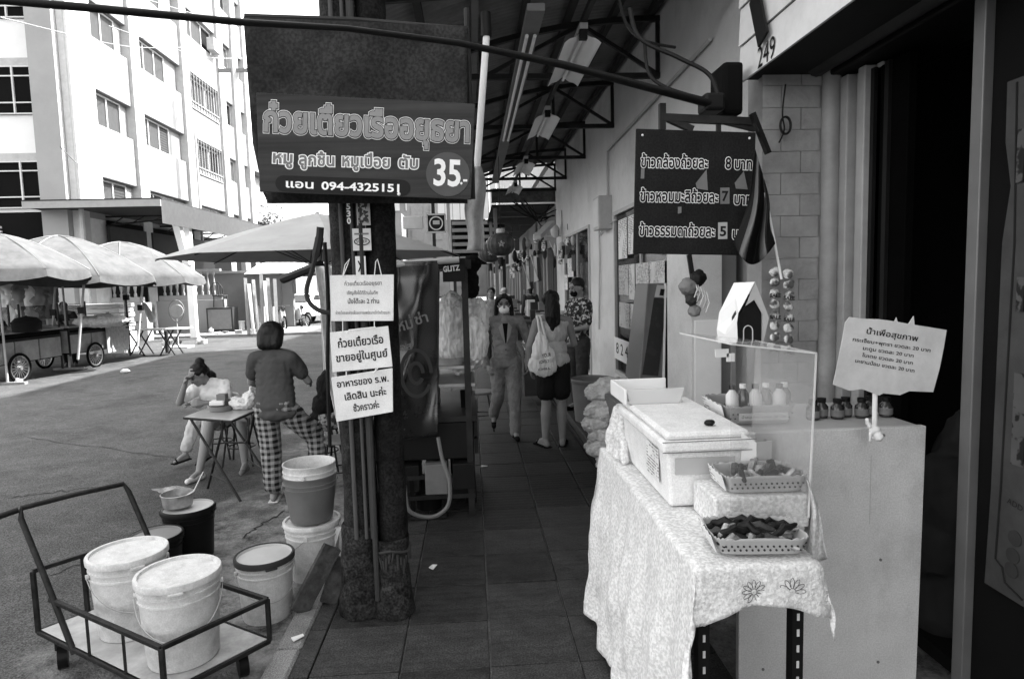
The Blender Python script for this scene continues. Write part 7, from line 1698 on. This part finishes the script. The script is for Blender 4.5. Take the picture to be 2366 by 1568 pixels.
# stack of sheets & stuff behind carts
for k in range(6): 
    p = yp(215+3*(k % 2), 690, 19.5); c = tag(MB().box(p.x-.8+.05*(k % 3), p.x+.8, 19.3, 20.1, .55+.14*k, .66+.14*k).build('stacked_carton', [white, offw, lgrey][k % 3], bevel=.01), 'flat carton, %s from the bottom of the pile behind the second cart' % ['first', 'second', 'third', 'fourth', 'fifth', 'sixth'][k], 'box', 'flat cartons piled behind the carts')
tag(MB().box(yp(215, 690, 19.5).x-.85, yp(215, 690, 19.5).x+.85, 19.3, 20.1, RD, .54).build('platform', lgrey), 'low grey platform carrying the pile of flat cartons', 'platform')
q = random.Random(12)
for i, (u, v, w_) in enumerate(((8, 690, .35), (28, 665, .3), (52, 690, .35), (95, 690, .3), (108, 650, .25), (75, 700, .3))):
    c = yp(u, v, 16.2); o = blob('hanging_clothes', [('e', c, (w_, .15, .55)), ('e', c+Vector((w_*.4, 0, -.3)), (w_*.6, .12, .4))], q.choice([lgrey, offw, mgrey]), vox=.04, wr=.08, ws=4, seed=i)
    tag(o, ['bundle of clothes at the left edge under the first umbrella', 'raised bundle of clothes second from the left edge', 'long pale garment hanging third from the left edge', 'striped garment hanging beside the thin upright pole', 'small garment hanging high beside the thin pole', 'pale sack of clothes low behind the black pot'][i], 'clothes', 'clothes hanging behind the first cart')
mh = gp(180, 858, RD); tag(MB().tube([mh+Vector((0, 0, .003)), mh+Vector((0, 0, .008))], .35, 28).build('manhole_cover', dsteel), 'dark manhole cover in the asphalt below the second cart', 'manhole')

# ================================================================== hanging things along the far walkway
def lantern(lab, c, r):
    o = thing('paper_lantern', lab, 'lantern', c, 0, 'round lanterns hanging over the walkway')
    mb = MB(); n = 48; m_ = 14; vs = []; fs = []
    for i in range(m_+1):
        a = math.pi*(.08+.84*i/m_)
        for k in range(n): t = 2*math.pi*k/n; rr = r*math.sin(a)*(1-.05*abs(math.sin(t*8))); vs.append((rr*math.cos(t), rr*math.sin(t), -r*.82*math.cos(a)))
    for i in range(m_):
        for k in range(n): fs.append((i*n+k, i*n+(k+1) % n, (i+1)*n+(k+1) % n, (i+1)*n+k))
    mb.add(vs, fs); mb.build('shade', mat('lantern_dark', .05, rough=.35, var=.4, sc_=20), o, smooth=True)
    for z in (-r*.86, r*.78): MB().lathe([(r*.28, z), (r*.3, z+.01), (r*.3, z+.04), (r*.28, z+.05)], n=20).build('collar', lgrey, o)
    MB().tube([(0, 0, r*.8), (0, 0, r*.8+.9)], .004, 5).build('cord', black, o); t = MB()
    for k in range(10): a = 2*math.pi*k/10; t.tube([(r*.1*math.cos(a), r*.1*math.sin(a), -r*.85), (r*.14*math.cos(a), r*.14*math.sin(a), -r*1.5)], .006, 4)
    t.build('tassel', black, o)
    e = MB()
    for k in range(5):
        a = 2*math.pi*k/5+.3; pts = [(r*.22*math.cos(a+s)*q_, -r*1.01, r*.22*math.sin(a+s)*q_) for s, q_ in ((0, .2), (.3, .7), (0, 1), (-.3, .7), (0, .2))]; e.tube(pts, .004, 4)
    e.build('flower_print', lgrey, o); return o
lantern('large ribbed dark lantern with pale collars above the walkway', yp(1157, 565, 7.9), .175)
lantern('smaller lantern hanging behind and left of the large one', yp(1132, 585, 9.5), .17)
q = random.Random(31)
labs = ['nearest', 'second', 'third', 'fourth', 'fifth', 'sixth', 'seventh', 'eighth', 'ninth', 'tenth', 'eleventh', 'twelfth', 'thirteenth', 'fourteenth']
for i in range(14):
    Y = 10+i*1.05; x = (1.55 if i % 3 else .9)+q.uniform(-.15, .15); z = 2.35+q.uniform(-.15, .25); Ln = q.uniform(.35, .8)
    c = thing('hanging_goods', '%s cluster of goods hanging from the awning edge beyond the lantern' % labs[i], 'goods', (x, Y, z+.3), 0, 'goods hanging from the far awning')
    MB().tube([(0, 0, 0), (0, 0, -.1)], .006, 4).build('hook', black, c)
    for k in range(q.randrange(3, 6)):
        dx, dz_ = q.uniform(-.14, .14), -.1-q.random()*Ln; sz_ = q.uniform(.05, .14); (MB().ball((dx, q.uniform(-.05, .05), dz_-sz_), (q.uniform(.03, .07), .035, sz_), 10) if k % 3 else MB().box(dx-.035, dx+.035, -.02, .02, dz_-2*sz_, dz_)).build('item', q.choice([mgrey, lgrey, dgrey, black, dgrey, pkm]), c, smooth=bool(k % 3), bevel=0 if k % 3 else .01)
for i in range(9):
    Y = 11.5+i*2.1; c = thing('goods_rack', '%s low rack of boxed goods along the far shop fronts' % labs[i], 'rack', (1.5+q.uniform(-.1, .1), Y, .12), 0, 'racks of goods along the far shops')
    MB().box(-.3, .3, -.5, .5, 0, .62).build('stand', dgrey, c)
    for k in range(4): h_ = q.uniform(.15, .45); x = q.uniform(-.2, .1); MB().box(x, x+.2, -.45+.24*k, -.25+.24*k, .622, .622+h_).build('box', q.choice([mgrey, lgrey, offw, dgrey]), c, bevel=.01)
fbg = thing('round_basket', 'round woven basket of packets on a rack behind the tote woman', 'basket', yp(1240, 800, 9.0)); fbg.location.z = .74
blob('heap', [('e', (fbg.location.x, 9.0, .82), (.2, .2, .16))], pkm, fbg, vox=.02, wr=.03, ws=20); MB().lathe([(.16, 0), (.22, .1), (.23, .1)], n=20).build('bowl', mgrey, fbg); MB().box(-.2, .2, -.2, .2, -.62, -.002).build('stand', dgrey, fbg)
# small flags and wall fittings
for i, (u, v, Y, lab) in enumerate(((1215, 640, 11.5, 'small flag on a stick left of the other along the far shops'), (1232, 620, 10.5, 'small striped flag on a stick nearest the pale wall'))):
    c = thing('small_flag', lab, 'flag', yp(u, v, Y), 0, 'small flags along the far shops'); a = yp(u, v, Y)
    MB().tube([a+Vector((-.05, 0, .25)), a+Vector((.08, 0, -.2))], .008, 5).build('stick', lgrey, c, world=True)
    for k in range(3): MB().poly([a+Vector((-.04+.05*k, 0, .22-.02*k)), a+Vector((.005+.05*k, 0, .21-.02*k)), a+Vector((.02+.06*k, .02, -.2)), a+Vector((-.05+.06*k, .02, -.22))], .004, (0, 1, 0)).build('stripe', [mgrey, offw, dgrey][k], c, world=True)
wf = thing('wall_lamp', 'pale wall lamp on a short arm at the end of the pale shop wall', 'lamp', xp(1296, 545, XW)); a = xp(1296, 545, XW)
MB().bar(a, a+Vector((-.5, 0, 0)), .03).build('arm', lgrey, wf, world=True); MB().ball(tuple(a+Vector((-.12, 0, .1))), (.1, .1, .14), 12).build('globe', offw, wf, world=True, smooth=True)
cable('cable', [a+Vector((-.02, -.3, .5)), a+Vector((-.03, -.35, -.3)), a+Vector((-.06, -.1, -.5)), a+Vector((-.25, 0, -.1))], .012, lgrey, 'pale cable loop hanging under the wall lamp')
cctv = thing('security_camera', 'grey box light slanting out from the far shop front', 'lamp', yp(1262, 535, 13)); a = yp(1262, 535, 13)
MB().bar(a+Vector((.15, .3, .2)), a+Vector((-.2, -.2, -.12)), .16, .08).build('housing', lgrey, cctv, world=True)
# tangled wires under the far awning
for i in range(7):
    a = yp(1175+i*9, 470+q.uniform(-10, 30), 13.2+q.random()); b = yp(1285-i*3, 470+q.uniform(0, 50), 13.6); m_ = (a+b)/2-Vector((0, 0, .15+.2*q.random()))
    cable('cable', [a, m_, b], .012, black, 'black wire of the tangle under the far awning'); bpy.data.objects[-1] if False else None
for j_, o_ in enumerate([o_ for o_ in COL.objects if o_.get('label') == 'black wire of the tangle under the far awning']):
    o_['group'] = 'tangled black wires under the far awning'; o_['label'] = '%s black wire from the left in the tangle under the far awning' % labs[j_].replace('nearest', 'first')
# billboard, slats and round bank sign seen through the gap
bb = thing('clad_hoarding', 'white ribbed metal hoarding above dark louvres beyond the cart', 'hoarding', (-.2, 19, 3))
a, b = yp(905, 455, 19), yp(1166, 505, 19)
a.x = yp(1010, 460, 19).x
for k in range(9):
    x0 = a.x+(b.x-a.x)*k/9; MB().box(x0+.01, x0+(b.x-a.x)/9-.01, 19, 19.04+.02*(k % 2), b.z, a.z+1.2).build('metal_sheet', white, bb, world=True)
for k in range(6): MB().box(a.x+.4, b.x, 18.9, 19.05, b.z-.16-.20*k, b.z-.06-.20*k).build('louvre', mgrey, bb, world=True)
MB().box(a.x+.4, b.x, 19.06, 19.2, b.z-1.3, b.z-.01).build('louvre_back', blackm, bb, world=True)
for x in (a.x+.42, b.x-.05): MB().bar((x, 19.1, RD), (x, 19.1, b.z), .1).build('post', dsteel, bb, world=True)
rs = thing('round_logo_sign', 'dark square hanging sign with a pale ring logo beyond the cart', 'sign', yp(1005, 515, 12)); a, b = yp(986, 496, 12), yp(1030, 536, 12); c = (a+b)/2
MB().box(a.x, b.x, 12, 12.06, b.z, a.z).build('panel', black, rs, world=True)
e = MB(); e.tube([(c.x+.115*math.cos(t), 11.98, c.z+.115*math.sin(t)) for t in [2*math.pi*k/28 for k in range(29)]], .012, 6); e.build('ring', offw, rs, world=True); MB().box(c.x-.06, c.x+.06, 11.98, 11.995, c.z-.02, c.z+.05).build('emblem', lgrey, rs, world=True); 
f = MB()
for p_, q_3 in (((a.x, a.z), (b.x, a.z)), ((a.x, b.z), (b.x, b.z)), ((a.x, b.z), (a.x, a.z)), ((b.x, b.z), (b.x, a.z))): f.bar((p_[0], 11.99, p_[1]), (q_3[0], 11.99, q_3[1]), .03)
f.build('frame', lgrey, rs, world=True); MB().bar((b.x+.05, 12.03, a.z+.6), (b.x+.1, 12.03, 0), .06).build('post', lgrey, rs, world=True)
tag(MB().box(*(lambda a, b: (a.x, b.x, 12.4, 12.45, b.z, a.z))(yp(930, 500, 12.4), yp(978, 528, 12.4))).build('blank_sign', lgrey, bevel=.01), 'small pale framed plate left of the ring logo sign', 'sign')
